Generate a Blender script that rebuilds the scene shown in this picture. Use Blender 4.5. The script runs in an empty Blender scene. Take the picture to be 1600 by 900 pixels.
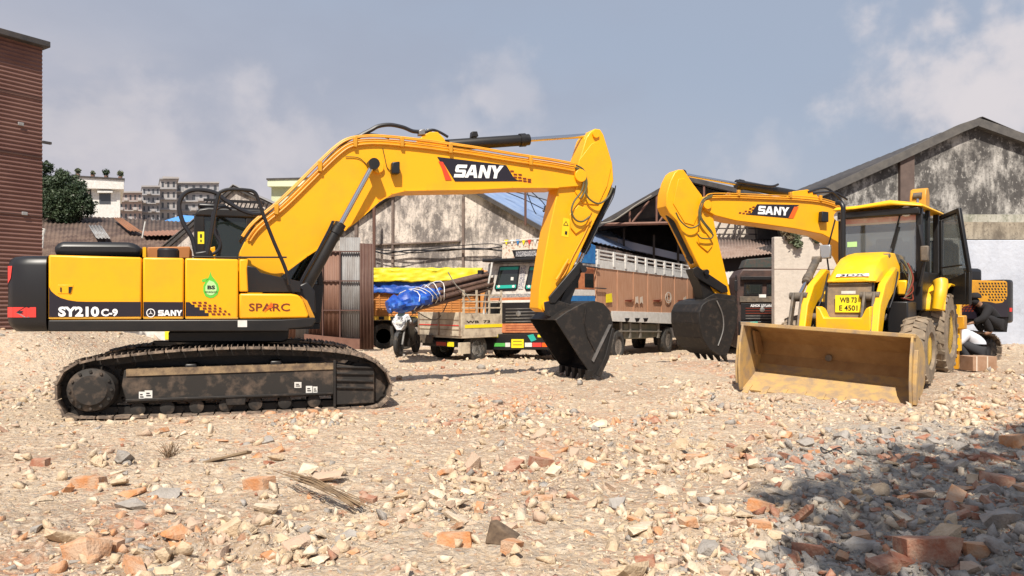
import bpy, bmesh, math, random
import numpy as np
from mathutils import Vector, Matrix, noise as mnoise
R = math.radians
random.seed(7); rng = np.random.default_rng(7)
sc = bpy.context.scene; C = sc.collection
# ---------------------------------------------------------------- camera, sky, sun, exposure
FP = 1150.0; CH = 1.42; HY = 474.0
cd = bpy.data.cameras.new('camera'); cam = bpy.data.objects.new('camera', cd); C.objects.link(cam)
cam.location = (0, 0, CH); cam.rotation_euler = (R(90), 0, 0)
cd.sensor_width = 36; cd.lens = 36 * FP / 1600; cd.shift_y = (HY - 450) / 1600
cd.clip_start = 0.1; cd.clip_end = 3000
sc.camera = cam
SUN_EL, SUN_AZ = R(53), R(188)          # azimuth of the sun, clockwise from +Y
sd = Vector((math.sin(SUN_AZ) * math.cos(SUN_EL), math.cos(SUN_AZ) * math.cos(SUN_EL), math.sin(SUN_EL)))
w = bpy.data.worlds.new('World'); sc.world = w; w.use_nodes = True
nt = w.node_tree; N = nt.nodes; L = nt.links; N.clear()
out = N.new('ShaderNodeOutputWorld'); bg = N.new('ShaderNodeBackground'); bg.inputs[1].default_value = 0.1
sky = N.new('ShaderNodeTexSky'); sky.sky_type = 'NISHITA'; sky.sun_disc = False
sky.sun_elevation = SUN_EL; sky.sun_rotation = SUN_AZ; sky.air_density = 1.3; sky.dust_density = 2.5; sky.ozone_density = 1.5
tc = N.new('ShaderNodeTexCoord'); mp = N.new('ShaderNodeMapping'); mp.inputs['Scale'].default_value = (1, 1, 1.9); mp.inputs['Location'].default_value = (.35, .1, .22)
L.new(tc.outputs['Generated'], mp.inputs[0])
def wnoise(scale, det, lo, hi, rough=.55):
    n = N.new('ShaderNodeTexNoise'); n.inputs['Scale'].default_value = scale; n.inputs['Detail'].default_value = det; n.inputs['Roughness'].default_value = rough
    L.new(mp.outputs[0], n.inputs['Vector'])
    r = N.new('ShaderNodeMapRange'); r.interpolation_type = 'SMOOTHSTEP'; r.inputs[1].default_value = lo; r.inputs[2].default_value = hi
    L.new(n.outputs[0], r.inputs[0]); return r
def wmix(fac, a, b, k=None):
    m = N.new('ShaderNodeMix'); m.data_type = 'RGBA'
    if k is not None:
        q = N.new('ShaderNodeMath'); q.operation = 'MULTIPLY'; L.new(fac, q.inputs[0]); q.inputs[1].default_value = k; fac = q.outputs[0]
    if isinstance(fac, float): m.inputs[0].default_value = fac
    else: L.new(fac, m.inputs[0])
    for s, i in ((a, 6), (b, 7)):
        if isinstance(s, tuple): m.inputs[i].default_value = s + (1,)
        else: L.new(s, m.inputs[i])
    return m.outputs[2]
base = wmix(.86, sky.outputs[0], (2.75, 3.15, 3.95))
sep = N.new('ShaderNodeSeparateXYZ'); L.new(tc.outputs['Generated'], sep.inputs[0])
# pale haze bank towards the horizon, thicker on the left
hz = N.new('ShaderNodeMapRange'); hz.interpolation_type = 'SMOOTHSTEP'; hz.inputs[1].default_value = .38; hz.inputs[2].default_value = -.02
ad = N.new('ShaderNodeMath'); ad.operation = 'MULTIPLY_ADD'; L.new(sep.outputs[0], ad.inputs[0]); ad.inputs[1].default_value = .28; L.new(sep.outputs[2], ad.inputs[2])
L.new(ad.outputs[0], hz.inputs[0])
c1 = wmix(hz.outputs[0], base, (3.95, 3.75, 4.1), .85)
c2 = wmix(wnoise(2.2, 6, .42, .72).outputs[0], c1, (2.55, 2.8, 3.5), .65)
cl = wnoise(3.4, 9, .54, .66, .6)
cm = N.new('ShaderNodeMapRange'); cm.interpolation_type = 'SMOOTHSTEP'; cm.inputs[1].default_value = .34; cm.inputs[2].default_value = .2; L.new(sep.outputs[2], cm.inputs[0])
cq = N.new('ShaderNodeMath'); cq.operation = 'MULTIPLY'; L.new(cl.outputs[0], cq.inputs[0]); L.new(cm.outputs[0], cq.inputs[1])
c3 = wmix(cq.outputs[0], c2, (4.6, 4.35, 4.5), .4)
def blob(px, py, rad, amt, prev):
    d = Vector(((px - 800) / FP, 1, (HY - py) / FP)).normalized()
    v = N.new('ShaderNodeVectorMath'); v.operation = 'DISTANCE'; L.new(tc.outputs['Generated'], v.inputs[0]); v.inputs[1].default_value = d
    n = N.new('ShaderNodeTexNoise'); n.inputs['Scale'].default_value = 14; n.inputs['Detail'].default_value = 10; n.inputs['Roughness'].default_value = .52; L.new(tc.outputs['Generated'], n.inputs['Vector'])
    s = N.new('ShaderNodeMath'); s.operation = 'MULTIPLY_ADD'; L.new(n.outputs[0], s.inputs[0]); s.inputs[1].default_value = rad * 3.4; L.new(v.outputs['Value'], s.inputs[2])
    r = N.new('ShaderNodeMapRange'); r.interpolation_type = 'SMOOTHSTEP'; r.inputs[1].default_value = rad * 2.75; r.inputs[2].default_value = rad * 1.75; L.new(s.outputs[0], r.inputs[0])
    return wmix(r.outputs[0], prev, (5.5, 5.1, 5.15), amt)
for b in ((1480, 140, .12, .6), (1590, 130, .14, .6), (790, 165, .06, .3), (725, 195, .05, .25), (1185, 255, .05, .28), (470, 240, .09, .3), (330, 225, .11, .22), (150, 210, .12, .22)):
    c3 = blob(*b, c3)
L.new(c3, bg.inputs[0]); L.new(bg.outputs[0], out.inputs[0])
sl = bpy.data.lights.new('sun', 'SUN'); sl.energy = 4.6; sl.angle = R(.53); sl.color = (1, .93, .82)
so = bpy.data.objects.new('sun', sl); C.objects.link(so); so.rotation_euler = sd.to_track_quat('Z', 'Y').to_euler()
sc.view_settings.view_transform = 'Standard'; sc.view_settings.look = 'None'; sc.view_settings.exposure = .52; sc.view_settings.gamma = 1
sc.view_settings.use_curve_mapping = False
# ---------------------------------------------------------------- materials
MATS = {}
def mat(name, c, c2=None, rough=.6, metal=0, scale=3, lo=.35, hi=.65, stretch=(1, 1, 1), bump=0, bscale=40, coat=0, detail=6):
    if name in MATS: return MATS[name]
    m = bpy.data.materials.new(name); m.use_nodes = True; t = m.node_tree; n = t.nodes; l = t.links
    p = n['Principled BSDF']; p.inputs['Roughness'].default_value = rough; p.inputs['Metallic'].default_value = metal
    if coat: p.inputs['Coat Weight'].default_value = coat; p.inputs['Coat Roughness'].default_value = .15
    p.inputs['Base Color'].default_value = (*c, 1)
    if c2 or bump:
        g = n.new('ShaderNodeNewGeometry'); mm = n.new('ShaderNodeMapping'); mm.inputs['Scale'].default_value = stretch; l.new(g.outputs['Position'], mm.inputs[0])
    if c2:
        x = n.new('ShaderNodeTexNoise'); x.inputs['Scale'].default_value = scale; x.inputs['Detail'].default_value = detail; x.inputs['Roughness'].default_value = .62; l.new(mm.outputs[0], x.inputs['Vector'])
        r = n.new('ShaderNodeMapRange'); r.inputs[1].default_value = lo; r.inputs[2].default_value = hi; l.new(x.outputs[0], r.inputs[0])
        k = n.new('ShaderNodeMix'); k.data_type = 'RGBA'; l.new(r.outputs[0], k.inputs[0]); k.inputs[6].default_value = (*c, 1); k.inputs[7].default_value = (*c2, 1)
        l.new(k.outputs[2], p.inputs['Base Color'])
    if bump:
        b = n.new('ShaderNodeTexNoise'); b.inputs['Scale'].default_value = bscale; b.inputs['Detail'].default_value = 5; l.new(g.outputs['Position'], b.inputs['Vector'])
        bb = n.new('ShaderNodeBump'); bb.inputs['Strength'].default_value = bump; bb.inputs['Distance'].default_value = .02; l.new(b.outputs[0], bb.inputs['Height']); l.new(bb.outputs[0], p.inputs['Normal'])
    MATS[name] = m; return m
def glass(name, tint, refl=.12, opac=.5, dust=.12):
    m = bpy.data.materials.new(name); m.use_nodes = True; t = m.node_tree; n = t.nodes; l = t.links; n.clear()
    o = n.new('ShaderNodeOutputMaterial'); a = n.new('ShaderNodeBsdfTransparent'); a.inputs[0].default_value = (*tint, 1)
    g = n.new('ShaderNodeBsdfGlossy'); g.inputs['Roughness'].default_value = .04
    d = n.new('ShaderNodeBsdfDiffuse'); d.inputs[0].default_value = (tint[0] * dust, tint[1] * dust, tint[2] * dust, 1)  # pale diffuse film in the glass colour; stronger, it imitates reflected sky
    f = n.new('ShaderNodeFresnel'); f.inputs[0].default_value = 1.5
    m1 = n.new('ShaderNodeMixShader'); m1.inputs[0].default_value = opac; l.new(a.outputs[0], m1.inputs[1]); l.new(d.outputs[0], m1.inputs[2])
    ma = n.new('ShaderNodeMath'); ma.operation = 'ADD'; l.new(f.outputs[0], ma.inputs[0]); ma.inputs[1].default_value = refl * .5
    m2 = n.new('ShaderNodeMixShader'); l.new(ma.outputs[0], m2.inputs[0]); l.new(m1.outputs[0], m2.inputs[1]); l.new(g.outputs[0], m2.inputs[2])
    l.new(m2.outputs[0], o.inputs[0]); return m
YEL = mat('yellow_paint', (.90, .405, .001), (.66, .30, .02), rough=.46, scale=1.6, lo=.5, hi=.95, coat=.05, bump=.06, bscale=3, detail=9)
YEL2 = mat('old_yellow_paint', (.66, .31, .01), (.5, .23, .02), rough=.45, scale=4)
YJ = mat('loader_yellow', (.88, .47, .003), (.60, .34, .05), rough=.48, scale=3.5, lo=.46, hi=.8, coat=.04, bump=.08, bscale=5, detail=9)
DUSTY = mat('worn_yellow_steel', (.48, .31, .12), (.31, .22, .14), rough=.8, scale=5, lo=.42, hi=.62, bump=.1, bscale=12)
BROWNB = mat('dusty_bucket_inside', (.24, .13, .05), (.34, .20, .08), rough=.8, scale=3, bump=.1, bscale=10)
BLK = mat('black_paint', (.008, .0075, .008), (.015, .013, .012), rough=.42, scale=4)
CHAR = mat('charcoal_plastic', (.012, .0115, .013), rough=.4)
DEC = mat('decal_black', (.016, .012, .02), rough=.4)
DUSTBLK = mat('dusty_black_steel', (.011, .009, .008), (.06, .043, .032), rough=.62, scale=9, lo=.52, hi=.8)
TRK = mat('track_steel', (.13, .10, .08), (.36, .27, .20), rough=.75, metal=.2, scale=14, lo=.45, hi=.65, bump=.1)
RUB = mat('rubber', (.03, .028, .026), (.11, .09, .07), rough=.85, scale=8, lo=.5, hi=.75)
RUBD = mat('dusty_rubber', (.16, .125, .09), (.30, .23, .16), rough=.9, scale=7, bump=.2)
CHROME = mat('chrome_rod', (.62, .62, .64), rough=.18, metal=1)
STEEL = mat('bare_steel', (.35, .34, .33), (.2, .19, .18), rough=.45, metal=.7)
ORP = mat('pipe_orange', (.78, .36, .02), (.62, .26, .02), rough=.45, metal=0)
HOSE = mat('hose_rubber', (.016, .016, .02), rough=.4)
HOSE2 = mat('olive_hose', (.10, .09, .04), rough=.5)
WHT = mat('white_paint', (.74, .73, .70), (.6, .58, .54), rough=.5, scale=6)
LETW = mat('white_lettering', (.85, .85, .85), rough=.5)
RED = mat('red_vinyl', (.72, .05, .04), rough=.4)
ORG = mat('orange_vinyl', (.80, .12, .01), rough=.4)
MAROON = mat('maroon_vinyl', (.16, .025, .01), rough=.5)
GRN = mat('green_sticker', (.12, .52, .05), rough=.4)
LGRN = mat('light_green_sticker', (.45, .70, .30), rough=.4)
YST = mat('yellow_sticker', (.85, .70, .02), rough=.5)
TAN = mat('orange_box', (.40, .15, .04), rough=.6)
GLD = glass('dark_glass', (.25, .34, .30), .1, .35)
GLC = glass('clear_glass', (.72, .78, .80), .3, .32, .42)  # strong pale film: the sky's reflection is put into the pane colour
GLB = glass('truck_glass', (.2, .26, .24), .1, .7)
mat('guard_grey', (.2, .18, .15), rough=.7); mat('lorry_rim', (.22, .20, .18), (.4, .35, .3), rough=.6, scale=9)
SKIN = mat('skin', (.23, .12, .07), rough=.6)
# ---------------------------------------------------------------- frames and mesh building
class Fr:
    def __init__(s, x, y, z, deg):
        s.x, s.y, s.z, s.deg = x, y, z, deg; a = R(deg); s.f = (math.cos(a), math.sin(a)); s.l = (-math.sin(a), math.cos(a))
    def P(s, u, v, w): return Vector((s.x + u * s.f[0] + v * s.l[0], s.y + u * s.f[1] + v * s.l[1], s.z + w))
    def _t(s, px, n, off):
        dx = (px - 800) / FP; return (off + s.x * n[0] + s.y * n[1]) / (dx * n[0] + n[1]), dx
    def hv(s, px, py, v):
        t, dx = s._t(px, s.l, v); X, Y = dx * t - s.x, t - s.y
        return X * s.f[0] + Y * s.f[1], CH + t * (HY - py) / FP - s.z
    def hu(s, px, py, u):
        t, dx = s._t(px, s.f, u); X, Y = dx * t - s.x, t - s.y
        return X * s.l[0] + Y * s.l[1], CH + t * (HY - py) / FP - s.z
    def V(s, px, py, v): u, w = s.hv(px, py, v); return s.P(u, v, w)
    def U(s, px, py, u): v, w = s.hu(px, py, u); return s.P(u, v, w)
def at(px, py, D): return Vector(((px - 800) / FP * D, D, CH + (HY - py) / FP * D))
ROOT = {}
def tag(o, label=None, cat=None, group=None, kind=None):
    if label: o['label'] = label
    if cat: o['category'] = cat
    if group: o['group'] = group
    if kind or (label and cat): o['kind'] = kind or 'thing'
    return o
def thing(name, fr, label, cat, group=None):
    o = bpy.data.objects.new(name, None); C.objects.link(o); o.empty_display_size = .2
    o.location = (fr.x, fr.y, fr.z); o.rotation_euler = (0, 0, R(fr.deg))
    ROOT[o] = (Matrix.Translation((fr.x, fr.y, fr.z)) @ Matrix.Rotation(R(fr.deg), 4, 'Z')).inverted()
    return tag(o, label, cat, group)
def smooth_pts(pts, n=5, closed=False):
    pts = [Vector(p) for p in pts]; m = len(pts); o = []
    for i in range(m if closed else m - 1):
        if closed: a, b, c, d = pts[(i - 1) % m], pts[i], pts[(i + 1) % m], pts[(i + 2) % m]
        else: a, b, c, d = pts[max(i - 1, 0)], pts[i], pts[i + 1], pts[min(i + 2, m - 1)]
        for k in range(n):
            t = k / n; o.append(.5 * ((2 * b) + (c - a) * t + (2 * a - 5 * b + 4 * c - d) * t * t + (3 * b - a - 3 * c + d) * t ** 3))
    if not closed: o.append(pts[-1])
    return o
class MB:
    def __init__(s): s.v = []; s.f = []; s.sh = []
    def add(s, vs, fs): k = len(s.v); s.v += [Vector(p) for p in vs]; s.f += [tuple(i + k for i in f) for f in fs]; return s
    def loops(s, a, b, caps=True):
        n = len(a); fs = [(i, (i + 1) % n, n + (i + 1) % n, n + i) for i in range(n)]
        if caps: fs += [tuple(range(n - 1, -1, -1)), tuple(range(n, 2 * n))]
        return s.add(list(a) + list(b), fs)
    def face(s, pts): return s.add(pts, [tuple(range(len(pts)))])
    def uw(s, fr, pts, v0, v1): return s.loops([fr.P(u, v0, w) for u, w in pts], [fr.P(u, v1, w) for u, w in pts])
    def vw(s, fr, pts, u0, u1): return s.loops([fr.P(u0, v, w) for v, w in pts], [fr.P(u1, v, w) for v, w in pts])
    def uv(s, fr, pts, w0, w1): return s.loops([fr.P(u, v, w0) for u, v in pts], [fr.P(u, v, w1) for u, v in pts])
    def pxV(s, fr, px, v0, v1): return s.uw(fr, [fr.hv(a, b, v0) for a, b in px], v0, v1)
    def pxU(s, fr, px, u0, u1): return s.vw(fr, [fr.hu(a, b, u0) for a, b in px], u0, u1)
    def box(s, fr, u0, u1, v0, v1, w0, w1): return s.uv(fr, [(u0, v0), (u1, v0), (u1, v1), (u0, v1)], w0, w1)
    def tube(s, pts, r, n=8, r2=None):
        pts = [Vector(p) for p in pts]; m = len(pts); vs = []; prev = None
        for i, p in enumerate(pts):
            t = (pts[min(i + 1, m - 1)] - pts[max(i - 1, 0)])
            if t.length < 1e-7: t = Vector((0, 0, 1))
            t.normalize()
            if prev is None: a = t.cross(Vector((0, 0, 1)) if abs(t.z) < .9 else Vector((1, 0, 0))).normalized()
            else: a = (prev - t * prev.dot(t)).normalized()
            prev = a; b = t.cross(a); rr = r if r2 is None else r + (r2 - r) * i / max(m - 1, 1)
            vs += [p + (a * math.cos(q) + b * math.sin(q)) * rr for q in [2 * math.pi * k / n for k in range(n)]]
        fs = [(i * n + k, i * n + (k + 1) % n, (i + 1) * n + (k + 1) % n, (i + 1) * n + k) for i in range(m - 1) for k in range(n)]
        fs += [tuple(range(n - 1, -1, -1)), tuple(range((m - 1) * n, m * n))]
        return s.add(vs, fs)
    def cyl(s, a, b, r, n=20, r2=None): return s.tube([a, b], r, n, r2)
    def lathe(s, c, ax, prof, n=32):     # prof: (radius, offset along axis), open chain closed by caps if radius>0
        c = Vector(c); ax = Vector(ax).normalized(); a = ax.cross(Vector((0, 0, 1)) if abs(ax.z) < .9 else Vector((1, 0, 0))).normalized(); b = ax.cross(a); vs = []
        for r_, o_ in prof: vs += [c + ax * o_ + (a * math.cos(q) + b * math.sin(q)) * r_ for q in [2 * math.pi * k / n for k in range(n)]]
        m = len(prof); fs = [(i * n + k, i * n + (k + 1) % n, (i + 1) * n + (k + 1) % n, (i + 1) * n + k) for i in range(m - 1) for k in range(n)]
        fs += [tuple(range(n - 1, -1, -1)), tuple(range((m - 1) * n, m * n))]
        return s.add(vs, fs)
    def build(s, name, m, parent=None, bev=0, smooth=30, inv=None, label=None):
        me = bpy.data.meshes.new(name); o = bpy.data.objects.new(name, me); C.objects.link(o)
        if parent is not None:
            o.parent = parent; inv = ROOT[parent]; ROOT[o] = inv
            M = inv
        else:
            cx = sum((v.x for v in s.v)) / len(s.v); cy = sum((v.y for v in s.v)) / len(s.v); cz = min(v.z for v in s.v)
            o.location = (cx, cy, cz); M = Matrix.Translation((-cx, -cy, -cz)); ROOT[o] = M
        me.from_pydata([M @ v for v in s.v], [], s.f)
        bm = bmesh.new(); bm.from_mesh(me); bmesh.ops.recalc_face_normals(bm, faces=bm.faces); bm.to_mesh(me); bm.free()
        me.materials.append(m)
        if smooth:
            me.polygons.foreach_set('use_smooth', [True] * len(me.polygons)); me.set_sharp_from_angle(angle=R(smooth))
        if bev:
            b = o.modifiers.new('bevel', 'BEVEL'); b.width = bev; b.segments = 2; b.limit_method = 'ANGLE'; b.angle_limit = R(35)
        if label: o['label'] = label
        return o
def quadmap(fn, x0, y0, x1, y1, dy=0, shear=0):
    # normalised (s,t) -> picture position -> point on the surface given by fn
    def g(s_, t_): return fn(x0 + (x1 - x0) * s_ + shear * t_, y1 + (y0 - y1) * t_ + dy * s_)
    return g
def flat(name, polys, g, m, parent, label=None):
    b = MB()
    for p in polys: b.face([g(*q) for q in p])
    return b.build(name, m, parent, smooth=0, label=label)
def font_mesh(text, bold=.02):
    cu = bpy.data.curves.new('t', 'FONT'); cu.body = text; cu.offset = bold; cu.resolution_u = 3
    o = bpy.data.objects.new('t', cu); C.objects.link(o); dg = bpy.context.evaluated_depsgraph_get()
    me = bpy.data.meshes.new_from_object(o.evaluated_get(dg)); bpy.data.objects.remove(o); bpy.data.curves.remove(cu)
    vs = [v.co.copy() for v in me.vertices]; fs = [tuple(p.vertices) for p in me.polygons]; bpy.data.meshes.remove(me)
    xs = [v.x for v in vs]; ys = [v.y for v in vs]; x0, x1, y0, y1 = min(xs), max(xs), min(ys), max(ys)
    return [((v.x - x0) / (x1 - x0), (v.y - y0) / (y1 - y0)) for v in vs], fs
def lettering(text, g, m, parent, bold=.02, name='lettering', label=None):
    vs, fs = font_mesh(text, bold); b = MB(); b.add([g(*p) for p in vs], fs); return b.build(name, m, parent, smooth=0, label=label)
GA = [(0, 0), (.33, 1), (.5, 1), (.5, .72), (.41, .42), (.5, .42), (.5, .2), (.33, .2), (.27, 0)]
WORD = [[[(1, 1), (.12, 1), (0, .88), (0, .52), (.1, .4), (.7, .4), (.7, .26), (0, .26), (0, 0), (.9, 0), (1, .12), (1, .5), (.9, .61), (.3, .61), (.3, .74), (1, .74)]],
        [GA, [(1 - x, y) for x, y in GA]],
        [[(0, 0), (0, 1), (.3, 1), (.7, .42), (.7, 1), (1, 1), (1, 0), (.7, 0), (.3, .58), (.3, 0)]],
        [[(0, 1), (.33, 1), (.5, .66), (.67, 1), (1, 1), (.64, .4), (.64, 0), (.36, 0), (.36, .4)]]]
def maker_word(g, m, parent):
    ps = []; x = 0
    for i, (gl, wd) in enumerate(zip(WORD, (.235, .27, .235, .26))):
        for p in gl: ps.append([(x + q[0] * wd * .97, q[1]) for q in p])
        x += wd - (.012 if i in (0, 2) else -.008)
    mx = max(q[0] for p in ps for q in p)
    return flat('lettering', [[(a / mx, b) for a, b in p] for p in ps], g, m, parent)
def disc(c, r, n=20, a0=0, a1=360):
    return [(c[0] + r[0] * math.cos(R(a0 + (a1 - a0) * k / n)), c[1] + r[1] * math.sin(R(a0 + (a1 - a0) * k / n))) for k in range(n + (a1 - a0 < 360))]
def wheel(parent, c, ax, Rr, W, rim=WHT, tyre=RUB, lug=0, name='wheel', rimr=.56):
    c = Vector(c); ax = Vector(ax).normalized(); b = MB(); h = W / 2; ri = Rr * rimr
    b.lathe(c, ax, [(ri, -h * .8), (ri * 1.15, -h), (Rr * .93, -h * .92), (Rr, -h * .7), (Rr, h * .7), (Rr * .93, h * .92), (ri * 1.15, h), (ri, h * .8)], 36)
    if lug:
        a = ax.cross(Vector((0, 0, 1))).normalized(); q = ax.cross(a)
        for k in range(lug):
            for s_ in (-1, 1):
                th = 2 * math.pi * (k + (.5 if s_ > 0 else 0)) / lug
                def pt(dt, o, r_): t = th + dt; return c + ax * o + (a * math.cos(t) + q * math.sin(t)) * r_
                d1, wd = -2.4 / lug, 1.9 / lug
                A = [pt(0, s_ * h * .97, Rr * .93), pt(wd, s_ * h * .97, Rr * .93), pt(wd + d1, s_ * h * .03, Rr), pt(d1, s_ * h * .03, Rr)]
                B = [pt(0, s_ * h * .97, Rr * .985), pt(wd, s_ * h * .97, Rr * .985), pt(wd + d1, s_ * h * .03, Rr * 1.055), pt(d1, s_ * h * .03, Rr * 1.055)]
                b.loops(A, B)
    o = b.build(name, tyre, parent, smooth=35)
    r = MB(); r.lathe(c, ax, [(ri * 1.01, -h * .8), (ri * .9, -h * .3), (ri * .45, -h * .2), (ri * .45, h * .2), (ri * .9, h * .3), (ri * 1.01, h * .8)], 28)
    r.lathe(c, ax, [(ri * .3, -h * .62), (ri * .36, -h * .5), (ri * .36, h * .5), (ri * .3, h * .62)], 16)
    r.build('rim', rim, o, smooth=35); return o
def corr(mb, p00, p10, p11, p01, waves, amp, n, per=6):   # ribs run from edge p00-p10 to edge p01-p11
    n = Vector(n).normalized(); m = waves * per; vs = []
    for k in range(m + 1):
        t = k / m; d = n * amp * math.sin(2 * math.pi * k / per); vs += [Vector(p00).lerp(p10, t) + d, Vector(p01).lerp(p11, t) + d]
    mb.add(vs, [(2 * k, 2 * k + 2, 2 * k + 3, 2 * k + 1) for k in range(m)]); return mb
# ---------------------------------------------------------------- ground
def vnoise(x, y, seed=0):
    xi = np.floor(x).astype(np.int64); yi = np.floor(y).astype(np.int64); fx = x - xi; fy = y - yi; fx = fx * fx * (3 - 2 * fx); fy = fy * fy * (3 - 2 * fy)
    def h(a, b): n = (a * 374761393 + b * 668265263 + seed * 1442695041) & 0x7fffffff; n = ((n ^ (n >> 13)) * 1274126177) & 0x7fffffff; return ((n ^ (n >> 16)) & 0xffff) / 65535.0
    return (h(xi, yi) * (1 - fx) + h(xi + 1, yi) * fx) * (1 - fy) + (h(xi, yi + 1) * (1 - fx) + h(xi + 1, yi + 1) * fx) * fy
def fbm(x, y, s, o=5, seed=0):
    r = 0; a = .5
    for k in range(o): r = r + a * vnoise(x * s + 17.3 * k, y * s - 9.1 * k, seed + k); s *= 2.03; a *= .52
    return r
def sstep(a, b, x): t = np.clip((x - a) / (b - a), 0, 1); return t * t * (3 - 2 * t)
def gbase(x, y):
    z = .12 * sstep(9.5, 12.5, y) * sstep(-1.5, 1.5, x) - .0
    z = z - (.14 + .12 * sstep(-1.5, 1.5, x)) * sstep(14.5, 18.5, y) - .30 * sstep(20, 29, y)
    z = z + .12 * np.exp(-(((x + .9) / .9) ** 2 + ((y - 11.0) / .6) ** 2)) + .14 * np.exp(-(((x - 6.9) / 1.3) ** 2 + ((y - 12.0) / 1.5) ** 2)) + .10 * np.exp(-(((x - 3.6) / 1.6) ** 2 + ((y - 15.2) / 1.2) ** 2))
    z = z + .22 * np.exp(-(((x + 3.5) / 4) ** 2 + ((y - 20.5) / 1.2) ** 2)) * sstep(-1.8, -3.5, x)
    z = z + .45 * np.exp(-(((x - 13) / 2.5) ** 2 + ((y - 19) / 2.0) ** 2))
    z = z + .85 * sstep(-7.6, -10.0, x) * sstep(12.8, 15.2, y) * sstep(24, 18, y)
    return z
def gh(x, y):
    x = np.asarray(x, float); y = np.asarray(y, float); near = sstep(45, 14, y)
    flatm = 1 - .8 * np.exp(-(((x + 4.1) / 3.2) ** 2 + ((y - 10.7) / 2) ** 2))
    z = gbase(x, y) + (.16 * (fbm(x, y, .45, 3, 5) - .45) + .10 * (fbm(x, y, 1.7, 4, 9) - .45) + .085 * (np.abs(fbm(x, y, 5.2, 3, 21) - .47)) + .05 * sstep(.5, .62, fbm(x, y, 7.5, 2, 31)) * sstep(.42, .6, fbm(x, y, .7, 3, 55))) * near * flatm
    return z
def swath(x, y):  # mask of the greyer ground towards the near right, with a ragged edge
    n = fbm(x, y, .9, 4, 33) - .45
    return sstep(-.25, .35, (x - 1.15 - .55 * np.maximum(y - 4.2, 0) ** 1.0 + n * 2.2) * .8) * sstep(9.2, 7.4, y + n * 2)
def lines(segs):
    o = [];
    for a, b, s in segs: o += list(np.arange(a, b, s))
    return np.array(o + [segs[-1][1]])
gx = lines([(-400, -60, 20), (-60, -20, 2), (-20, -9, .25), (-9, -4, .07), (-4, 4, .035), (4, 10, .06), (10, 20, .25), (20, 60, 2), (60, 400, 20)])
gy = lines([(-40, -4, 3), (-4, 3, .4), (3, 8, .03), (8, 13, .05), (13, 24, .12), (24, 60, .8), (60, 900, 30)])
X, Y = np.meshgrid(gx, gy); Z = gh(X, Y); nx, ny = len(gx), len(gy)
me = bpy.data.meshes.new('ground'); me.vertices.add(nx * ny); me.vertices.foreach_set('co', np.stack([X, Y, Z], -1).astype(np.float32).ravel())
i, j = np.meshgrid(np.arange(nx - 1), np.arange(ny - 1)); a = (j * nx + i).ravel(); q = np.stack([a, a + 1, a + nx + 1, a + nx], -1).astype(np.int32)
me.loops.add(q.size); me.polygons.add(len(q)); me.loops.foreach_set('vertex_index', q.ravel()); me.polygons.foreach_set('loop_start', np.arange(0, q.size, 4)); me.polygons.foreach_set('loop_total', np.full(len(q), 4)); me.update(); me.validate()
me.polygons.foreach_set('use_smooth', [True] * len(q))
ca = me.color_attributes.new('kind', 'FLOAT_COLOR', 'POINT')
brick = sstep(.56, .66, fbm(X, Y, .8, 4, 71)) * sstep(28, 15, Y)
brick = np.maximum(brick, np.exp(-(((X - 3.9) / .9) ** 2 + ((Y - 6.3) / .28) ** 2)) * 1.1 * (fbm(X, Y, 4, 3, 3) + .3))
ca.data.foreach_set('color', np.stack([swath(X, Y), np.clip(brick, 0, 1), np.clip(sstep(.5, .62, fbm(X, Y, .45, 4, 91)) * .8 + sstep(4.5, 6.0, X + (fbm(X, Y, .8, 3, 12) - .45) * 2) * sstep(8.8, 9.8, Y) * sstep(18, 14, Y) + sstep(-1.6, -2.8, X) * sstep(5.2, 4.2, Y + (fbm(X, Y, 1.2, 3, 14) - .45)), 0, 1), np.ones_like(X)], -1).astype(np.float32).ravel())
gm = bpy.data.materials.new('rubble_ground'); gm.use_nodes = True; t = gm.node_tree; n_ = t.nodes; l_ = t.links; p = n_['Principled BSDF']; p.inputs['Roughness'].default_value = .95; p.inputs['Specular IOR Level'].default_value = .2
at_ = n_.new('ShaderNodeVertexColor'); at_.layer_name = 'kind'; sp_ = n_.new('ShaderNodeSeparateColor'); l_.new(at_.outputs[0], sp_.inputs[0]); g_ = n_.new('ShaderNodeNewGeometry')
def gn(scale, det=6, lo=.35, hi=.65, rough=.6):
    x = n_.new('ShaderNodeTexNoise'); x.inputs['Scale'].default_value = scale; x.inputs['Detail'].default_value = det; x.inputs['Roughness'].default_value = rough; l_.new(g_.outputs['Position'], x.inputs['Vector'])
    r = n_.new('ShaderNodeMapRange'); r.inputs[1].default_value = lo; r.inputs[2].default_value = hi; l_.new(x.outputs[0], r.inputs[0]); return r.outputs[0]
def gmix(f, a, b):
    m = n_.new('ShaderNodeMix'); m.data_type = 'RGBA'
    l_.new(f, m.inputs[0]) if not isinstance(f, float) else setattr(m.inputs[0], 'default_value', f)
    for s, k in ((a, 6), (b, 7)):
        if isinstance(s, tuple): m.inputs[k].default_value = s + (1,)
        else: l_.new(s, m.inputs[k])
    return m.outputs[2]
def gmul(a, b):
    m = n_.new('ShaderNodeMath'); m.operation = 'MULTIPLY'; l_.new(a, m.inputs[0])
    if isinstance(b, float): m.inputs[1].default_value = b
    else: l_.new(b, m.inputs[1])
    return m.outputs[0]
c = gmix(gn(1.3), (.55, .42, .29), (.44, .325, .225)); c = gmix(gmul(gn(9, 8, .45, .62), .7), c, (.62, .50, .37)); c = gmix(gmul(gn(30, 6, .5, .66), .55), c, (.26, .17, .115))
c = gmix(gmul(sp_.outputs[2], .7), c, (.36, .25, .17)); c = gmix(gmul(gn(60, 4, .55, .63), .7), c, (.60, .52, .44))
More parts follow.
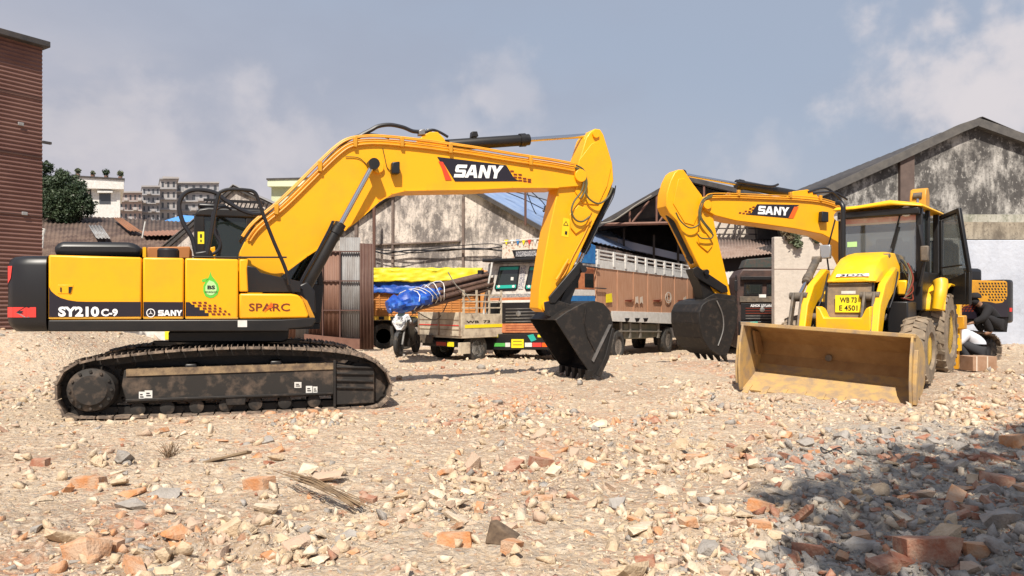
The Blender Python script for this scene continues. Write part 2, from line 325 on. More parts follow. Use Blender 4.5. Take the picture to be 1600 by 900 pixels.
c = gmix(gmul(gmul(sp_.outputs[1], gn(7, 6, .42, .58)), .6), c, (.50, .24, .14))
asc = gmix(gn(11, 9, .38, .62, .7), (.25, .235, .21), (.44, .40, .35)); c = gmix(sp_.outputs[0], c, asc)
def vor(scale, off):
    v = n_.new('ShaderNodeTexVoronoi'); v.inputs['Scale'].default_value = scale; v.inputs['Randomness'].default_value = 1
    wn = n_.new('ShaderNodeTexNoise'); wn.inputs['Scale'].default_value = scale * .8; wn.inputs['Detail'].default_value = 3; l_.new(g_.outputs['Position'], wn.inputs['Vector'])
    ma = n_.new('ShaderNodeVectorMath'); ma.operation = 'MULTIPLY_ADD'; l_.new(wn.outputs['Color'], ma.inputs[0]); ma.inputs[1].default_value = (.3 / scale,) * 3; l_.new(g_.outputs['Position'], ma.inputs[2]); l_.new(ma.outputs[0], v.inputs['Vector']); return v
def rngm(s, a, b_, c0=0, c1=1):
    r = n_.new('ShaderNodeMapRange'); r.inputs[1].default_value = a; r.inputs[2].default_value = b_; r.inputs[3].default_value = c0; r.inputs[4].default_value = c1; l_.new(s, r.inputs[0]); return r.outputs[0]
hts = []
for scl, am in ((13, .55), (34, .5)):
    v = vor(scl, 0); sc_ = n_.new('ShaderNodeSeparateColor'); l_.new(v.outputs['Color'], sc_.inputs[0]); edge = rngm(v.outputs['Distance'], .75 if scl < 20 else .7, .35)
    pale = gmul(gmul(rngm(sc_.outputs[0], .62, .7), edge), am); c = gmix(pale, c, (.68, .57, .44)); red = gmul(gmul(rngm(sc_.outputs[1], .93, .95), edge), .7); c = gmix(red, c, (.44, .21, .12))
    gry = gmul(gmul(rngm(sc_.outputs[2], .8, .85), edge), .5); c = gmix(gry, c, (.34, .30, .26)); hts.append((gmul(edge, sc_.outputs[0]), .8 if scl < 20 else .35))
l_.new(c, p.inputs['Base Color'])
bn = n_.new('ShaderNodeTexNoise'); bn.inputs['Scale'].default_value = 24; bn.inputs['Detail'].default_value = 8; bn.inputs['Roughness'].default_value = .7; l_.new(g_.outputs['Position'], bn.inputs['Vector'])
bu = n_.new('ShaderNodeBump'); bu.inputs['Strength'].default_value = .9; bu.inputs['Distance'].default_value = .04; 
hh = bn.outputs[0]
for s_h, am in hts:
    m_h = n_.new('ShaderNodeMath'); m_h.operation = 'MULTIPLY_ADD'; l_.new(s_h, m_h.inputs[0]); m_h.inputs[1].default_value = am; l_.new(hh, m_h.inputs[2]); hh = m_h.outputs[0]
l_.new(hh, bu.inputs['Height']); l_.new(bu.outputs[0], p.inputs['Normal'])
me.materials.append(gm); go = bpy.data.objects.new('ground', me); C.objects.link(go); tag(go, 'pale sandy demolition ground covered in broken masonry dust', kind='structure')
# ---------------------------------------------------------------- stained walls and sheds
def stained(name, base, dirt, dark, lo=.47, hi=.60, tint=None, vscale=.35, streak=.5):
    m = bpy.data.materials.new(name); m.use_nodes = True; t = m.node_tree; n = t.nodes; l = t.links; p = n['Principled BSDF']; p.inputs['Roughness'].default_value = .92; g = n.new('ShaderNodeNewGeometry')
    def nz(sc_, st, lo, hi, d=8, ro=.65, amt=1.0):
        mm = n.new('ShaderNodeMapping'); mm.inputs['Scale'].default_value = st; l.new(g.outputs['Position'], mm.inputs[0]); x = n.new('ShaderNodeTexNoise'); x.inputs['Scale'].default_value = sc_; x.inputs['Detail'].default_value = d; x.inputs['Roughness'].default_value = ro; l.new(mm.outputs[0], x.inputs['Vector'])
        r = n.new('ShaderNodeMapRange'); r.inputs[1].default_value = lo; r.inputs[2].default_value = hi; r.inputs[4].default_value = amt; l.new(x.outputs[0], r.inputs[0]); return r.outputs[0]
    def mx(f, a, b):
        k = n.new('ShaderNodeMix'); k.data_type = 'RGBA'; l.new(f, k.inputs[0])
        for s, i_ in ((a, 6), (b, 7)):
            if isinstance(s, tuple): k.inputs[i_].default_value = s + (1,)
            else: l.new(s, k.inputs[i_])
        return k.outputs[2]
    c = mx(nz(.6, (1, 1, .6), .38, .62), base, dirt); c = mx(nz(1.2, (1, 1, vscale), lo, hi, 12, .72, .85), c, dark); c = mx(nz(5, (1, 1, .12), .5, .64, 6, .6, streak), c, dark); c = mx(nz(14, (1, 1, 1), .56, .64, 5, .6, min(.6, streak * 1.2)), c, dark)
    c = mx(nz(8, (1, 1, .7), .58, .66, 6, .6, min(.6, streak * 1.2)), c, base); l.new(c, p.inputs['Base Color'])
    b = n.new('ShaderNodeTexNoise'); b.inputs['Scale'].default_value = 6; b.inputs['Detail'].default_value = 8; l.new(g.outputs['Position'], b.inputs['Vector']); bb = n.new('ShaderNodeBump'); bb.inputs['Strength'].default_value = .4; bb.inputs['Distance'].default_value = .05; l.new(b.outputs[0], bb.inputs['Height']); l.new(bb.outputs[0], p.inputs['Normal'])
    return m
ST1 = stained('stained_cream_plaster', (.66, .58, .51), (.50, .44, .40), (.12, .105, .10), .45, .57, vscale=.6)
ST2 = stained('black_moulded_plaster', (.50, .475, .44), (.25, .23, .21), (.035, .032, .032), .41, .53, vscale=.6)
CREAMW = stained('cream_wall_paint', (.60, .53, .46), (.56, .49, .42), (.30, .26, .22), .60, .75, vscale=.8, streak=.15)
BLUEW = stained('pale_blue_wall_tone', (.50, .53, .60), (.40, .43, .50), (.24, .24, .26), .56, .74, vscale=1, streak=.08)  # bluish white tone for the right section of the compound wall
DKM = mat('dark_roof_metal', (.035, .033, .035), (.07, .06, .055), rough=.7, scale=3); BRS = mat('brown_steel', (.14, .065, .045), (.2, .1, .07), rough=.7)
RUSTY = mat('rusty_roof', (.075, .045, .036), (.15, .10, .075), rough=.9, scale=1.2, stretch=(1, 1, 1), lo=.4, hi=.6); BLROOF = mat('blue_sheet_roof', (.16, .24, .42), (.26, .34, .50), rough=.45, scale=1.2)
BRK = mat('brown_shutter', (.135, .062, .050), (.175, .088, .070), rough=.8, scale=.8, lo=.4, hi=.6); ZINC = mat('zinc_sheet', (.30, .30, .30), (.19, .17, .16), rough=.5, scale=2.5, stretch=(1, 1, .3)); BRTIN = mat('brown_tin', (.15, .07, .045), (.21, .115, .08), rough=.7, scale=2, stretch=(1, 1, .3))
# tall brown ribbed building at far left
Wb = Fr(-14.04, 22, -.4, 57)
b1 = thing('building', Wb, 'tall brown building clad in horizontal ribbed sheets at the left edge', 'building')
h1 = CH + (HY - 70) / FP * 22 + .4
MB().box(Wb, -11, -.02, .06, 7, 0, h1 - .1).build('wall', BRK, b1)
for k in range(5): MB().box(Wb, -11, -.01, -.03, -.018, .9 + k * 1.75, .94 + k * 1.75).build('sheet_lap', mat('lap_brown', (.08, .04, .032), rough=.9), b1)
b = MB(); corr(b, Wb.P(0, 0, 0), Wb.P(0, 0, h1), Wb.P(-11, 0, h1), Wb.P(-11, 0, 0), 78, .016, (Wb.P(0, -1, 0) - Wb.P(0, 0, 0)), 6); o = b.build('cladding', BRK, b1, smooth=60)
MB().box(Wb, -11.2, .12, -.25, 7.1, h1 - .1, h1 + .08).build('roof', DKM, b1, bev=.02)
MB().box(Wb, -11, -1.2, -.28, -.2, h1 + .08, h1 + .7).build('parapet', BRK, b1) if False else None
for k, (u_, z) in enumerate(((-.6, 7.0), (-2.2, 5.0), (-.5, 4.4), (-1.7, 3.3))): MB().box(Wb, u_ - .08, u_ + .08, -.07, -.04, z, z + .1).build('patch', ZINC, b1, bev=.02)
MB().box(Wb, -.02, .22, -.1, .0, h1 - 2.95, h1 - 2.88).build('ledge', DKM, b1)
# grey/rust low roofs
Rr = Fr(-17, 34, -.4, 0)
sh1 = thing('shed', Rr, 'low shed with rusty brown sheet roof between the brown building and the excavator cab', 'shed')
MB().box(Rr, -4.5, 6.2, 0, 9, 0, 3.0).build('wall', RUSTY, sh1)
def roofquad(root, name, m, p0, p1, p2, p3, waves, amp=.025, th=.02):
    b = MB(); nn = (Vector(p1) - Vector(p0)).cross(Vector(p3) - Vector(p0)).normalized(); corr(b, p0, p1, p2, p3, waves, amp, nn, 6); o = b.build(name, m, root, smooth=60); s_ = o.modifiers.new('thick', 'SOLIDIFY'); s_.thickness = th; return o
roofquad(sh1, 'roof', RUSTY, at(50, 402, 33), at(300, 405, 33), at(300, 347, 43), at(60, 334, 43), 36)
roofquad(sh1, 'roof_sheet', ZINC, at(150, 372, 36.0), at(172, 372, 36.0), at(158, 352, 38.8), at(138, 352, 38.8), 4, .03)
roofquad(sh1, 'roof_sheet', mat('orange_rust', (.28, .12, .06), (.2, .1, .06), rough=.9), at(200, 360, 37.9), at(222, 362, 37.9), at(190, 340, 41.5), at(176, 340, 41.5), 4, .03)
MB().box(Rr, 5, 11, 3, 10, 0, 3.2).build('wall', RUSTY, sh1); roofquad(sh1, 'roof', mat('terracotta_sheet', (.26, .13, .09), (.2, .11, .08), rough=.9), at(225, 368, 37), at(330, 366, 37), at(330, 349, 46), at(205, 347, 46), 16)
MB().tube([at(68, 360, 30), at(66, 388, 30)], .04, 6).build('post', WHT, sh1); MB().tube([at(62, 386, 30), at(70, 358, 30), at(60, 357, 30)], .05, 6).build('rain_pipe', WHT, sh1)
tag(MB().tube([at(227, 346, 34), at(222, 372, 34)], .03, 6).build('pole', WHT), 'thin white upright pole in front of the rusty roof', 'pole')
tp_ = MB(); tp_.loops([at(242, 351, 50), at(302, 351, 50), at(312, 338, 56), at(285, 336, 56), at(262, 343, 56)], [p_ - Vector((0, 0, .05)) for p_ in (at(242, 351, 50), at(302, 351, 50), at(312, 338, 56), at(285, 336, 56), at(262, 343, 56))]); tag(tp_.build('tarpaulin', mat('bright_blue_sheet', (.06, .25, .62), (.1, .32, .7), rough=.5)), 'bright blue sheet laid over a roof before the grey apartment blocks', 'tarpaulin')
# gabled shed just behind the cab
Gs = Fr(-14, 31, -.4, 0)
gs = thing('shed', Gs, 'white gabled shed with grey sheet roof rising behind the excavator cab', 'shed')
gp_ = [(246, 540), (246, 398), (366, 294), (486, 350), (486, 540)]; MB().pxV(Gs, gp_, 0, .3).build('gable_wall', ST1, gs)
b = MB(); b.pxV(Gs, [(240, 400), (366, 290), (366, 295), (244, 403)], -.15, .0); b.pxV(Gs, [(366, 290), (492, 349), (492, 354), (366, 295)], -.15, .0); b.build('roof_edge', DKM, gs)
def slopes(root, fr, pL, pA, pR, back, mL, mR, wv=24, over=.2):
    for e, m_ in ((pL, mL), (pR, mR)):
        (ue, we), (ua, wa) = fr.hv(*e, 0), fr.hv(*pA, 0); roofquad(root, 'roof', m_, fr.P(ue, -over, we), fr.P(ue, back, we), fr.P(ua, back, wa), fr.P(ua, -over, wa), wv)
slopes(gs, Gs, (240, 399), (366, 289), (492, 348), 14, ZINC, ZINC); MB().pxV(Gs, [(252, 540), (252, 398), (480, 398), (480, 540)], .3, 13).build('wall', ST1, gs)
# warehouse with blue roof
a_w = -25.5; Wh = Fr(-.9, 30, -.5, a_w)    # heading along the gable wall to the right and nearer
wh = thing('warehouse', Wh, 'large gabled warehouse with stained cream end wall and blue sheet roof', 'warehouse')
apx = (672, 262); eL = (505, 372); eR = (852, 362)
MB().pxV(Wh, [(505, 545), (505, 376), apx, (835, 352), (862, 372), (862, 545)], 0, .35).build('gable_wall', ST1, wh)
b = MB(); b.pxV(Wh, [(500, 373), (672, 257), (672, 263), (503, 379)], -.25, .05); b.pxV(Wh, [(672, 257), (856, 360), (856, 367), (672, 263)], -.25, .05); b.build('roof_edge', DKM, wh)
slopes(wh, Wh, (500, 373), (672, 257), (856, 361), 26, BLROOF, BLROOF, 40)
(uL, wL), (uR_, wR) = Wh.hv(508, 374, 0), Wh.hv(850, 362, 0); MB().box(Wh, uL, uL + .3, .35, 25, 0, min(wL, wR) - .1).build('side_wall', ST1, wh); MB().box(Wh, uR_ - .3, uR_, .35, 25, 0, min(wL, wR) - .1).build('side_wall', ST1, wh)
PIL = mat('wall_rib', (.24, .18, .15), (.12, .09, .08), rough=.9, scale=3)
for x in (556, 613, 723): MB().pxV(Wh, [(x - 2.2, 520), (x - 2.2, 390 if x != 556 else 345), (x + 2.2, 390 if x != 556 else 345), (x + 2.2, 520)] if x == 556 else [(x - 1.6, 520), (x - 1.6, 306), (x + 1.6, 306), (x + 1.6, 520)], -.1, -.002).build('wall_rib', PIL, wh)
b = MB(); b.box(Wh, Wh.hv(538, 385, 0)[0], Wh.hv(720, 385, 0)[0], -.12, -.02, Wh.hv(600, 383, 0)[1], Wh.hv(600, 381, 0)[1]); b.build('wall_ledge', PIL, wh)
tag(MB().cyl(Wh.V(584.5, 545, -1.0), Wh.V(584.5, 305, -1.0), .07, 10).build('pole', mat('rust_pole', (.12, .06, .045), rough=.8)), 'thin rusty pole standing before the stained warehouse wall behind the tin fence', 'pole')
tag(MB().cyl(at(821, 352, 27.2), at(821, 296, 27.2), .045, 8).build('pole', MATS['rust_pole']), 'thin pole rising at the right corner of the blue warehouse roof', 'pole')
for k, pts in enumerate(([(582, 391), (602, 396), (640, 391), (690, 392), (740, 388), (785, 392)], [(582, 389), (610, 392), (650, 395), (700, 389), (745, 390), (790, 385)], [(584, 393), (620, 399), (660, 390), (715, 384), (770, 381), (792, 388)])):
    tag(MB().tube(smooth_pts([Wh.V(a, c, -.25 - .05 * k) for a, c in pts], 5), .035 - .008 * k, 6).build('cable', HOSE), ['thick black cable', 'middle black cable', 'thin black cable sagging lowest and rising highest'][k] + ' strung across the stained warehouse wall', 'cable', 'cables along the warehouse wall')
# power pole and wires at the roof's right
ut = Fr(1.45, 33, -.5, 0); up_ = thing('utility_pole', ut, 'leaning dark utility pole with wires behind the blue warehouse roof', 'utility pole')
MB().cyl(at(860, 370, 33), at(853, 322, 33), .1, 8).build('pole', DKM, up_); b = MB(); b.cyl(at(848, 330, 33), at(858, 326, 33), .06, 6); b.cyl(at(850, 338, 33), at(857, 334, 33), .05, 6); b.build('cross_arm', DKM, up_)
for k, pts in enumerate(([(780, 296), (820, 312), (853, 328), (872, 330)], [(787, 296), (830, 306), (872, 318)], [(822, 296), (835, 330), (850, 352)], [(826, 296), (848, 316), (856, 330)])): MB().tube(smooth_pts([at(a, c, 32.8) for a, c in pts], 4), .022, 5).build('wire', HOSE, up_)
# open truss shed
Ts = Fr(7.5, 37, -.5, 4)
ts = thing('shed', Ts, 'dark open sided shed with brown steel roof trusses between the two excavator arms', 'shed')
b = MB(); b.pxV(Ts, [(925, 354), (1065, 274), (1068, 281), (925, 361)], -.3, -.1); b.pxV(Ts, [(1065, 274), (1230, 312), (1230, 319), (1066, 281)], -.3, -.1); b.build('roof_edge', DKM, ts)
slopes(ts, Ts, (925, 355), (1065, 275), (1230, 313), 24, DKM, DKM, 20)
MB().pxV(Ts, [(928, 362), (1065, 285), (1200, 318), (1205, 350), (930, 350)], 1.2, 1.4).build('gable_sheet', DKM, ts)
b = MB()
def bar(x0, y0, x1, y1, r_=.07, v=-.2): b.tube([Ts.V(x0, y0, v), Ts.V(x1, y1, v)], r_, 6)
bar(925, 351, 1215, 345, .09); 
for s_ in ((984, 348, 984, 321), (1026, 348, 1026, 300), (1065, 346, 1065, 280), (988, 347, 1014, 314), (1030, 347, 1062, 298), (1100, 346, 1100, 288), (1104, 345, 1140, 298), (1140, 345, 1140, 298), (945, 350, 945, 344)): bar(*s_, .055)
b.build('roof_truss', BRS, ts)
hose_ = [(905, 352), (930, 350), (955, 346), (975, 334), (996, 319), (1018, 306)]; MB().tube(smooth_pts([Ts.V(a, c, -.5) for a, c in hose_], 5), .045, 6).build('cable', MATS['guard_grey'], ts)
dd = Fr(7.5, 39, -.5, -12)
MB().pxV(Ts, [(900, 372), (1110, 415), (1125, 540), (900, 540)], 5.5, 5.8).build('inner_wall', DKM, ts); MB().pxV(Ts, [(905, 358), (1085, 402), (1085, 412), (905, 372)], 3.0, 3.2).build('painted_daylight', mat('daylight_blue', (.40, .47, .62), rough=.6), ts)  # pale blue panel: the band of daylight is put into its colour
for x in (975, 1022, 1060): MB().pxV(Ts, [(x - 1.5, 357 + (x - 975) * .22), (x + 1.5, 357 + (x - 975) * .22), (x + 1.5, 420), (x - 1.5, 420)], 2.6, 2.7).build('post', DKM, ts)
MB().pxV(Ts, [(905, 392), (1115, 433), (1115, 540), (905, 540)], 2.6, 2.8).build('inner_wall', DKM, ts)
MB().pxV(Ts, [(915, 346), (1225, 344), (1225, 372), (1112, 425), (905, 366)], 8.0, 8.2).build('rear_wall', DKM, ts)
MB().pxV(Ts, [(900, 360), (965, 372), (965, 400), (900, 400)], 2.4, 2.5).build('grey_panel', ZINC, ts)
for x in (926, 1212): u_ = Ts.hv(x, 400, 0)[0]; MB().box(Ts, u_ - .12, u_ + .12, -.2, .1, 0, 4.4).build('post', BRS, ts)
# pale building with brown frame right of it
Pb = Fr(9.6, 34, -.5, 0)
pb_ = thing('building', Pb, 'pale walled building with dark steel frame and brown lean-to roof behind the rear excavator arm', 'building')
MB().pxV(Pb, [(1110, 540), (1110, 335), (1190, 335), (1250, 345), (1250, 540)], 1, 7).build('wall', CREAMW, pb_)
b = MB()
for y in (356, 365, 374): b.pxV(Pb, [(1110, y), (1212, y), (1212, y + 1.6), (1110, y + 1.6)], .6, .7)
for x0, x1 in ((1127, 1112), (1142, 1127), (1149, 1149), (1157, 1141), (1170, 1152)): b.tube([Pb.V(x0, 345, .55), Pb.V(x1, 375, .55)], .05, 6)
for x in (1148, 1156): b.pxV(Pb, [(x, 340), (x + 2, 340), (x + 2, 400), (x, 400)], .5, .6)
b.build('steel_frame', mat('frame_steel', (.06, .045, .04), rough=.7), pb_); MB().pxV(Pb, [(1182, 345), (1212, 343), (1216, 374), (1185, 374)], .5, .9).build('dark_opening', DKM, pb_)
roofquad(pb_, 'lean_to_roof', mat('lean_brown', (.20, .13, .10), (.30, .22, .18), rough=.9, scale=2), at(1108, 406, 29.5), at(1222, 394, 29.5), at(1215, 376, 34.5), at(1108, 374, 34.5), 22)
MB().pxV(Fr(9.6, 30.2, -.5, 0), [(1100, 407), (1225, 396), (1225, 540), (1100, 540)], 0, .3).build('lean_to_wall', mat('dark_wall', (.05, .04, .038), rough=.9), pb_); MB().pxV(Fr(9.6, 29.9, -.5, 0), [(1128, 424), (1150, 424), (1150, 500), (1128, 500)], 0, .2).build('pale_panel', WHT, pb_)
# big gable warehouse at right and compound wall
W2_ = Fr(14, 27.5, -.4, 0)
w2 = thing('warehouse', W2_, 'tall gabled warehouse with black moulded end wall behind the backhoe loader', 'warehouse')
MB().pxV(W2_, [(1262, 540), (1282, 305), (1530, 192), (1700, 268), (1760, 298), (1760, 540)], 0, .4).build('gable_wall', ST2, w2)
b = MB(); b.pxV(W2_, [(1262, 305), (1405, 240), (1500, 194), (1530, 184), (1530, 196), (1505, 206), (1405, 253), (1280, 309)], -.3, .05); b.pxV(W2_, [(1530, 184), (1640, 222), (1780, 290), (1780, 302), (1640, 236), (1530, 197)], -.3, .05); b.build('roof_edge', mat('verge_grey', (.075, .07, .068), (.12, .11, .1), rough=.85), w2)
slopes(w2, W2_, (1262, 304), (1530, 184), (1780, 289), 30, DKM, DKM, 30)
MB().pxV(W2_, [(1407, 330), (1407, 246), (1429, 236), (1429, 330)], -.18, -.001).build('pilaster', mat('brown_render', (.10, .07, .06), (.14, .1, .085), rough=.9), w2)
MB().pxV(W2_, [(1495, 335), (1760, 335), (1760, 349), (1495, 349)], -.2, -.001).build('ledge', stained('ledge_plaster', (.48, .46, .40), (.36, .34, .28), (.14, .15, .10)), w2)
MB().box(W2_, -3.5, 14, .4, 28, 0, 4.2).build('wall', ST2, w2)
Cw = Fr(9.0, 22.2, -.3, -3)
cwl = thing('wall', Cw, 'cream and pale blue compound wall beside and behind the backhoe loader', 'wall')
MB().pxV(Cw, [(1210, 540), (1210, 370), (1500, 372), (1500, 540)], 0, .3).build('cream_section', CREAMW, cwl, bev=.02)
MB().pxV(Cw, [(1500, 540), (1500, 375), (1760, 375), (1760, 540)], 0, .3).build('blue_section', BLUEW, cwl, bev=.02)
MB().pxV(Cw, [(1228, 371), (1232, 352), (1250, 345), (1700, 348), (1760, 350), (1760, 376)], .35, .7).build('rough_top', stained('raw_masonry', (.34, .29, .22), (.22, .18, .13), (.10, .08, .06)), cwl)
MB().pxV(Cw, [(1210, 420), (1500, 421), (1500, 421.8), (1210, 420.8)], -.006, .0).build('joint', BRS, cwl)
# tin fence
Fe = Fr(-3.9, 23.5, -.35, 0)
fe = thing('fence', Fe, 'brown and grey corrugated tin fence between the excavator and the orange lorry', 'fence')
for k, (x0, x1, m_) in enumerate(((440, 462, BRTIN), (462, 482, ZINC), (482, 505, BRTIN), (505, 533, BRTIN), (531, 563, ZINC))):
    yt = 372 if m_ is ZINC else 392; b = MB()
    if m_ is ZINC and k == 4: yt = 371
    corr(b, Fe.V(x0, 532, -.02 * (k % 2)), Fe.V(x1, 533, -.02 * (k % 2)), Fe.V(x1, yt, -.02 * (k % 2)), Fe.V(x0, yt, -.02 * (k % 2)), 9 if m_ is ZINC else 4, .018, (0, -1, 0), 6)
    o = b.build('tin_sheet', m_, fe, smooth=60); s_ = o.modifiers.new('thick', 'SOLIDIFY'); s_.thickness = .004
b = MB()
for y in (392, 438, 484, 529): b.pxV(Fe, [(440, y), (562, y), (562, y + 1.8), (440, y + 1.8)], -.1, -.04)
for x in (503, 530): b.pxV(Fe, [(x, 392), (x + 2, 392), (x + 2, 532), (x, 532)], -.12, -.04)
b.build('fence_frame', mat('frame_brown', (.10, .05, .04), rough=.8), fe)
b = MB(); corr(b, Fe.V(562, 546, -.1), Fe.P(Fe.hv(583, 546, -.1)[0], -.1 - .0, Fe.hv(583, 546, -.1)[1]), Fe.V(583, 381, -.1), Fe.V(562, 380, -.1), 4, .03, (0, -1, 0), 6); o = b.build('tin_sheet', mat('dark_brown_tin', (.085, .04, .03), (.11, .06, .045), rough=.6), fe, smooth=60); s_ = o.modifiers.new('thick', 'SOLIDIFY'); s_.thickness = .02
MB().pxV(Fe, [(475, 532), (475, 522), (562, 531), (562, 546), (475, 540)], -.3, -.15).build('base_board', BRS, fe)
# ---------------------------------------------------------------- far buildings
def block(fr, label, x0, x1, y0, D, depth, wallm, cols, rows, win, y1=None, ledge=None, name='apartment_block', group=None):
    t_ = thing(name, fr, label, 'building', group); MB().pxV(fr, [(x0, 500), (x0, y0), (x1, y0), (x1, 500)], 0, depth).build('wall', wallm, t_, bev=.05)
    MB().pxV(fr, [(x0 - .8, y0), (x0 - .8, y0 - 2.2), (x1 + .8, y0 - 2.2), (x1 + .8, y0)], -.4, depth + .3).build('parapet', ledge or wallm, t_)
    wx = (x1 - x0) / cols; hy = 12.5 * (140 / D) if y1 is None else (y1 - y0) / rows
    for r_ in range(rows):
        y = y0 + hy * (r_ + .25); MB().pxV(fr, [(x0, y + hy * .62), (x1, y + hy * .62), (x1, y + hy * .7), (x0, y + hy * .7)], -.5, 0).build('floor_band', ledge or wallm, t_)
        for k in range(cols):
            if (k + r_) % 3 == 1 and cols > 3: MB().pxV(fr, [(x0 + wx * (k + .1), y + hy * .3), (x0 + wx * (k + .9), y + hy * .3), (x0 + wx * (k + .9), y + hy * .6), (x0 + wx * (k + .1), y + hy * .6)], -1.0, -.1).build('balcony', ledge or wallm, t_, bev=.03)
            MB().pxV(fr, [(x0 + wx * (k + .3), y), (x0 + wx * (k + .68), y), (x0 + wx * (k + .68), y + hy * .5), (x0 + wx * (k + .3), y + hy * .5)], -.03, .1).build('window', win, t_)
    return t_
GRYB = mat('far_grey_wall', (.36, .355, .37), (.27, .27, .285), rough=.9, scale=.25); LGB = mat('far_light_wall', (.40, .38, .37), (.32, .3, .3), rough=.9, scale=.3); PNB = mat('far_pink_wall', (.34, .27, .25), (.28, .23, .22), rough=.9, scale=.3); WIN = mat('far_window', (.07, .075, .085), rough=.3)
def far(px, D, deg=0): return Fr((px - 800) / FP * D, D, -.5, deg)
block(far(300, 140, 25), 'largest grey apartment block, behind the hoses above the cab', 275, 342, 286, 140, 20, GRYB, 6, 4, WIN, 346, LGB, group='grey apartment blocks')
block(far(262, 132, 27), 'grey apartment block with tall stair tower beside the blue sheet', 250, 276, 280, 132, 18, LGB, 3, 4, WIN, 345, GRYB)
t_ = block(far(235, 128, 28), 'lower grey apartment block stepping down left of the stair tower', 222, 250, 292, 128, 18, GRYB, 4, 4, WIN, 346, LGB)
block(far(205, 120, 29), 'pinkish brown apartment block next to the white house', 186, 222, 301, 120, 15, PNB, 5, 3, WIN, 345, LGB)
Ft = far(262, 131.5, 27); tk = thing('water_tank_room', Ft, 'small roof room on top of the grey stair tower', 'roof room'); MB().pxV(Ft, [(254, 279), (254, 275.5), (280, 276.5), (280, 279)], 0, 8).build('roof_slab', LGB, tk)
wf = far(155, 60, 29); wb_ = thing('house', wf, 'white flat roofed house above the tree at left', 'house')
MB().pxV(wf, [(112, 400), (112, 292), (188, 294), (188, 400)], 0, 9).build('wall', WHT, wb_, bev=.03); MB().pxV(wf, [(111, 294), (111, 276), (194, 281), (194, 296)], -.5, 9.3).build('parapet', WHT, wb_, bev=.03); MB().pxV(wf, [(110, 276), (110, 273.5), (195, 278.5), (195, 281)], -.6, 9.4).build('coping', DKM, wb_)
wi = MB().pxV(wf, [(155, 302), (173, 302), (173, 319), (155, 319)], -.02, .1).build('window', WIN, wb_); MB().pxV(wf, [(152, 301), (176, 301), (176, 298), (152, 298)], -.4, -.01).build('window_hood', WHT, wi); MB().tube([wf.V(141, 335, -.15), wf.V(141, 284, -.15)], .06, 6).build('rain_pipe', CHAR, wb_)
def plantball(fr, px, py, D, r_, cnt, m, parent): pass
gf = far(440, 75, -6); gbd = thing('house', gf, 'pale green flat roofed house seen between the cab and the boom', 'house')
MB().pxV(gf, [(424, 400), (424, 291), (500, 291), (500, 400)], 0, 10).build('wall', mat('pale_green_wall', (.52, .56, .36), (.46, .5, .33), rough=.8), gbd); MB().pxV(gf, [(418, 291), (418, 281), (505, 279), (505, 291)], -.7, 10.5).build('parapet', mat('pale_green_trim', (.6, .64, .44), rough=.8), gbd); MB().pxV(gf, [(416, 281), (416, 278.5), (507, 276.5), (507, 279)], -.8, 10.6).build('coping', DKM, gbd)
# ---------------------------------------------------------------- foliage
LEAF = mat('dark_leaves', (.018, .038, .014), (.05, .075, .03), rough=.6, scale=1.2); LEAF2 = mat('grey_green_leaves', (.08, .11, .05), (.14, .15, .09), rough=.7, scale=2); BARK = mat('bark', (.10, .07, .05), (.16, .12, .09), rough=.95, scale=9)
def crown(root, blobs, cnt, size, m, seed, name='crown'):
    r_ = np.random.default_rng(seed); vs = []; fs = []
    tot = sum(b_[3] ** 2 for b_ in blobs)
    for (x, y, z, rad) in blobs:
        for _ in range(int(cnt * rad ** 2 / tot)):
            d = r_.normal(size=3); d /= np.linalg.norm(d); q = Vector((x, y, z)) + Vector(d) * rad * (r_.uniform(.35, 1.0) ** .5) * (.75 + .5 * mnoise.noise(Vector(d) * 2.2 + Vector((x, y, z))))
            a = Vector(r_.normal(size=3)).normalized(); c = a.cross(Vector(r_.normal(size=3))).normalized(); s = size * r_.uniform(.6, 1.4); k = len(vs); vs += [q - a * s, q + c * s * .5, q + a * s, q - c * s * .5]; fs.append((k, k + 1, k + 2, k + 3))
    b = MB(); b.v = vs; b.f = fs; return b.build(name, m, root, smooth=0)
tf = Fr(-25.6, 42, -.4, 0); tr = thing('tree', tf, 'dark leafy tree between the brown building and the white house', 'tree')
MB().tube([tf.P(0, 0, 0), tf.P(.2, 0, 2), tf.P(.3, 0, 4)], .22, 10, .12).build('trunk', BARK, tr)
bl = [at(a, c, D) for a, c, D in ((80, 300, 42), (100, 290, 42), (62, 285, 43), (118, 305, 41), (130, 322, 41), (88, 322, 41), (105, 335, 41), (60, 325, 42), (72, 262, 43), (128, 290, 44), (96, 275, 43))]
for p_ in bl[:6]: MB().tube([tf.P(.2, 0, 3), tf.P(0, 0, 3).lerp(p_, .5), p_], .08, 6, .03).build('branch', BARK, tr)
crown(tr, [(p_.x, p_.y, p_.z, r_) for p_, r_ in zip(bl, (1.1, 1.0, .9, .9, .8, 1.1, .9, 1.0, .5, .35, .5))], 30000, .065, LEAF, 3)
for k, (x, y, D, s) in enumerate(((122, 268, 61, .5), (145, 272, 61, .35), (166, 270, 61, .6), (188, 276, 61, .5))):
    pf = far(x, D); pf.z = CH + (HY - (276 + (x - 110) * .06)) / FP * D; pl_ = thing('roof_plant', pf, ['bushy potted plant at the left end', 'small potted plant left of centre', 'tall dark potted plant at the middle', 'spindly potted plant at the right end'][k] + ' of the white house roof', 'plant', 'plants on the white roof')
    MB().cyl(pf.P(0, 0, -.05), pf.P(0, 0, .25), .16, 10).build('pot', BRTIN, pl_); crown(pl_, [(pf.x, pf.y, pf.z + .25 + s * .5, s * .6)], 200, .09, LEAF2 if k != 2 else LEAF, 10 + k, 'leaves')
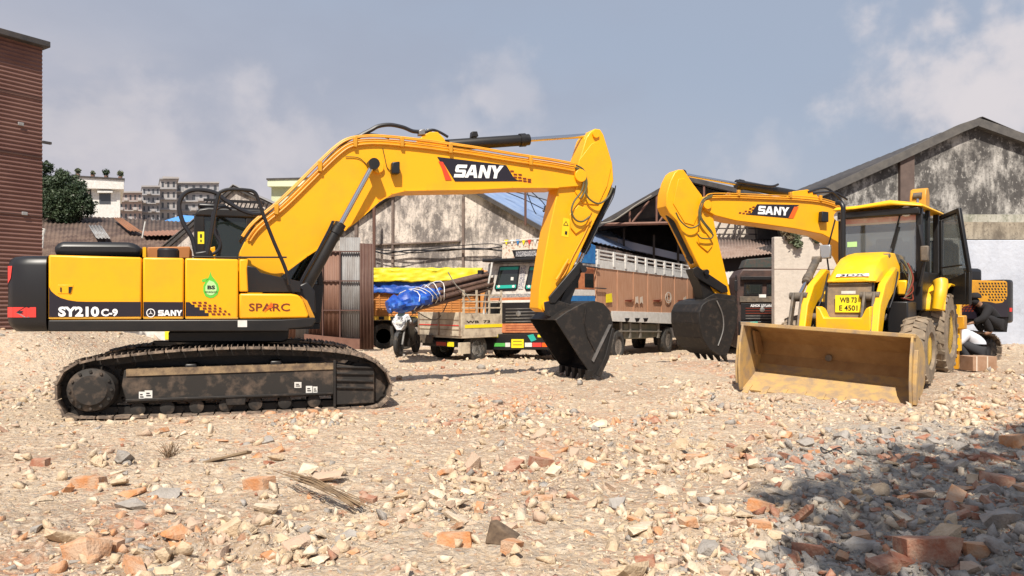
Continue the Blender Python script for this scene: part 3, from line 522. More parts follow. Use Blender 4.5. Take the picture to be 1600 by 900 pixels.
wd = Fr(8.6, 22.0, 3.0, 0)
for k, (x, y, s, lab) in enumerate(((1240, 372, .28, 'largest green weed growing on top of the cream wall'), (1228, 362, .2, 'brownish dry weed clump at the left end of the cream wall top'), (1270, 366, .16, 'small weed on the cream wall near the loader'))):
    c = at(x, y, 22.2); pf = Fr(c.x, c.y, c.z - .15, 0); pl_ = thing('weed', pf, lab, 'plant'); MB().tube([pf.P(0, 0, -.1), pf.P(0, 0, .2)], .015, 5).build('stem', BARK, pl_); crown(pl_, [(c.x, c.y, c.z, s), (c.x + .1, c.y - .1, c.z - .2, s * .6)], 500, .05, LEAF2 if k != 1 else mat('dry_leaves', (.22, .17, .1), (.12, .1, .06), rough=.8), 30 + k, 'leaves')
# tree standing beside the photographer, outside the picture, whose shade falls on the near right ground
sf = Fr(4.2, -5.0, 0, 0); stt = thing('tree', sf, 'leafy tree shading the rubble in the near right corner', 'tree')
MB().tube(smooth_pts([sf.P(0, 0, -.2), sf.P(.1, .2, 3), sf.P(-.1, .4, 6), sf.P(-.2, .8, 8.5)], 4), .26, 12, .14).build('trunk', BARK, stt)
sbl = [(x - 1.16, y - 8.2, 11, r_) for x, y, r_ in ((3.1, 4.5, .95), (3.0, 5.5, .9), (4.0, 6.2, 1.0), (5.2, 6.8, 1.0), (6.2, 7.8, 1.0), (7.3, 8.8, .9), (4.2, 4.8, 1.1), (5.6, 5.4, 1.2), (2.2, 4.0, .8), (7.2, 6.8, 1.2), (8.2, 8.0, 1.1), (9.0, 9.4, 1.0), (2.2, 5.2, .6))]
for x, y, z, r_ in sbl: MB().tube(smooth_pts([sf.P(-.2, .7, 7.8), Vector(((4.0 + x) / 2, (-4.2 + y) / 2, 9.6)), Vector((x, y, z))], 4), .07, 6, .03).build('branch', BARK, stt)
crown(stt, sbl, 3900, .15, LEAF, 77)
# ---------------------------------------------------------------- excavators
def resample(pts, step):
    pts = [Vector((a, b, 0)) for a, b in pts]; pts.append(pts[0]); ln = [0]
    for a, b in zip(pts, pts[1:]): ln.append(ln[-1] + (b - a).length)
    n = max(3, round(ln[-1] / step)); o = []; j = 0
    for i in range(n):
        d = ln[-1] * i / n
        while ln[j + 1] < d: j += 1
        o.append(pts[j].lerp(pts[j + 1], (d - ln[j]) / (ln[j + 1] - ln[j])))
    return o
CRAWL = mat('dusty_crawler_steel', (.018, .015, .013), (.15, .105, .075), rough=.75, scale=5, lo=.5, hi=.76, detail=10)
def make_track(root, fr, loop, v0, v1, out):
    """loop: closed (u,w) outline of the shoes, v0..v1 the shoe width, out: sign of the outer side"""
    sm = smooth_pts([(a, 0, b) for a, b in loop], 4, True); pts = resample([(p.x, p.z) for p in sm], .19)
    n = len(pts); cx = sum(p.x for p in pts) / n; cy = sum(p.y for p in pts) / n
    b = MB(); lk = MB(); vm = (v0 + v1) / 2
    for i, p in enumerate(pts):
        t = (pts[(i + 1) % n] - pts[i - 1]).normalized(); nn = Vector((t.y, -t.x, 0))
        if nn.dot(p - Vector((cx, cy, 0))) < 0: nn = -nn
        def q(a, c): r = p + t * a + nn * c; return (r.x, r.y)
        b.uw(fr, [q(-.085, -.03), q(.085, -.03), q(.088, -.004), q(-.088, -.004)], v0, v1)
        for a in (-.075, 0, .07): b.uw(fr, [q(a - .008, -.004), q(a + .008, -.004), q(a + .004, .024), q(a - .004, .024)], v0 + .01, v1 - .01)
        for vv in (vm - .1, vm + .07): lk.uw(fr, [q(-.1, -.12), q(.08, -.12), q(.1, -.08), q(.06, -.031), q(-.1, -.031)], vv, vv + .035)
        c = q(.09, -.085); lk.cyl(fr.P(c[0], vm - .12, c[1]), fr.P(c[0], vm + .12, c[1]), .022, 8)
    o = b.build('track_shoes', TRK, root, smooth=0); lk.build('track_chain', DUSTBLK, o, smooth=0); return o
def excavator_side(root, fr, vo, loop, frame, cs, ci, rw, rr):
    """one crawler side; vo = outer plane, positions in (u,w)"""
    s = 1 if vo > 0 else -1; v0, v1 = vo, vo - s * .6
    make_track(root, fr, loop, min(v0, v1), max(v0, v1), s)
    vi = vo - s * .1; b = MB(); b.uw(fr, frame, vi, vo - s * .5); b.build('crawler_frame', CRAWL, root, bev=.012)
    (u0, w0), r0 = cs; ax = fr.P(0, s, 0) - fr.P(0, 0, 0); c = fr.P(u0, vo, w0)
    b = MB(); b.lathe(c, ax, [(r0 * 1.05, -.5), (r0 * 1.05, -.14), (r0 * .98, -.1), (r0 * .96, -.04), (r0 * .7, -.01), (r0 * .66, .0), (.05, .005)], 32)
    for k in range(12):
        a = 2 * math.pi * k / 12; q = c + (fr.P(math.cos(a) * r0 * .83, 0, math.sin(a) * r0 * .83) - fr.P(0, 0, 0)); b.cyl(q - ax * .05, q + ax * .0, .018, 6)
    b.build('final_drive', CRAWL, root)
    b = MB(); th = []
    for k in range(84):
        r_ = r0 * (1.36 if k % 4 in (0, 1) else 1.18); a = 2 * math.pi * k / 84; th.append((u0 + r_ * math.cos(a), w0 + r_ * math.sin(a)))
    b.uw(fr, th, vo - s * .27, vo - s * .33); b.build('sprocket', DUSTBLK, root)
    (u1, w1), r1 = ci; c = fr.P(u1, vo - s * .3, w1)
    b = MB(); b.lathe(c, ax, [(r1 * .85, -.12), (r1 * .9, -.05), (r1, -.05), (r1, .05), (r1 * .9, .05), (r1 * .85, .12), (r1 * .3, .14)], 30); b.build('idler', CRAWL, root)
    for u_, w_ in rw:
        c = fr.P(u_, vo - s * .3, w_); b = MB(); b.lathe(c, ax, [(.04, -.19), (.085, -.18), (.085, -.1), (.07, -.09), (.07, .09), (.085, .1), (.085, .18), (.04, .19)], 20); b.build('roller', CRAWL, root)
    for u_, w_ in rr:
        b = MB(); b.box(fr, u_ - .07, u_ + .07, min(vi, vo - s * .4), max(vi, vo - s * .4), w_ - .1, w_ + .03); b.build('top_roller', BLK, root, bev=.02)
def cylinder(root, fr, v, a, b, c, rb, rrod, name='hydraulic_cylinder', m=BLK):
    """a barrel foot, b barrel head, c rod end: picture positions or (u,w) on the plane v"""
    A, B, D = [fr.P(p[0], v, p[1]) for p in (a, b, c)]; ax = (D - A).normalized(); side = fr.P(0, 1, 0) - fr.P(0, 0, 0)
    D = A + ax * (D - A).length; B = A + ax * (B - A).dot(ax)
    k = MB(); k.lathe(A, ax, [(rb * .9, 0), (rb, .03), (rb, (B - A).length - .14)], 20); k.lathe(B - ax * .14, ax, [(rb * 1.18, 0), (rb * 1.18, .1), (rb * 1.0, .11), (rb * 1.0, .17), (rb * .6, .18)], 20)
    k.cyl(A - side * rb * 1.1, A + side * rb * 1.1, rb * .8, 14); o = k.build(name, m, root)
    k = MB(); k.cyl(B, D - ax * .05, rrod, 16); k.build('piston_rod', CHROME, o)
    k = MB(); k.cyl(D - side * rrod * 2.4, D + side * rrod * 2.4, rrod * 2.1, 16); k.build('rod_eye', m, o)
    return o
def bucket_geo(root, fr, side, v0, v1, open_edge, m=DUSTBLK, tooth=None, nt=5):
    """side: closed (u,w) polygon of a side plate, whose first len(open_edge) points are the mouth edge"""
    th = .03 if v1 > v0 else -.03; b = MB(); b.uw(fr, side, v0, v0 + th); b.uw(fr, side, v1 - th, v1)
    back = side[open_edge - 1:] + [side[0]]; cx = sum(p[0] for p in side) / len(side); cy = sum(p[1] for p in side) / len(side)
    inn = [(cx + (p[0] - cx) * .94, cy + (p[1] - cy) * .94) for p in back]
    for (p, q), (r, t) in zip(zip(back, back[1:]), zip(inn, inn[1:])): b.uw(fr, [p, q, t, r], v0 + th, v1 - th)
    o = b.build('bucket', m, root, bev=.008)
    if tooth:
        (a, d, ln) = tooth
        for k in range(nt):
            vv = v0 + (v1 - v0) * (.04 + .92 * k / (nt - 1)); t = MB(); n = (-d[1], d[0]); A = [(a[0] + n[0] * .05 - d[0] * .1, a[1] + n[1] * .05 - d[1] * .1), (a[0] - n[0] * .05 - d[0] * .1, a[1] - n[1] * .05 - d[1] * .1)]
            e = (a[0] + d[0] * ln, a[1] + d[1] * ln); L0 = [fr.P(A[0][0], vv - .055, A[0][1]), fr.P(A[0][0], vv + .055, A[0][1]), fr.P(A[1][0], vv + .055, A[1][1]), fr.P(A[1][0], vv - .055, A[1][1])]
            L1 = [fr.P(e[0] + n[0] * .012, vv - .03, e[1] + n[1] * .012), fr.P(e[0] + n[0] * .012, vv + .03, e[1] + n[1] * .012), fr.P(e[0] - n[0] * .012, vv + .03, e[1] - n[1] * .012), fr.P(e[0] - n[0] * .012, vv - .03, e[1] - n[1] * .012)]
            t.loops(L0, L1); t.build('tooth', DUSTBLK, o)
    return o
def pipes(root, fr, v, px, offs, r, m, clamps=(), name='pipe'):
    uw = [fr.hv(a, b, v) for a, b in px]; s_ = smooth_pts([(a, 0, b) for a, b in uw], 5)
    for k, o_ in enumerate(offs):
        pts = []
        for i, p in enumerate(s_):
            t = (s_[min(i + 1, len(s_) - 1)] - s_[max(i - 1, 0)]).normalized(); n = Vector((-t.z, 0, t.x)); q = p + n * o_; pts.append(fr.P(q.x, v, q.z))
        MB().tube(pts, r, 8).build(name, m, root)
    for a, b_ in clamps:
        u, w_ = fr.hv(a, b_, v); b = MB(); b.box(fr, u - .03, u + .03, v - .035, v + .035, w_ + min(offs) - .02, w_ + max(offs) + .03); b.build('pipe_clamp', YEL2 if m is ORP else BLK, root, bev=.01)
def hose(root, pts, r=.022, m=HOSE, name='hose'):
    return MB().tube(smooth_pts(pts, 7), r, 8).build(name, m, root)

# ---- near excavator
E = Fr(-4.12, 10.67, 0, 22); T = Fr(-4.12, 10.67, 0, 19)
ex = thing('excavator', E, 'large yellow and black crawler excavator at left, its black bucket resting on the rubble', 'excavator')
near_loop = [T.hv(a, b, -1.4) for a, b in [(107, 654), (92, 640), (85, 618), (88, 594), (104, 574), (132, 563), (169, 557), (277, 546), (386, 542), (495, 545), (557, 553), (588, 565), (608, 586), (613, 606), (604, 627), (585, 638), (480, 644), (350, 650), (220, 654)]]
frame = [T.hv(a, b, -1.3) for a, b in [(194, 578), (300, 574), (523, 568), (585, 576), (585, 630), (523, 633), (520, 618), (198, 631), (190, 603)]]
spk = (T.hv(141, 610, -1.4), .27); idl = (T.hv(566, 598, -1.1), .36)
rolw = [T.hv(215 + k * 46, 640 - k * 2.2, -1.3) for k in range(8)]; rolt = [T.hv(298, 572, -1.3), T.hv(431, 567, -1.3)]
excavator_side(ex, T, -1.4, near_loop, frame, spk, idl, rolw, rolt)
excavator_side(ex, T, 1.4, near_loop, frame, spk, idl, rolw, rolt)
LOOP_E, FRAME_E, ROLW_E, ROLT_E = near_loop, frame, rolw, rolt
b = MB()       # dusty step rail, cover plates and bars on the near crawler frame
b.pxV(T, [(197, 577), (521, 567), (521, 577), (197, 588)], -1.315, -1.15); b.build('crawler_ledge', mat('dust_on_steel', (.30, .21, .12), (.10, .07, .05), rough=.9, scale=9), ex)
b = MB(); b.pxV(T, [(196, 624), (521, 613), (521, 616), (196, 628)], -1.34, -1.29); b.pxV(T, [(521, 563), (525, 563), (525, 636), (521, 636)], -1.34, -1.29)
for y in (571, 581, 592, 603): b.pxV(T, [(526, y + 1), (583, y + 2), (583, y + 5), (526, y + 4)], -1.325, -1.29)
b.build('frame_rail', DUSTBLK, ex, bev=.005)
b = MB()
for k in range(6): b.pxV(T, [(352 + k * 0, 622), (385, 621), (383, 633), (354, 634)], -1.33, -1.28); break
b.build('track_guard', DUSTBLK, ex, bev=.01)
for (x0, y0, x1, y1) in ((217, 612, 226, 624), (226, 610, 238, 622), (460, 597, 471, 606), (478, 603, 488, 614), (489, 604, 496, 614)):
    st = flat('sticker', [[(0, 0), (1, 0), (1, 1), (0, 1)]], quadmap(lambda a, c: T.V(a, c, -1.306 - (.0 if x0 < 500 else 0)), x0, y0, x1, y1), WHT, ex)
    flat('sticker_print', [[(.2, .25), (.8, .25), (.8, .4), (.2, .4)], [(.2, .55), (.65, .55), (.65, .7), (.2, .7)]], quadmap(lambda a, c: T.V(a, c, -1.309), x0, y0, x1, y1), CHAR, st)
b = MB(); b.uv(T, [(-1.1, -.85), (1.1, -.85), (.6, -.4), (.6, .4), (1.1, .85), (-1.1, .85), (-.6, .4), (-.6, -.4)], .55, .86); b.build('undercarriage_frame', BLK, ex, bev=.02)
b = MB(); b.cyl(E.P(0, 0, .84), E.P(0, 0, 1.02), .68, 40); b.cyl(E.P(0, 0, .88), E.P(0, 0, .94), .74, 40); b.build('slewing_ring', BLK, ex)
VS = -1.35; nv = lambda v: (lambda a, c: E.V(a, c, v))
# floor frame
b = MB(); b.pxV(E, [(75, 500), (440, 499), (492, 496), (494, 501), (488, 511), (470, 513), (452, 514), (452, 518), (75, 518)], VS, 1.3); b.build('deck_frame', BLK, ex, bev=.015)
b = MB(); b.pxV(E, [(263, 518), (452, 516), (450, 532), (440, 535), (263, 535)], -.95, .95); b.build('swing_frame', BLK, ex, bev=.02)
# counterweight: rounded plan, rounded top
u0 = E.hv(75, 450, VS)[0]; zt = E.hv(75, 399, VS)[1]; zb = E.hv(75, 518, VS)[1] - .0
plan = [(u0 - .02, VS)] + [(u0 - .22, VS + .005), (u0 - .36, VS + .06), (u0 - .43, VS + .15), (u0 - .47, VS + .4), (u0 - .5, -.4), (u0 - .51, 0), (u0 - .5, .4), (u0 - .47, 1.35 - .4), (u0 - .43, 1.2), (u0 - .36, 1.29), (u0 - .22, 1.345), (u0 - .02, 1.35)]
b = MB(); rings = []
for z, ins in ((zb, .07), (zb + .06, .02), (zb + .12, 0), (zt - .12, 0), (zt - .05, .02), (zt - .015, .06), (zt, .13)):
    rings.append([E.P(p[0] + (ins if p[0] < u0 - .1 else 0), p[1] + (ins if p[1] < 0 else -ins) * (1 if abs(p[1]) > .5 else 0), z) for p in plan])
n = len(plan); vs = [q for r_ in rings for q in r_]; fs = [(i * n + k, i * n + (k + 1) % n, (i + 1) * n + (k + 1) % n, (i + 1) * n + k) for i in range(6) for k in range(n)] + [tuple(range(n)), tuple(range(6 * n, 7 * n))]
b.add(vs, fs); cw = b.build('counterweight', CHAR, ex, smooth=50)
def cwp(k, t, z, off=.006):      # point on the counterweight skin between plan points k and k+1
    a, c = plan[k], plan[k + 1]; u, v = a[0] + (c[0] - a[0]) * t, a[1] + (c[1] - a[1]) * t; nx, ny = (c[1] - a[1]), -(c[0] - a[0]); m_ = math.hypot(nx, ny)
    if nx * (u + 1) + ny * v < 0: nx, ny = -nx, -ny
    return E.P(u + nx / m_ * off, v + ny / m_ * off, z)
b = MB(); z0, z1 = E.hv(30, 496, VS)[1], E.hv(30, 480, VS)[1]
for k, a, c in ((0, .5, 1), (1, 0, 1), (2, 0, 1), (3, 0, .9)): b.face([cwp(k, a, z0), cwp(k, c, z0), cwp(k, c, z1), cwp(k, a, z1)])
rf = b.build('reflector', RED, cw, smooth=0)
zm = (z0 + z1) / 2; b = MB(); b.face([cwp(1, .75, zm, .01), cwp(1, .1, z1, .01), cwp(0, .80, z1, .01), cwp(1, .3, zm, .01)]); b.face([cwp(1, .75, zm, .01), cwp(1, .3, zm, .01), cwp(0, .80, z0, .01), cwp(1, .1, z0, .01)]); b.build('arrow_mark', DEC, rf, smooth=0)
b = MB(); z0, z1 = E.hv(15, 440, VS)[1], E.hv(15, 415, VS)[1]; b.face([cwp(2, .1, z1), cwp(2, .95, z1), cwp(2, .95, z0 - .02), cwp(2, .4, z0 + .04)]); b.face([cwp(3, .05, z1), cwp(3, .9, z1 - .02), cwp(3, .9, z0 - .12), cwp(3, .05, z0 - .02)]); b.build('reflector', RED, cw, smooth=0)
b = MB(); b.face([cwp(4, .1, z1 - .02), cwp(4, .5, z1 - .06), cwp(4, .5, z0 - .1), cwp(4, .1, z0 + .0)]); b.build('reflector', RED, cw, smooth=0)
# engine hood and the small boxes on top
b = MB(); b.pxV(E, [(84, 400), (84, 386), (88, 379), (98, 377), (200, 378), (215, 381), (221, 388), (222, 401)], -.95, .95); b.build('engine_hood', CHAR, ex, bev=.09)
b = MB(); b.pxV(E, [(75, 404), (372, 408), (372, 499), (75, 499)], -1.2, 1.25); b.build('body_core', BLK, ex)
b = MB(); b.pxV(E, [(230, 404), (230, 386), (297, 385), (297, 404)], -.5, .45); b.build('orange_hatch_box', TAN, ex, bev=.015)
b = MB(); b.pxV(E, [(223, 402), (223, 386), (228, 386), (228, 402)], -.9, -.7); b.build('yellow_bracket', YEL, ex)
u_, w_ = E.hv(263, 401, -1.0); b = MB(); b.lathe(E.P(u_, -1.0, w_ - .02), (0, 0, 1), [(.13, 0), (.13, .1), (.11, .125)], 24); b.build('filler_cap', CHAR, ex)
# side doors
def door(pxs, name='side_door', m=YEL, v=VS, d=.16): return MB().pxV(E, pxs, v, v + d).build(name, m, ex, bev=.022)
d1 = door([(75.5, 398), (221, 402), (221, 499.5), (75.5, 499.5)]); d2 = door([(223, 402), (287, 403), (287, 499), (223, 499)]); d3 = door([(289, 403), (372.5, 405), (372.5, 499), (289, 499)], 'fuel_tank')
VD = VS - .004
dc = MB().face([E.V(a, c, VD) for a, c in [(76.5, 448), (80, 455), (87, 461), (95, 465.5), (107, 469), (120, 471), (135, 471.5), (220, 471.7), (220, 494.5), (76.5, 495.5)]]).build('black_band', DEC, d1, smooth=0)
MB().face([E.V(a, c, VD) for a, c in [(224, 471.7), (286, 472), (286, 494.2), (224, 494.4)]]).build('black_band', DEC, d2, smooth=0)
MB().face([E.V(a, c, VD) for a, c in [(290, 472), (296, 472), (300, 476), (304, 476), (304, 480), (312, 480), (312, 484.5), (320, 484.5), (320, 489), (326, 489), (326, 494), (290, 494)]]).build('black_band', DEC, d3, smooth=0)
sq = []
for r_, (y, xs) in enumerate(((473, (300, 309, 318)), (477.5, (308, 316.5, 325, 333.5)), (482, (316, 324.5, 333, 341.5)), (486.5, (324, 332.5, 341, 349.5)), (491, (330, 338.5, 347, 355.5)))):
    for k, x in enumerate(xs): z = 6.2 - k * .8; sq.append([E.V(x, y - 1.6, VD), E.V(x + z, y - 1.6, VD), E.V(x + z + 1.2, y + 1.6, VD), E.V(x + 1.2, y + 1.6, VD)])
b = MB(); [b.face(q) for q in sq]; b.build('pixel_pattern', MAROON, d3, smooth=0)
lettering('SY210', quadmap(nv(VS - .008), 91, 479, 155, 495), LETW, d1, .045); lettering('C-9', quadmap(nv(VS - .008), 158, 482.5, 184, 494.5), LETW, d1, .04)
maker_word(quadmap(nv(VS - .008), 247, 484.5, 285, 493.5, shear=0), LETW, d2)
ring = MB()
for a0 in range(0, 360, 15): ring.face([E.V(235.5 + r_ * math.cos(R(a)), 489 - r_ * math.sin(R(a)), VS - .008) for r_, a in ((6.9, a0), (6.9, a0 + 15), (5.6, a0 + 15), (5.6, a0))])
for a0 in (90, 210, 330): ring.face([E.V(235.5 + r_ * math.cos(R(a)), 489 - r_ * math.sin(R(a)), VS - .008) for r_, a in ((.8, a0 - 60), (5.2, a0), (.8, a0 + 60))])
ring.build('emblem', LETW, d2, smooth=0)
for dd, x0, x1 in ((d1, 76, 220), (d2, 224, 286), (d3, 290, 372)):
    MB().face([E.V(x0, 496.4, VD - .002), E.V(x1, 496, VD - .002), E.V(x1, 497.6, VD - .002), E.V(x0, 498, VD - .002)]).build('gold_line', mat('gold_line', (.55, .33, .05), rough=.5), dd, smooth=0)
b = MB(); b.pxV(E, [(90, 445), (115, 445), (112, 459), (90, 459)], VS - .005, VS + .01); h_ = b.build('door_latch', YEL, d1, bev=.004)
b = MB(); b.pxV(E, [(94, 449), (96, 449), (96, 456), (94, 456)], VS - .012, VS); b.pxV(E, [(107, 448), (113, 448), (110, 458), (107, 458)], VS - .012, VS); b.build('latch_lever', CHAR, h_)
# green drop sticker
dr = [(329, 424), (331, 431), (336, 437), (341, 444), (342.5, 452), (340, 460), (334, 465), (328, 466), (321, 463), (317.5, 456), (317.5, 447), (321, 440), (326, 433)]
s_ = MB().face([E.V(a, c, VD) for a, c in dr]).build('eco_sticker', GRN, d3, smooth=0)
MB().face([E.V(329.5 + (a - 329.5) * .72, 450 + (c - 450) * .72, VD - .003) for a, c in dr[2:]]).build('sticker_centre', LGRN, s_, smooth=0)
MB().face([E.V(a, c, VD) for a, c in [(315, 437), (322, 434.5), (327, 436), (321, 440), (316, 441)]]).build('leaf_mark', GRN, s_, smooth=0)
lettering('BS', quadmap(nv(VD - .006), 324, 446, 336, 452), DEC, s_, .04); lettering('TECHNOLOGY', quadmap(nv(VD - .006), 319.5, 455, 340, 457.5), DEC, s_, .02)
# recess with steps, toolbox
b = MB(); b.pxV(E, [(374, 405), (388, 405), (386, 420), (388, 456), (374, 456)], VS, VS + .2); b.build('side_panel', YEL, ex, bev=.015)
tb = MB(); tb.pxV(E, [(374, 458.5), (455, 459), (466, 461), (473, 468), (483, 492), (481, 497), (374, 498.5)], VS, VS + .62); tbx = tb.build('toolbox', YEL, ex, bev=.03)
lettering('SPARC', quadmap(nv(VS - .006), 389, 474, 453, 486), MAROON, tbx, .012)
b = MB(); b.face([E.V(a, c, VS - .009) for a, c in [(412, 488), (421, 476), (424, 472), (427, 478), (424, 481), (420, 482)]]); b.build('letter_swoosh', ORG, tbx, smooth=0)
b = MB(); b.pxV(E, [(384, 457), (386, 415), (400, 418), (407, 426), (470, 440), (470, 457)], -.75, -.6); b.build('step_recess', CHAR, ex, bev=.01)
b = MB(); b.pxV(E, [(484, 496), (478, 478), (470, 462), (480, 470), (492, 496)], -1.2, -.6); b.build('bracket', YEL2, ex)
flat('sticker', [[(0, 0), (1, 0), (1, 1), (0, 1)]], quadmap(nv(VS - .005), 371.5, 500.5, 386, 511), WHT, ex)
# handrail, mirror, rods
def rail(px, v, r=.02, m=CHAR, name='handrail'): return MB().tube(smooth_pts([E.V(a, c, v) for a, c in px], 5), r, 10).build(name, m, ex)
rail([(324, 398), (329, 370), (335, 335), (341, 306), (347, 299), (360, 296), (385, 297), (397, 300), (403, 310), (412, 337), (428, 378), (446, 420), (452, 445)], -1.15, .024)
rail([(370, 402), (300, 401)], -1.2, .012); rail([(448, 402), (372, 402)], -1.1, .012)
hose(ex, [E.V(a, c, -.8) for a, c in [(306, 398), (300, 372), (287, 350), (280, 325), (284, 308), (297, 298), (318, 297), (338, 302), (352, 313), (375, 327), (395, 334), (412, 333)]], .03)
hose(ex, [E.V(a, c, -.7) for a, c in [(340, 402), (345, 385), (340, 365), (332, 348), (332, 336), (338, 327), (352, 323), (362, 328)]], .018)
hose(ex, [E.V(a, c, -.75) for a, c in [(335, 345), (336, 365), (344, 380), (340, 392), (328, 398), (312, 399)]], .022)
b = MB(); b.pxV(E, [(304, 402), (304, 394), (330, 390), (334, 402)], -.9, -.6); b.build('hose_manifold', BLK, ex, bev=.02)
b = MB(); b.pxV(E, [(324, 405), (324, 388), (336, 385), (337, 405)], -.6, -.35); b.build('yellow_bracket', YEL, ex, bev=.01)
# cab on the far side
def cab(root, fr, v0, v1, top, near, lab=None):
    """simple six-post cab, uw corner list 'near' of its outline"""
    (uR, uF, wB, wT) = near; uf2 = uF + .12; g = .05
    b = MB(); b.uw(fr, [(uR, wT - .14), (uR + .06, wT - .03), (uR + .2, wT), (uF - .25, wT), (uF - .08, wT - .05), (uF, wT - .14)], v0 - .02, v1 + .02); r_ = b.build('cab_roof', BLK, root, bev=.03)
    b = MB(); b.box(fr, uR + .05, uR + .45, v0 + .1, v1 - .1, wT, wT + .07); b.build('roof_hatch', CHAR, r_, bev=.03)
    for vv in (v0, v1 - .08):
        for a0, a1, c0, c1 in ((uR, uR + .14, uR, uR + .14), (uR + .72, uR + .8, uR + .72, uR + .8), (uf2 - .09, uf2, uF - .08, uF)):
            b = MB(); b.uw(fr, [(a0, wB + .6), (a1, wB + .6), (c1, wT - .12), (c0, wT - .12)], vv, vv + .08); b.build('cab_pillar', BLK, root, bev=.012)
        b = MB(); b.uw(fr, [(uR, wB), (uf2 - .05, wB), (uf2, wB + .62), (uR, wB + .62)], vv, vv + .08); b.build('cab_side_panel', CHAR, root, bev=.02)
        gv = vv + .04
        b = MB(); b.uw(fr, [(uR + .14, wB + .6), (uR + .72, wB + .6), (uR + .72, wT - .13), (uR + .14, wT - .13)], gv - .005, gv + .005); b.build('side_window', GLD, root)
        b = MB(); b.uw(fr, [(uR + .8, wB + .6), (uf2 - .09, wB + .6), (uF - .08, wT - .13), (uR + .8, wT - .13)], gv - .005, gv + .005); b.build('side_window', GLD, root)
    b = MB(); b.loops([fr.P(uf2 - .05, v0 + .08, wB + .3), fr.P(uf2 - .05, v1 - .08, wB + .3), fr.P(uF - .05, v1 - .08, wT - .1), fr.P(uF - .05, v0 + .08, wT - .1)], [fr.P(uf2 - .04, v0 + .08, wB + .3), fr.P(uf2 - .04, v1 - .08, wB + .3), fr.P(uF - .04, v1 - .08, wT - .1), fr.P(uF - .04, v0 + .08, wT - .1)]); b.build('windscreen', GLD, root)
    b = MB(); b.box(fr, uR, uR + .08, v0 + .08, v1 - .08, wB + .0, wB + 1.1); b.box(fr, uR, uR + .06, v0 + .08, v1 - .08, wT - .4, wT - .1); b.build('cab_rear_panel', BLK, root)
    b = MB(); b.box(fr, uR, uf2 - .06, v0, v1, wB - .08, wB); b.build('cab_floor', BLK, root)
    vm = (v0 + v1) / 2; b = MB(); b.box(fr, uR + .3, uR + .8, vm - .25, vm + .25, wB + .35, wB + .5); b.uw(fr, [(uR + .22, wB + .45), (uR + .38, wB + .45), (uR + .3, wB + 1.15), (uR + .18, wB + 1.15)], vm - .24, vm + .24); b.build('operator_seat', CHAR, root, bev=.04)
uR = E.hv(303, 350, .35)[0]; wT = E.hv(380, 326, .35)[1]
cab(ex, E, .35, 1.35, None, (uR, uR + 1.75, 1.1, wT))
b = MB(); b.pxV(E, [(309, 362), (319, 362), (319, 381), (309, 381)], .345, .349); st = b.build('warning_sticker', YST, ex)
flat('sticker_print', [[(.35, .5), (.65, .5), (.65, .8), (.35, .8)], [(.4, .15), (.6, .15), (.6, .35), (.4, .35)]], quadmap(nv(.342), 309, 362, 319, 381), CHAR, st)
b = MB(); uA, wA = E.hv(318, 325, .5); uB, wB_ = E.hv(413, 318, .5)
for ww in (wA + .0, wA + .11): b.box(E, uA, uB, .5, .56, ww, ww + .035)
for k in range(15): u_ = uA + (uB - uA) * k / 14; b.uw(E, [(u_, wA), (u_ + .02, wA), (u_ + .07, wA + .13), (u_ + .05, wA + .13)], .51, .55)
b.build('roof_guard', CHAR, ex)
# boom
VB = -.25; bt = [(375, 392), (384, 374), (400, 351), (440, 318), (478, 281), (505, 254), (528, 232), (546, 221), (562, 217), (585, 216), (620, 218), (660, 223), (740, 234), (800, 244), (860, 252), (900, 259), (914, 266)]
bb = [(918, 280), (908, 291), (872, 294), (800, 294), (740, 297), (668, 298), (632, 299), (612, 304), (592, 316), (560, 345), (520, 375), (480, 401), (440, 431), (414, 456), (398, 470), (384, 466), (372, 425)]
b = MB(); b.pxV(E, bt + bb, VB, .25); bm_ = b.build('boom', YEL, ex, bev=.015)
def flange(root, fr, px, v0, v1, t, m, name='flange'):
    uw = [fr.hv(a, c, v0 * .9) for a, c in px]; b = MB()
    for p, q in zip(uw, uw[1:]):
        d = (q[0] - p[0], q[1] - p[1]); m_ = math.hypot(*d); n_x, n_y = -d[1] / m_ * t, d[0] / m_ * t; e = (d[0] / m_ * .004, d[1] / m_ * .004)
        b.uw(fr, [(p[0] + e[0], p[1] + e[1]), (q[0] - e[0], q[1] - e[1]), (q[0] + n_x - e[0], q[1] + n_y - e[1]), (p[0] + n_x + e[0], p[1] + n_y + e[1])], v0, v1)
    return b.build(name, m, root, smooth=60)
flange(bm_, E, [(872, 294), (800, 294), (740, 297), (668, 298), (632, 299), (612, 304), (592, 316), (560, 345), (520, 375), (480, 401), (440, 431), (414, 456)], -.272, .272, -.018, YEL)
b = MB(); b.pxV(E, [(650, 224), (660, 212), (672, 206), (684, 206), (694, 216), (700, 230)], -.16, .16); b.build('cylinder_bracket', YEL, bm_, bev=.01)
for c, r_ in (((906, 275), 11), ((590, 262), 9)): u_, w_ = E.hv(c[0], c[1], VB); b = MB(); b.cyl(E.P(u_, VB - .05, w_), E.P(u_, .3, w_), r_ / 100, 24); b.build('pivot_pin', YEL, bm_, bev=.008)
nb = nv(VB - .006)
dcl = MB().face([nb(a, c) for a, c in [(683, 245), (791, 258), (803, 278), (812, 283), (711, 283.5), (694, 256), (688, 253)]]).build('brand_panel', DEC, bm_, smooth=0)
MB().face([E.V(a, c, VB - .009) for a, c in [(685, 252), (692, 253), (706, 281.5), (696, 281.5), (690, 262)]]).build('red_slash', mat('red_slash', (.75, .06, .02), rough=.4), dcl, smooth=0)
maker_word(quadmap(nv(VB - .011), 709, 257, 783, 277, dy=2, shear=4), LETW, dcl)
b = MB()
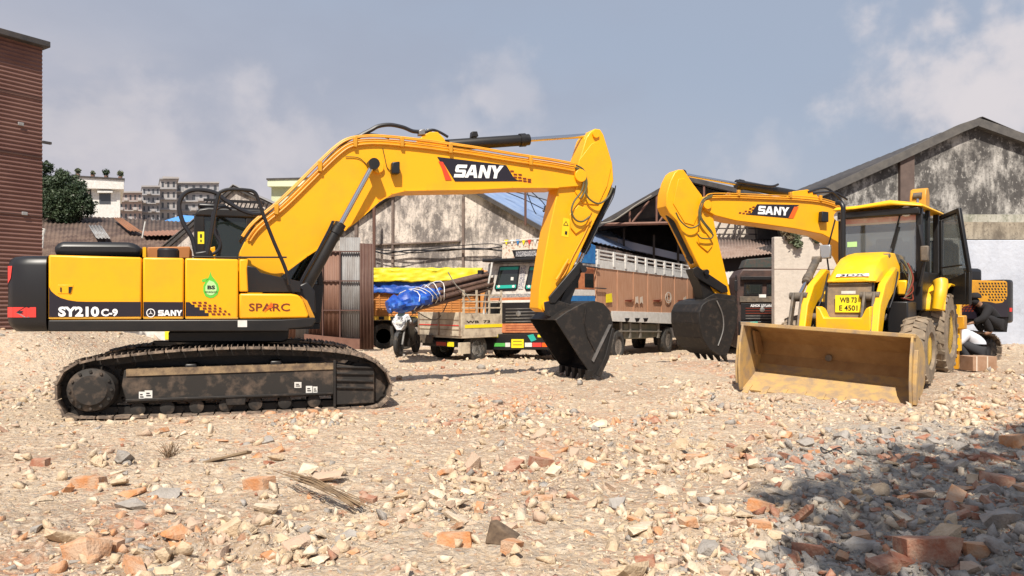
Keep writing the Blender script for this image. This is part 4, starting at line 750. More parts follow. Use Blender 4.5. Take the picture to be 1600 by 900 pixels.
for x, y in ((797, 267.5), (802, 272.5), (809.5, 273), (802, 277), (809, 277.5), (816.5, 279), (824, 280.5), (810, 282), (817, 283), (824, 284)): b.face([nb(x, y - 1.4), nb(x + 5.5, y - 1.2), nb(x + 6.5, y + 1.4), nb(x + 1, y + 1.2)])
b.build('pixel_pattern', MAROON, bm_, smooth=0)
b = MB(); b.pxV(E, [(613, 253), (625, 252), (625, 271), (612, 271)], VB - .13, VB - .01); bx = b.build('work_lamp', CHAR, ex, bev=.015)
hose(ex, [E.V(a, c, VB - .015) for a, c in [(598, 232), (601, 245), (605, 262), (612, 268)]], .006, HOSE, 'lamp_cable')
hose(ex, [E.V(a, c, VB - .015) for a, c in [(540, 245), (558, 246), (568, 252), (576, 262)]], .006, HOSE, 'lamp_cable')
top = [(383, 372), (400, 350), (440, 317), (478, 280), (505, 253), (528, 232), (546, 221), (570, 217), (600, 217), (660, 223), (740, 234), (800, 244), (860, 253), (898, 260)]
pipes(ex, E, VB - .03, top, (.03, -.035, -.08), .014, ORP, [(432, 325), (500, 258), (555, 220), (628, 220), (704, 230), (829, 249)])
pipes(ex, E, VB + .08, top, (.05,), .016, ORP); pipes(ex, E, VB + .2, top, (.05,), .016, ORP)
for pl, r_ in (([(552, 226), (562, 213), (580, 203), (592, 197), (610, 195), (630, 199), (645, 205), (660, 206)], .032), ([(500, 262), (520, 240), (545, 219), (566, 210), (590, 211), (608, 216)], .018), ([(664, 206), (676, 203), (688, 207), (700, 214)], .022)):
    hose(ex, [E.V(a, c, -.12) for a, c in pl], r_)
b = MB(); b.pxV(E, [(655, 203), (664, 201), (665, 210), (655, 211)], -.18, -.06); b.pxV(E, [(667, 201), (675, 201), (675, 216), (668, 216)], -.1, .05); b.build('hose_coupling', STEEL, ex, bev=.01)
b = MB(); b.pxV(E, [(738, 205), (746, 205), (748, 213), (737, 214)], -.06, .06); b.build('cylinder_clamp', BLK, ex, bev=.01)
# stick (dipper)
VT = -.19; sk = [(922, 206), (930, 201), (938, 202), (943, 210), (950, 232), (957, 255), (959, 283), (947, 312), (930, 345), (912, 383), (897, 415), (884, 440), (873, 462), (862, 482), (850, 488), (841, 482), (843, 450), (850, 405), (859, 355), (867, 318), (872, 292), (896, 290), (903, 272), (904, 254), (911, 232), (916, 215)]
b = MB(); b.pxV(E, sk, VT, .19); stk = b.build('stick', YEL, ex, bev=.015)
b = MB(); b.pxV(E, [(905, 250), (924, 225), (936, 219), (945, 238), (955, 262), (949, 290), (935, 320), (912, 318), (899, 300)], VT - .018, VT - .001); b.build('stick_web', YEL, stk, bev=.006)
b = MB(); b.pxV(E, [(890, 335), (904, 320), (926, 330), (912, 358), (900, 366), (892, 356)], VT - .03, VT - .001); b.build('stick_boss', YEL, stk, bev=.02)
for c, r_ in (((930, 210), 6), ((854, 478), 9)): u_, w_ = E.hv(c[0], c[1], VT); b = MB(); b.cyl(E.P(u_, VT - .04, w_), E.P(u_, .23, w_), r_ / 95, 20); b.build('pivot_pin', YEL, stk)
w1 = MB().face([E.V(a, c, VT - .004) for a, c in [(880, 340), (891, 342), (888, 371), (877, 369)]]).build('warning_sticker', mat('warning_yellow', (.85, .55, .01), rough=.5), stk, smooth=0)
b = MB(); 
tri = [(884.5, 345), (888.5, 353), (880, 352)]
for i in range(3): p, q = tri[i], tri[(i + 1) % 3]; b.face([E.V(p[0], p[1], VT - .008), E.V(q[0], q[1], VT - .008), E.V(q[0] + (884.3 - q[0]) * .3, q[1] + (350 - q[1]) * .3, VT - .008), E.V(p[0] + (884.3 - p[0]) * .3, p[1] + (350 - p[1]) * .3, VT - .008)])
b.face([E.V(a, c, VT - .008) for a, c in [(883, 361), (886.5, 361.5), (886, 367), (882.5, 366)]]); b.build('sticker_print', CHAR, w1, smooth=0)
for pl in ([(899, 262), (908, 270), (912, 285), (908, 300), (897, 315), (893, 330), (899, 343), (910, 346), (922, 338)], [(900, 258), (912, 266), (917, 285), (915, 300), (922, 312), (936, 318), (950, 308), (957, 293)], [(902, 262), (914, 278), (915, 296), (907, 310)]):
    hose(ex, [E.V(a, c, VT - .09) for a, c in pl], .017, HOSE2)
# cylinders
for v in (-.43, .43): cylinder(ex, E, v, E.hv(474, 456, -.43), E.hv(527, 350, -.43), E.hv(583, 257, -.43), .085, .04)
b = MB(); b.pxV(E, [(462, 470), (462, 448), (480, 440), (492, 455), (494, 490), (470, 490)], -.55, .55); b.build('boom_cylinder_mount', CHAR, ex, bev=.02)
for o_ in (-.1, -.14): hose(ex, [E.V(a + o_ * 60, c, -.5) for a, c in [(470, 470), (478, 440), (500, 400), (520, 362), (528, 345)]], .012)
hose(ex, [E.V(a, c, -.55) for a, c in [(455, 462), (450, 448), (460, 440), (472, 452)]], .018); hose(ex, [E.V(a, c, -.3) for a, c in [(458, 458), (470, 444), (480, 452), (476, 470)]], .018)
cylinder(ex, E, 0, E.hv(688, 228, 0), E.hv(823, 213, 0), E.hv(929, 211, 0), .095, .04, 'stick_cylinder')
cylinder(ex, E, 0, E.hv(955, 298, 0), E.hv(913, 393, 0), E.hv(899, 424, 0), .06, .035, 'bucket_cylinder')
b = MB(); b.pxV(E, [(950, 285), (957, 288), (952, 306), (944, 303)], -.14, .14); b.build('cylinder_bracket', BLK, ex, bev=.01)
hose(ex, [E.V(a, c, -.12) for a, c in [(962, 290), (958, 308), (944, 335), (925, 375), (913, 398)]], .01)
for vv in (-.26, .22):
    b = MB(); b.pxV(E, [(905, 408), (911, 412), (908, 424), (868, 474), (860, 474), (858, 464), (895, 420)], vv, vv + .05); b.build('bucket_link', BLK, ex, bev=.012)
b = MB(); b.pxV(E, [(896, 414), (907, 416), (908, 430), (893, 468), (888, 490), (872, 490), (876, 468), (890, 438)], -.16, .16); b.build('bucket_link', BLK, ex, bev=.015)
u_, w_ = E.hv(900, 422, 0); MB().cyl(E.P(u_, -.3, w_), E.P(u_, .3, w_), .055, 16).build('link_pin', CHAR, ex)
MB().tube(smooth_pts([E.V(a, c, -.25) for a, c in [(869, 437), (875, 428), (879, 420), (888, 405)]], 4), .02, 8).build('grease_pipe', ORP, ex)
hose(ex, [E.V(a, c, VT - .02) for a, c in [(924, 342), (912, 368), (895, 400), (884, 425), (876, 436)]], .01, ORP, 'grease_pipe')
# bucket
bs = [E.hv(a, c, -.55) for a, c in [(868, 500), (884, 525), (905, 558), (926, 588), (938, 578), (949, 553), (956, 528), (958, 505), (953, 485), (943, 474), (928, 470), (910, 474), (897, 481), (884, 488)]]
bk = bucket_geo(ex, E, bs, -.55, .55, 4, DUSTBLK, None)
b = MB(); b.pxV(E, [(850, 472), (868, 468), (900, 478), (920, 484), (900, 500), (872, 500), (852, 492)], -.24, -.19); b.pxV(E, [(850, 472), (868, 468), (900, 478), (920, 484), (900, 500), (872, 500), (852, 492)], .19, .24); b.build('bucket_ear', DUSTBLK, bk, bev=.01)
MB().tube([E.V(a, c, -.565) for a, c in [(916, 480), (913, 500), (918, 525), (930, 548)]], .012, 6).build('wear_strip', DUSTBLK, bk)
MB().pxV(E, [(952, 507), (956, 507), (928, 566), (925, 563)], -.575, -.551).build('wear_strip', STEEL, bk)
MB().pxV(E, [(957, 512), (961, 514), (952, 560), (938, 590), (932, 586), (946, 556)], -.6, -.551).build('side_cutter', DUSTBLK, bk, bev=.006)
tp = E.hv(925, 578, -.55)
for k in range(5):
    vv = -.5 + .25 * k; t = MB(); d = Vector((-.15, 0, -1)).normalized(); a = (tp[0] - .03, tp[1]); t.loops([E.P(a[0] - .05, vv - .06, a[1]), E.P(a[0] + .06, vv - .06, a[1]), E.P(a[0] + .06, vv + .06, a[1]), E.P(a[0] - .05, vv + .06, a[1])], [E.P(a[0] - .05, vv - .035, a[1] - .19), E.P(a[0] - .02, vv - .035, a[1] - .2), E.P(a[0] - .02, vv + .035, a[1] - .2), E.P(a[0] - .05, vv + .035, a[1] - .19)]); t.build('tooth', DUSTBLK, bk, bev=.006)

# ---- rear excavator, pointing left towards the photographer
G = Fr(9.3, 18.0, -.04, 200)
e2 = thing('excavator', G, 'yellow excavator behind the backhoe loader, arm reaching left with dark curled bucket', 'excavator')
for vo in (1.4, -1.4):
    mir = [(u, w_) for u, w_ in LOOP_E]; excavator_side(e2, G, vo, mir, FRAME_E, spk, idl, ROLW_E, ROLT_E)
b = MB(); b.uv(G, [(-1.1, -.85), (1.1, -.85), (.6, -.4), (.6, .4), (1.1, .85), (-1.1, .85)], .55, .86); b.build('undercarriage_frame', BLK, e2, bev=.02)
b = MB(); b.cyl(G.P(0, 0, .84), G.P(0, 0, 1.04), .68, 40); b.build('slewing_ring', BLK, e2)
zb2 = G.hv(1575, 505, 1.35)[1]; zt2 = G.hv(1575, 438, 1.35)[1]
b = MB(); b.box(G, -2.1, 1.3, -1.3, 1.33, zb2 + .0, zb2 + .18); b.build('deck_frame', BLK, e2, bev=.015)
plan2 = [(-2.0, -1.35), (-2.22, -1.345), (-2.4, -1.28), (-2.53, -1.15), (-2.62, -.9), (-2.7, -.4), (-2.72, 0), (-2.7, .4), (-2.62, .9), (-2.53, 1.15), (-2.4, 1.28), (-2.22, 1.345), (-2.0, 1.35)]
b = MB(); b.uv(G, [(u + .25 if False else u, v) for u, v in plan2], zb2, zt2 + .02); cw2 = b.build('counterweight', CHAR, e2, bev=.06, smooth=50)
for k in range(2): b = MB(); y0, y1 = 481, 487; b.pxV(G, [(1576.3 + k * 2.2, y0), (1577.9 + k * 2.2, y0), (1577.9 + k * 2.2, y1), (1576.3 + k * 2.2, y1)], 1.33, 1.352); b.build('reflector', RED, cw2)
b = MB(); b.box(G, -1.98, .3, -1.2, 1.2, zb2 + .1, zt2 - .05); b.build('body_core', BLK, e2)
b = MB(); b.box(G, -1.9, -.6, -.8, .9, zt2 - .05, zt2 + .3); b.build('engine_hood', CHAR, e2, bev=.08)
d4 = MB().pxV(G, [(1500, 437), (1572, 439), (1574.5, 441), (1575, 498), (1500, 498)], 1.35, 1.22).build('side_door', YEL2, e2, bev=.02)
G2 = lambda v: (lambda a, c: G.V(a, c, v))
MB().face([G.V(a, c, 1.354) for a, c in [(1480, 487), (1503, 482), (1506, 479), (1522, 474), (1536, 471), (1548, 472), (1556, 474), (1566, 473), (1572, 468), (1574, 462), (1574.5, 498), (1480, 498)]]).build('black_band', DEC, d4, smooth=0)
b = MB()
for j in range(7):
    for i in range(9):
        x, y = 1529 + i * 4.9 + (j % 2) * 1.5, 443 + j * 4.3
        if j > 4 and i < 3: continue
        b.face([G.V(x, y - 1.3, 1.354), G.V(x + 2.6, y - 1.3, 1.354), G.V(x + 3.6, y + 1.3, 1.354), G.V(x + 1, y + 1.3, 1.354)])
b.build('vent_holes', CHAR, d4, smooth=0)
MB().pxV(G, [(1440, 437), (1499, 437), (1499, 500), (1440, 500)], 1.35, 1.22).build('side_door', YEL2, e2, bev=.02)
b = MB()
for r_ in range(4):
    for k in range(5): x = 1504 + k * 5 - r_ * 2; y = 474 + r_ * 3.6; b.face([G.V(x, y, 1.356), G.V(x + 3.4, y - .4, 1.356), G.V(x + 3, y + 2, 1.356), G.V(x - .4, y + 2.4, 1.356)])
b.build('pixel_pattern', MAROON, d4, smooth=0)
cab(e2, G, .35, 1.35, None, (-.55, 1.15, 1.05, 2.85))
# boom of the rear machine (near side plane v = .25)
W2 = .25; bo = [(1100, 312), (1106, 306), (1140, 304), (1200, 306), (1250, 308), (1290, 313), (1320, 322), (1340, 340), (1362, 380), (1380, 430), (1384, 462), (1366, 474), (1350, 455), (1338, 425), (1326, 400), (1308, 378), (1285, 366), (1240, 357), (1190, 350), (1150, 345), (1118, 337), (1102, 328)]
bm2 = MB().pxV(G, bo, W2, -.25).build('boom', YEL, e2, bev=.015)
dcl = MB().face([G.V(a, c, W2 + .006) for a, c in [(1183, 319), (1249, 320), (1243, 324), (1233, 341), (1165, 335), (1174, 333)]]).build('brand_panel', DEC, bm2, smooth=0)
MB().face([G.V(a, c, W2 + .01) for a, c in [(1241, 323), (1248, 323), (1240, 341), (1232, 341)]]).build('red_slash', ORG, dcl, smooth=0)
maker_word(quadmap(G2(W2 + .012), 1184, 321.5, 1232, 334.5, dy=2.5, shear=1.5), LETW, dcl)
b = MB()
for x, y in ((1171, 325), (1176, 322.5), (1164, 329), (1169.5, 329.3), (1175, 327), (1155, 331.5), (1160.5, 332.3), (1166, 333), (1170, 330.5)): b.face([G.V(x, y, W2 + .006), G.V(x + 3.6, y + .1, W2 + .006), G.V(x + 3, y + 2.2, W2 + .006), G.V(x - .8, y + 2.1, W2 + .006)])
b.build('pixel_pattern', MAROON, bm2, smooth=0)
b = MB(); b.pxV(G, [(1285, 330), (1295, 331), (1295, 347), (1284, 346)], W2 + .13, W2 + .01); b.build('work_lamp', CHAR, e2, bev=.015)
b = MB(); b.pxV(G, [(1230, 310), (1240, 299), (1262, 296), (1275, 302), (1282, 314)], .15, -.15); b.build('cylinder_bracket', YEL, bm2, bev=.01)
tp2 = [(1103, 309), (1112, 304), (1150, 304), (1200, 306), (1250, 308), (1290, 313), (1320, 324)]
pipes(e2, G, W2 + .03, [(a, c) for a, c in tp2], (-.02, .03, .07), .013, ORP, [(1154, 304), (1235, 307), (1282, 312)])
for u_, w_ in (G.hv(1104, 320, W2),): MB().cyl(G.P(u_, W2 + .05, w_), G.P(u_, -.3, w_), .1, 24).build('pivot_pin', YEL, bm2, bev=.008)
sk2 = [(1054, 270), (1060, 265), (1068, 265), (1073, 272), (1083, 287), (1096, 304), (1104, 320), (1114, 336), (1119, 362), (1128, 400), (1137, 438), (1143, 466), (1133, 472), (1122, 466), (1098, 428), (1074, 378), (1058, 345), (1046, 333), (1041, 322), (1042, 302), (1048, 282)]
st2 = MB().pxV(G, sk2, .19, -.19).build('stick', YEL, e2, bev=.015)
MB().pxV(G, [(1060, 280), (1070, 278), (1090, 306), (1094, 330), (1084, 352), (1070, 348), (1052, 318)], .208, .191).build('stick_web', YEL, st2, bev=.006)
MB().pxV(G, [(1090, 362), (1104, 366), (1114, 384), (1106, 394), (1094, 384)], .22, .191).build('stick_boss', YEL, st2, bev=.02)
cylinder(e2, G, 0, G.hv(1243, 304, 0), G.hv(1152, 287, 0), G.hv(1064, 272, 0), .1, .04, 'stick_cylinder')
cylinder(e2, G, 0, G.hv(1044, 332, 0), G.hv(1082, 408, 0), G.hv(1096, 434, 0), .085, .04, 'bucket_cylinder')
for pl in ([(1110, 306), (1098, 312), (1092, 330), (1092, 350), (1078, 356), (1064, 346), (1056, 332)], [(1112, 307), (1095, 318), (1096, 340), (1112, 362), (1112, 372), (1096, 372), (1090, 366)], [(1113, 305), (1100, 314), (1094, 338), (1104, 355), (1115, 368)]):
    hose(e2, [G.V(a, c, .3) for a, c in pl], .016, HOSE2)
for pl in ([(1262, 300), (1290, 294), (1310, 308), (1318, 320)], [(1270, 302), (1300, 300), (1315, 306), (1324, 312)], [(1150, 284), (1180, 288), (1205, 291), (1216, 288)]):
    hose(e2, [G.V(a, c, .15) for a, c in pl], .025)
for vv in (.24, -.28):
    b = MB(); b.pxV(G, [(1082, 420), (1090, 416), (1136, 447), (1138, 456), (1128, 458), (1086, 432)], vv, vv - .05); b.build('bucket_link', BLK, e2, bev=.012)
b = MB(); b.pxV(G, [(1084, 420), (1098, 418), (1112, 446), (1118, 470), (1100, 474), (1096, 450)], .17, -.17); b.build('bucket_link', BLK, e2, bev=.015)
u_, w_ = G.hv(1092, 426, 0); MB().cyl(G.P(u_, -.3, w_), G.P(u_, .3, w_), .06, 16).build('link_pin', CHAR, e2)
bs2 = [G.hv(a, c, .55) for a, c in [(1150, 470), (1154, 486), (1150, 512), (1142, 540), (1136, 556), (1124, 556), (1108, 545), (1098, 528), (1093, 505), (1093, 488), (1098, 476), (1106, 470), (1122, 466)]]
bk2 = bucket_geo(e2, G, bs2, .55, -.55, 5, DUSTBLK, None)
b = MB(); P_ = [(1096, 470), (1118, 458), (1148, 462), (1152, 474), (1120, 482)]; b.pxV(G, P_, .24, .19); b.pxV(G, P_, -.19, -.24); b.build('bucket_ear', DUSTBLK, bk2, bev=.01)
MB().tube(smooth_pts([G.V(a, c, .565) for a, c in [(1120, 470), (1129, 492), (1130, 515), (1122, 540)]]), .014, 6).build('wear_strip', STEEL, bk2)
tp = G.hv(1131, 553, .55)
for k in range(5):
    vv = -.5 + .25 * k; a = (tp[0], tp[1]); t = MB(); t.loops([G.P(a[0] - .06, vv - .06, a[1]), G.P(a[0] + .06, vv - .06, a[1]), G.P(a[0] + .06, vv + .06, a[1]), G.P(a[0] - .06, vv + .06, a[1])], [G.P(a[0] - .12, vv - .03, a[1] - .17), G.P(a[0] - .09, vv - .03, a[1] - .18), G.P(a[0] - .09, vv + .03, a[1] - .18), G.P(a[0] - .12, vv + .03, a[1] - .17)]); t.build('tooth', DUSTBLK, bk2, bev=.006)
flat('emblem', [[(0, 0), (.3, 0), (.5, .9), (.5, 1)], [(1, 0), (.7, 0), (.5, .9), (.5, 1)]], lambda s_, t_: G.P(G.hv(1093, 490, .2)[0] + .012, -.05 + .12 * s_, 1.22 + .16 * t_), LETW, bk2)
# ---------------------------------------------------------------- backhoe loader
J = Fr(4.395, 10.49, .20, 230)
class FrT(Fr):      # the shovel hangs slightly lower on one side
    def P(s, u, v, w): return Fr.P(s, u, v, w - .052 * v)
JS = FrT(4.395, 10.49, .14, 230)
jc = thing('backhoe_loader', J, 'dusty yellow backhoe loader facing the camera with its wide front shovel on the ground', 'backhoe loader')
JU = lambda u: (lambda a, c: J.U(a, c, u)); JV = lambda v: (lambda a, c: J.V(a, c, v))
GREY = mat('dusty_grey_steel', (.07, .06, .052), (.18, .14, .10), rough=.6, scale=6)
# front shovel
pr = [(.03, -.1), (.0, -.08), (-.58, .17), (-.70, .27), (-.76, .42), (-.70, .62), (-.52, .78), (-.28, .87), (-.08, .905)]
b = MB()
def thick(pr, t):
    o = []
    for i, p in enumerate(pr):
        a, c = pr[max(i - 1, 0)], pr[min(i + 1, len(pr) - 1)]; d = (c[0] - a[0], c[1] - a[1]); m_ = math.hypot(*d); o.append((p[0] - d[1] / m_ * -t, p[1] + d[0] / m_ * -t))
    return o
q2 = thick(pr[1:], -.03); b1 = MB(); b2 = MB()
for i in range(len(pr) - 2):
    p, q = pr[1 + i], pr[2 + i]; (b1 if i < 2 else b2).uw(JS, [p, q, q2[i + 1], q2[i]], -1.15, 1.15)
sh = b1.build('shovel', DUSTY, jc); b2.build('shovel_back', BROWNB, sh)
sp = [(.04, -.1), (.07, -.03), (.10, .3), (.06, .62), (-.04, .90), (-.1, .92), (-.32, .9), (-.58, .8), (-.77, .62), (-.80, .4), (-.74, .22), (-.6, .1)]
for v0, v1 in ((-1.18, -1.15), (1.15, 1.18)): MB().uw(JS, sp, v0, v1).build('side_plate', DUSTY, sh, bev=.004)
MB().uw(JS, [(-.05, .88), (-.05, .935), (-.16, .925), (-.16, .87)], -1.2, 1.2).build('top_edge', DUSTY, sh, bev=.006)
for v in (1.18, -1.25): MB().uw(JS, [(.02, .0), (.04, .3), (-.06, .72), (-.13, .72), (-.06, .35), (-.08, .02)], v, v + .05).build('side_rib', DUSTY, sh, bev=.006)
for k in range(9):
    v = -1.08 + 2.16 * k / 8; MB().uw(JS, [(.0, -.11), (.08, -.135), (.08, -.115), (0, -.065), (-.12, -.01), (-.12, -.05)], v - .045, v + .045).build('tooth', DUSTY, sh, bev=.004)
MB().lathe(JS.P(-.73, -.1, .45), (J.P(-1, 0, 0) - J.P(0, 0, 0)), [(.05, -.03), (.05, .0)], 12).build('bolt', GREY, sh)
for v in (-1.12, 1.08): MB().uw(JS, [(-.68, .45), (-.45, .42), (-.3, .8), (-.5, .78)], v, v + .04).build('gusset', BROWNB, sh)
# chassis, axle, wheels
b = MB(); b.box(J, -4.9, -1.45, -.36, .36, .45, .85); b.box(J, -4.2, -2.6, -.6, .62, .6, 1.15); b.build('chassis', CHAR, jc, bev=.02)
b = MB(); b.cyl(J.P(-1.75, -.9, .48), J.P(-1.75, .9, .48), .09, 14); b.box(J, -1.9, -1.6, -.25, .25, .4, .65); b.cyl(J.P(-3.75, -.9, .66), J.P(-3.75, .9, .66), .13, 14); b.build('axle', GREY, jc)
RIMY = mat('rim_yellow', (.85, .52, .02), (.6, .38, .06), rough=.5, scale=8)
for v in (-.9, .9):
    wheel(jc, J.P(-1.75, v, .50), J.P(0, 1, 0) - J.P(0, 0, 0), .50, .36, RIMY, RUBD, lug=20, rimr=.5)
    wheel(jc, J.P(-3.7, v * .92, .70), J.P(0, 1, 0) - J.P(0, 0, 0), .69, .42, RIMY, RUBD, lug=22, rimr=.52)
# loader arms with their rams
for v in (-.62, .45):
    b = MB(); b.uw(J, [(-2.35, 1.78), (-2.15, 1.80), (-1.5, 1.52), (-1.2, 1.2), (-.92, .42), (-.86, .3), (-.98, .26), (-1.12, .4), (-1.48, 1.1), (-1.7, 1.25), (-2.35, 1.55)], v - .055, v + .055); ar = b.build('loader_arm', YJ, jc, bev=.015)
    MB().cyl(J.P(-.93, v - .12, .33), J.P(-.93, v + .12, .33), .06, 14).build('pivot_pin', GREY, ar)
    v2 = v + (-.13 if v > 0 else -.14)
    cylinder(jc, J, v2, (-2.25, 1.98), (-1.70, 1.60), (-1.35, 1.32), .066, .034, 'tilt_cylinder', GREY)
    MB().uw(J, [(-1.42, 1.38), (-1.28, 1.4), (-.98, .62), (-.9, .55), (-1.02, .5), (-1.12, .62)], v2 - .09, v2 - .05).build('tilt_lever', GREY, jc, bev=.01)
    MB().uw(J, [(-1.42, 1.38), (-1.28, 1.4), (-.98, .62), (-.9, .55), (-1.02, .5), (-1.12, .62)], v2 + .05, v2 + .09).build('tilt_lever', GREY, jc, bev=.01)
    MB().cyl(J.P(-1.35, v2 - .14, 1.34), J.P(-1.35, v2 + .14, 1.34), .06, 14).build('pivot_pin', GREY, jc)
    cylinder(jc, J, v * .82, (-2.5, 1.0), (-1.95, .98), (-1.5, 1.0), .055, .03, 'lift_cylinder', GREY)
    for o_ in (0, .04, .08): hose(jc, [J.P(-2.5, v2 + o_, 1.6), J.P(-2.2, v2 + .12 + o_, 1.72), J.P(-1.9, v2 + .13 + o_, 1.45 - o_), J.P(-1.75, v2 + .1 + o_, 1.15)], .012)
# bonnet and grille
bo = [(-.37, 1.6), (-.37, 1.62), (-.2, 1.655), (.2, 1.655), (.37, 1.62), (.37, 1.6)]
b = MB(); secs = [(-1.36, .355, 1.60, 1.555), (-1.42, .365, 1.67, 1.54), (-1.6, .37, 1.84, 1.56), (-1.9, .38, 1.98, 1.62), (-2.4, .42, 2.07, 1.62), (-2.62, .42, 2.08, 1.62)]; rings = []
for u, hw, zt_, zb_ in secs: rings.append([J.P(u, v + .04, z) for v, z in [(-hw, zb_), (-hw, zb_ + (zt_ - zb_) * .45), (-hw * .82, zt_ - .03), (-hw * .5, zt_), (hw * .5, zt_), (hw * .82, zt_ - .03), (hw, zb_ + (zt_ - zb_) * .45), (hw, zb_)]])
vs = [q for r_ in rings for q in r_]; n = 8; m_ = len(rings)
b.add(vs, [(i * n + k, i * n + (k + 1) % n, (i + 1) * n + (k + 1) % n, (i + 1) * n + k) for i in range(m_ - 1) for k in range(n)] + [tuple(range(n)), tuple(range((m_ - 1) * n, m_ * n))])
hd = b.build('bonnet', YJ, jc, bev=.012, smooth=50)
MB().face([J.P(-1.370, -.19, 1.642), J.P(-1.370, .30, 1.642), J.P(-1.405, .29, 1.683), J.P(-1.405, -.18, 1.683)]).build('badge_strip', LETW, hd, smooth=0); lettering('3DX', lambda s_, t_: J.P(-1.368 - .030 * t_, -.13 + .37 * s_, 1.648 + .032 * t_), CHAR, hd, .03)
b = MB(); b.box(J, -2.6, -1.47, -.35, .35, .8, 1.56); b.build('engine_side', CHAR, jc, bev=.02)
b = MB(); b.uw(J, [(-1.42, 1.55), (-1.36, .98), (-1.40, .98), (-1.47, 1.55)], -.335, .335); gp = b.build('grille_panel', mat('dusty_grille', (.17, .13, .10), (.30, .21, .13), rough=.8, scale=6), jc, bev=.01)
b = MB()
for k in range(1): z = 1.52 - k * .06; b.box(J, -1.41 + (1.50 - z) * .1, -1.38 + (1.50 - z) * .1, -.29, .29, z, z + .018)
b.build('grille_slat', GREY, gp)
for v in (-.36, .33): MB().uw(J, [(-1.41, 1.56), (-1.33, .95), (-1.38, .95), (-1.46, 1.56)], v, v + .035).build('grille_frame', CHAR, gp, bev=.006)
pl = MB().box(J, -1.355, -1.343, -.19, .19, 1.08, 1.35).build('number_plate', YST, gp)
pf = lambda s_, t_, z0, h, v0, wd: J.P(-1.3425 + .003, v0 + wd * s_, z0 + h * t_)
lettering('WB 73', lambda s_, t_: pf(s_, t_, 1.23, .085, -.12, .25), CHAR, pl, .02); lettering('E 4501', lambda s_, t_: pf(s_, t_, 1.105, .085, -.13, .27), CHAR, pl, .02)
MB().box(J, -1.358, -1.345, -.1, .11, 1.37, 1.415).build('badge', WHT, gp)
b = MB(); b.vw(J, [(-.4, 1.18), (-.4, .55), (.4, .55), (.4, 1.18), (.33, 1.14), (.27, 1.0), (-.27, 1.0), (-.33, 1.14)], -1.34, -1.05); b.build('front_frame', YJ, jc, bev=.02)
b = MB(); b.box(J, -1.345, -1.33, -.2, .2, .7, .72); b.box(J, -1.345, -1.33, -.25, -.05, .77, .785); b.build('frame_slot', CHAR, jc)
b = MB(); b.box(J, -2.55, -1.95, .42, .72, .75, 1.25); b.build('battery_box', CHAR, jc, bev=.02); b = MB(); b.box(J, -2.6, -2.0, -.75, -.42, .75, 1.25); b.build('battery_box', CHAR, jc, bev=.02)
b = MB(); b.box(J, -2.62, -2.45, .45, .6, 1.35, 1.6); b.build('filter_housing', YJ, jc, bev=.03)
# exhaust stack
MB().tube(smooth_pts([J.P(-2.15, -.3, 1.9), J.P(-2.15, -.3, 2.7), J.P(-2.15, -.3, 2.83), J.P(-2.17, -.34, 2.9), J.P(-2.2, -.42, 2.92)], 4), .04, 12).build('exhaust_pipe', CHAR, jc)
# cab
cu, cr, vl, vr, zf, zr = -2.7, -4.15, -.54, .77, 1.35, 2.80
b = MB(); b.box(J, cr, cu - .02, vl, vr, 1.1, 1.75); b.build('cab_lower', CHAR, jc, bev=.02)
for u, v in ((cu, vl), (cu, vr - .09), (cr + .1, vl), (cr + .1, vr - .09)): MB().box(J, u - .1, u, v, v + .09, 1.6, zr).build('cab_pillar', BLK if v < 0 or u > -3 else BLK, jc, bev=.012)
MB().box(J, cu - .62, cu - .54, vr - .06, vr + .005, 1.6, zr).build('cab_pillar', BLK, jc, bev=.01)
MB().box(J, cu - .54, cu - .1, vr - .04, vr - .03, 1.7, zr - .05).build('side_window', GLD, jc)
MB().box(J, cr + .1, cu - .1, vl + .03, vl + .04, 1.7, zr - .05).build('side_window', GLD, jc)
MB().box(J, cr + .03, cr + .04, vl + .09, vr - .09, 1.7, zr - .05).build('rear_window', GLC, jc)
ws = MB().box(J, cu - .06, cu - .05, vl + .09, vr - .09, 1.72, zr).build('windscreen', GLC, jc)
MB().box(J, cu - .047, cu - .044, vl + .1, vr - .1, zr - .2, zr - .08).build('sun_strip', mat('pink_strip', (.62, .22, .22), (.8, .72, .72), rough=.5, scale=2.5), ws)
MB().box(J, cu - .047, cu - .044, vl + .1, vr - .1, zr - .235, zr - .2).build('white_strip', WHT, ws)
MB().box(J, cu - .047, cu - .044, vl + .14, vl + .3, 2.2, 2.29).build('pass_sticker', LGRN, ws)
MB().tube([J.P(cu - .02, .45, 2.75), J.P(cu - .01, .38, 2.45), J.P(cu - .02, .3, 2.15)], .012, 6).build('wiper', BLK, ws)
MB().tube([J.P(cu - .03, .42, 2.5), J.P(cu - .03, .3, 2.0), J.P(cu - .03, .28, 1.8)], .018, 6).build('wiper', BLK, ws)
plan3 = [(cu + .16, vl - .06), (cu + .2, -.2), (cu + .2, .35), (cu + .14, vr + .05), (cr - .12, vr + .08), (cr - .12, vl - .08)]
b = MB(); L0 = [J.P(u, v, zr + .03 + (.05 if .3 < v < .6 else 0) - (.03 if v > .7 else 0)) for u, v in plan3]; L1 = [J.P(u + (-.05 if u > -3.5 else .05), v * .93, zr + .09 + (.06 if .3 < v < .6 else 0) - (.03 if v > .7 else 0)) for u, v in plan3]; b.loops(L0, L1); b.build('cab_roof', YJ, jc, bev=.025, smooth=50)
for v in (-.5, .55): MB().lathe(J.P(cu + .06, v, zr - .06), J.P(1, 0, 0) - J.P(0, 0, 0), [(.05, -.05), (.09, 0), (.085, .03), (.03, .04)], 20).build('work_lamp', mat('lamp_glass', (.6, .6, .58), rough=.2), jc)
b = MB(); b.box(J, cu - .05, cu + .12, vl + .02, vr - .02, zr - .12, zr + .0); b.build('roof_visor', BLK, jc, bev=.02)
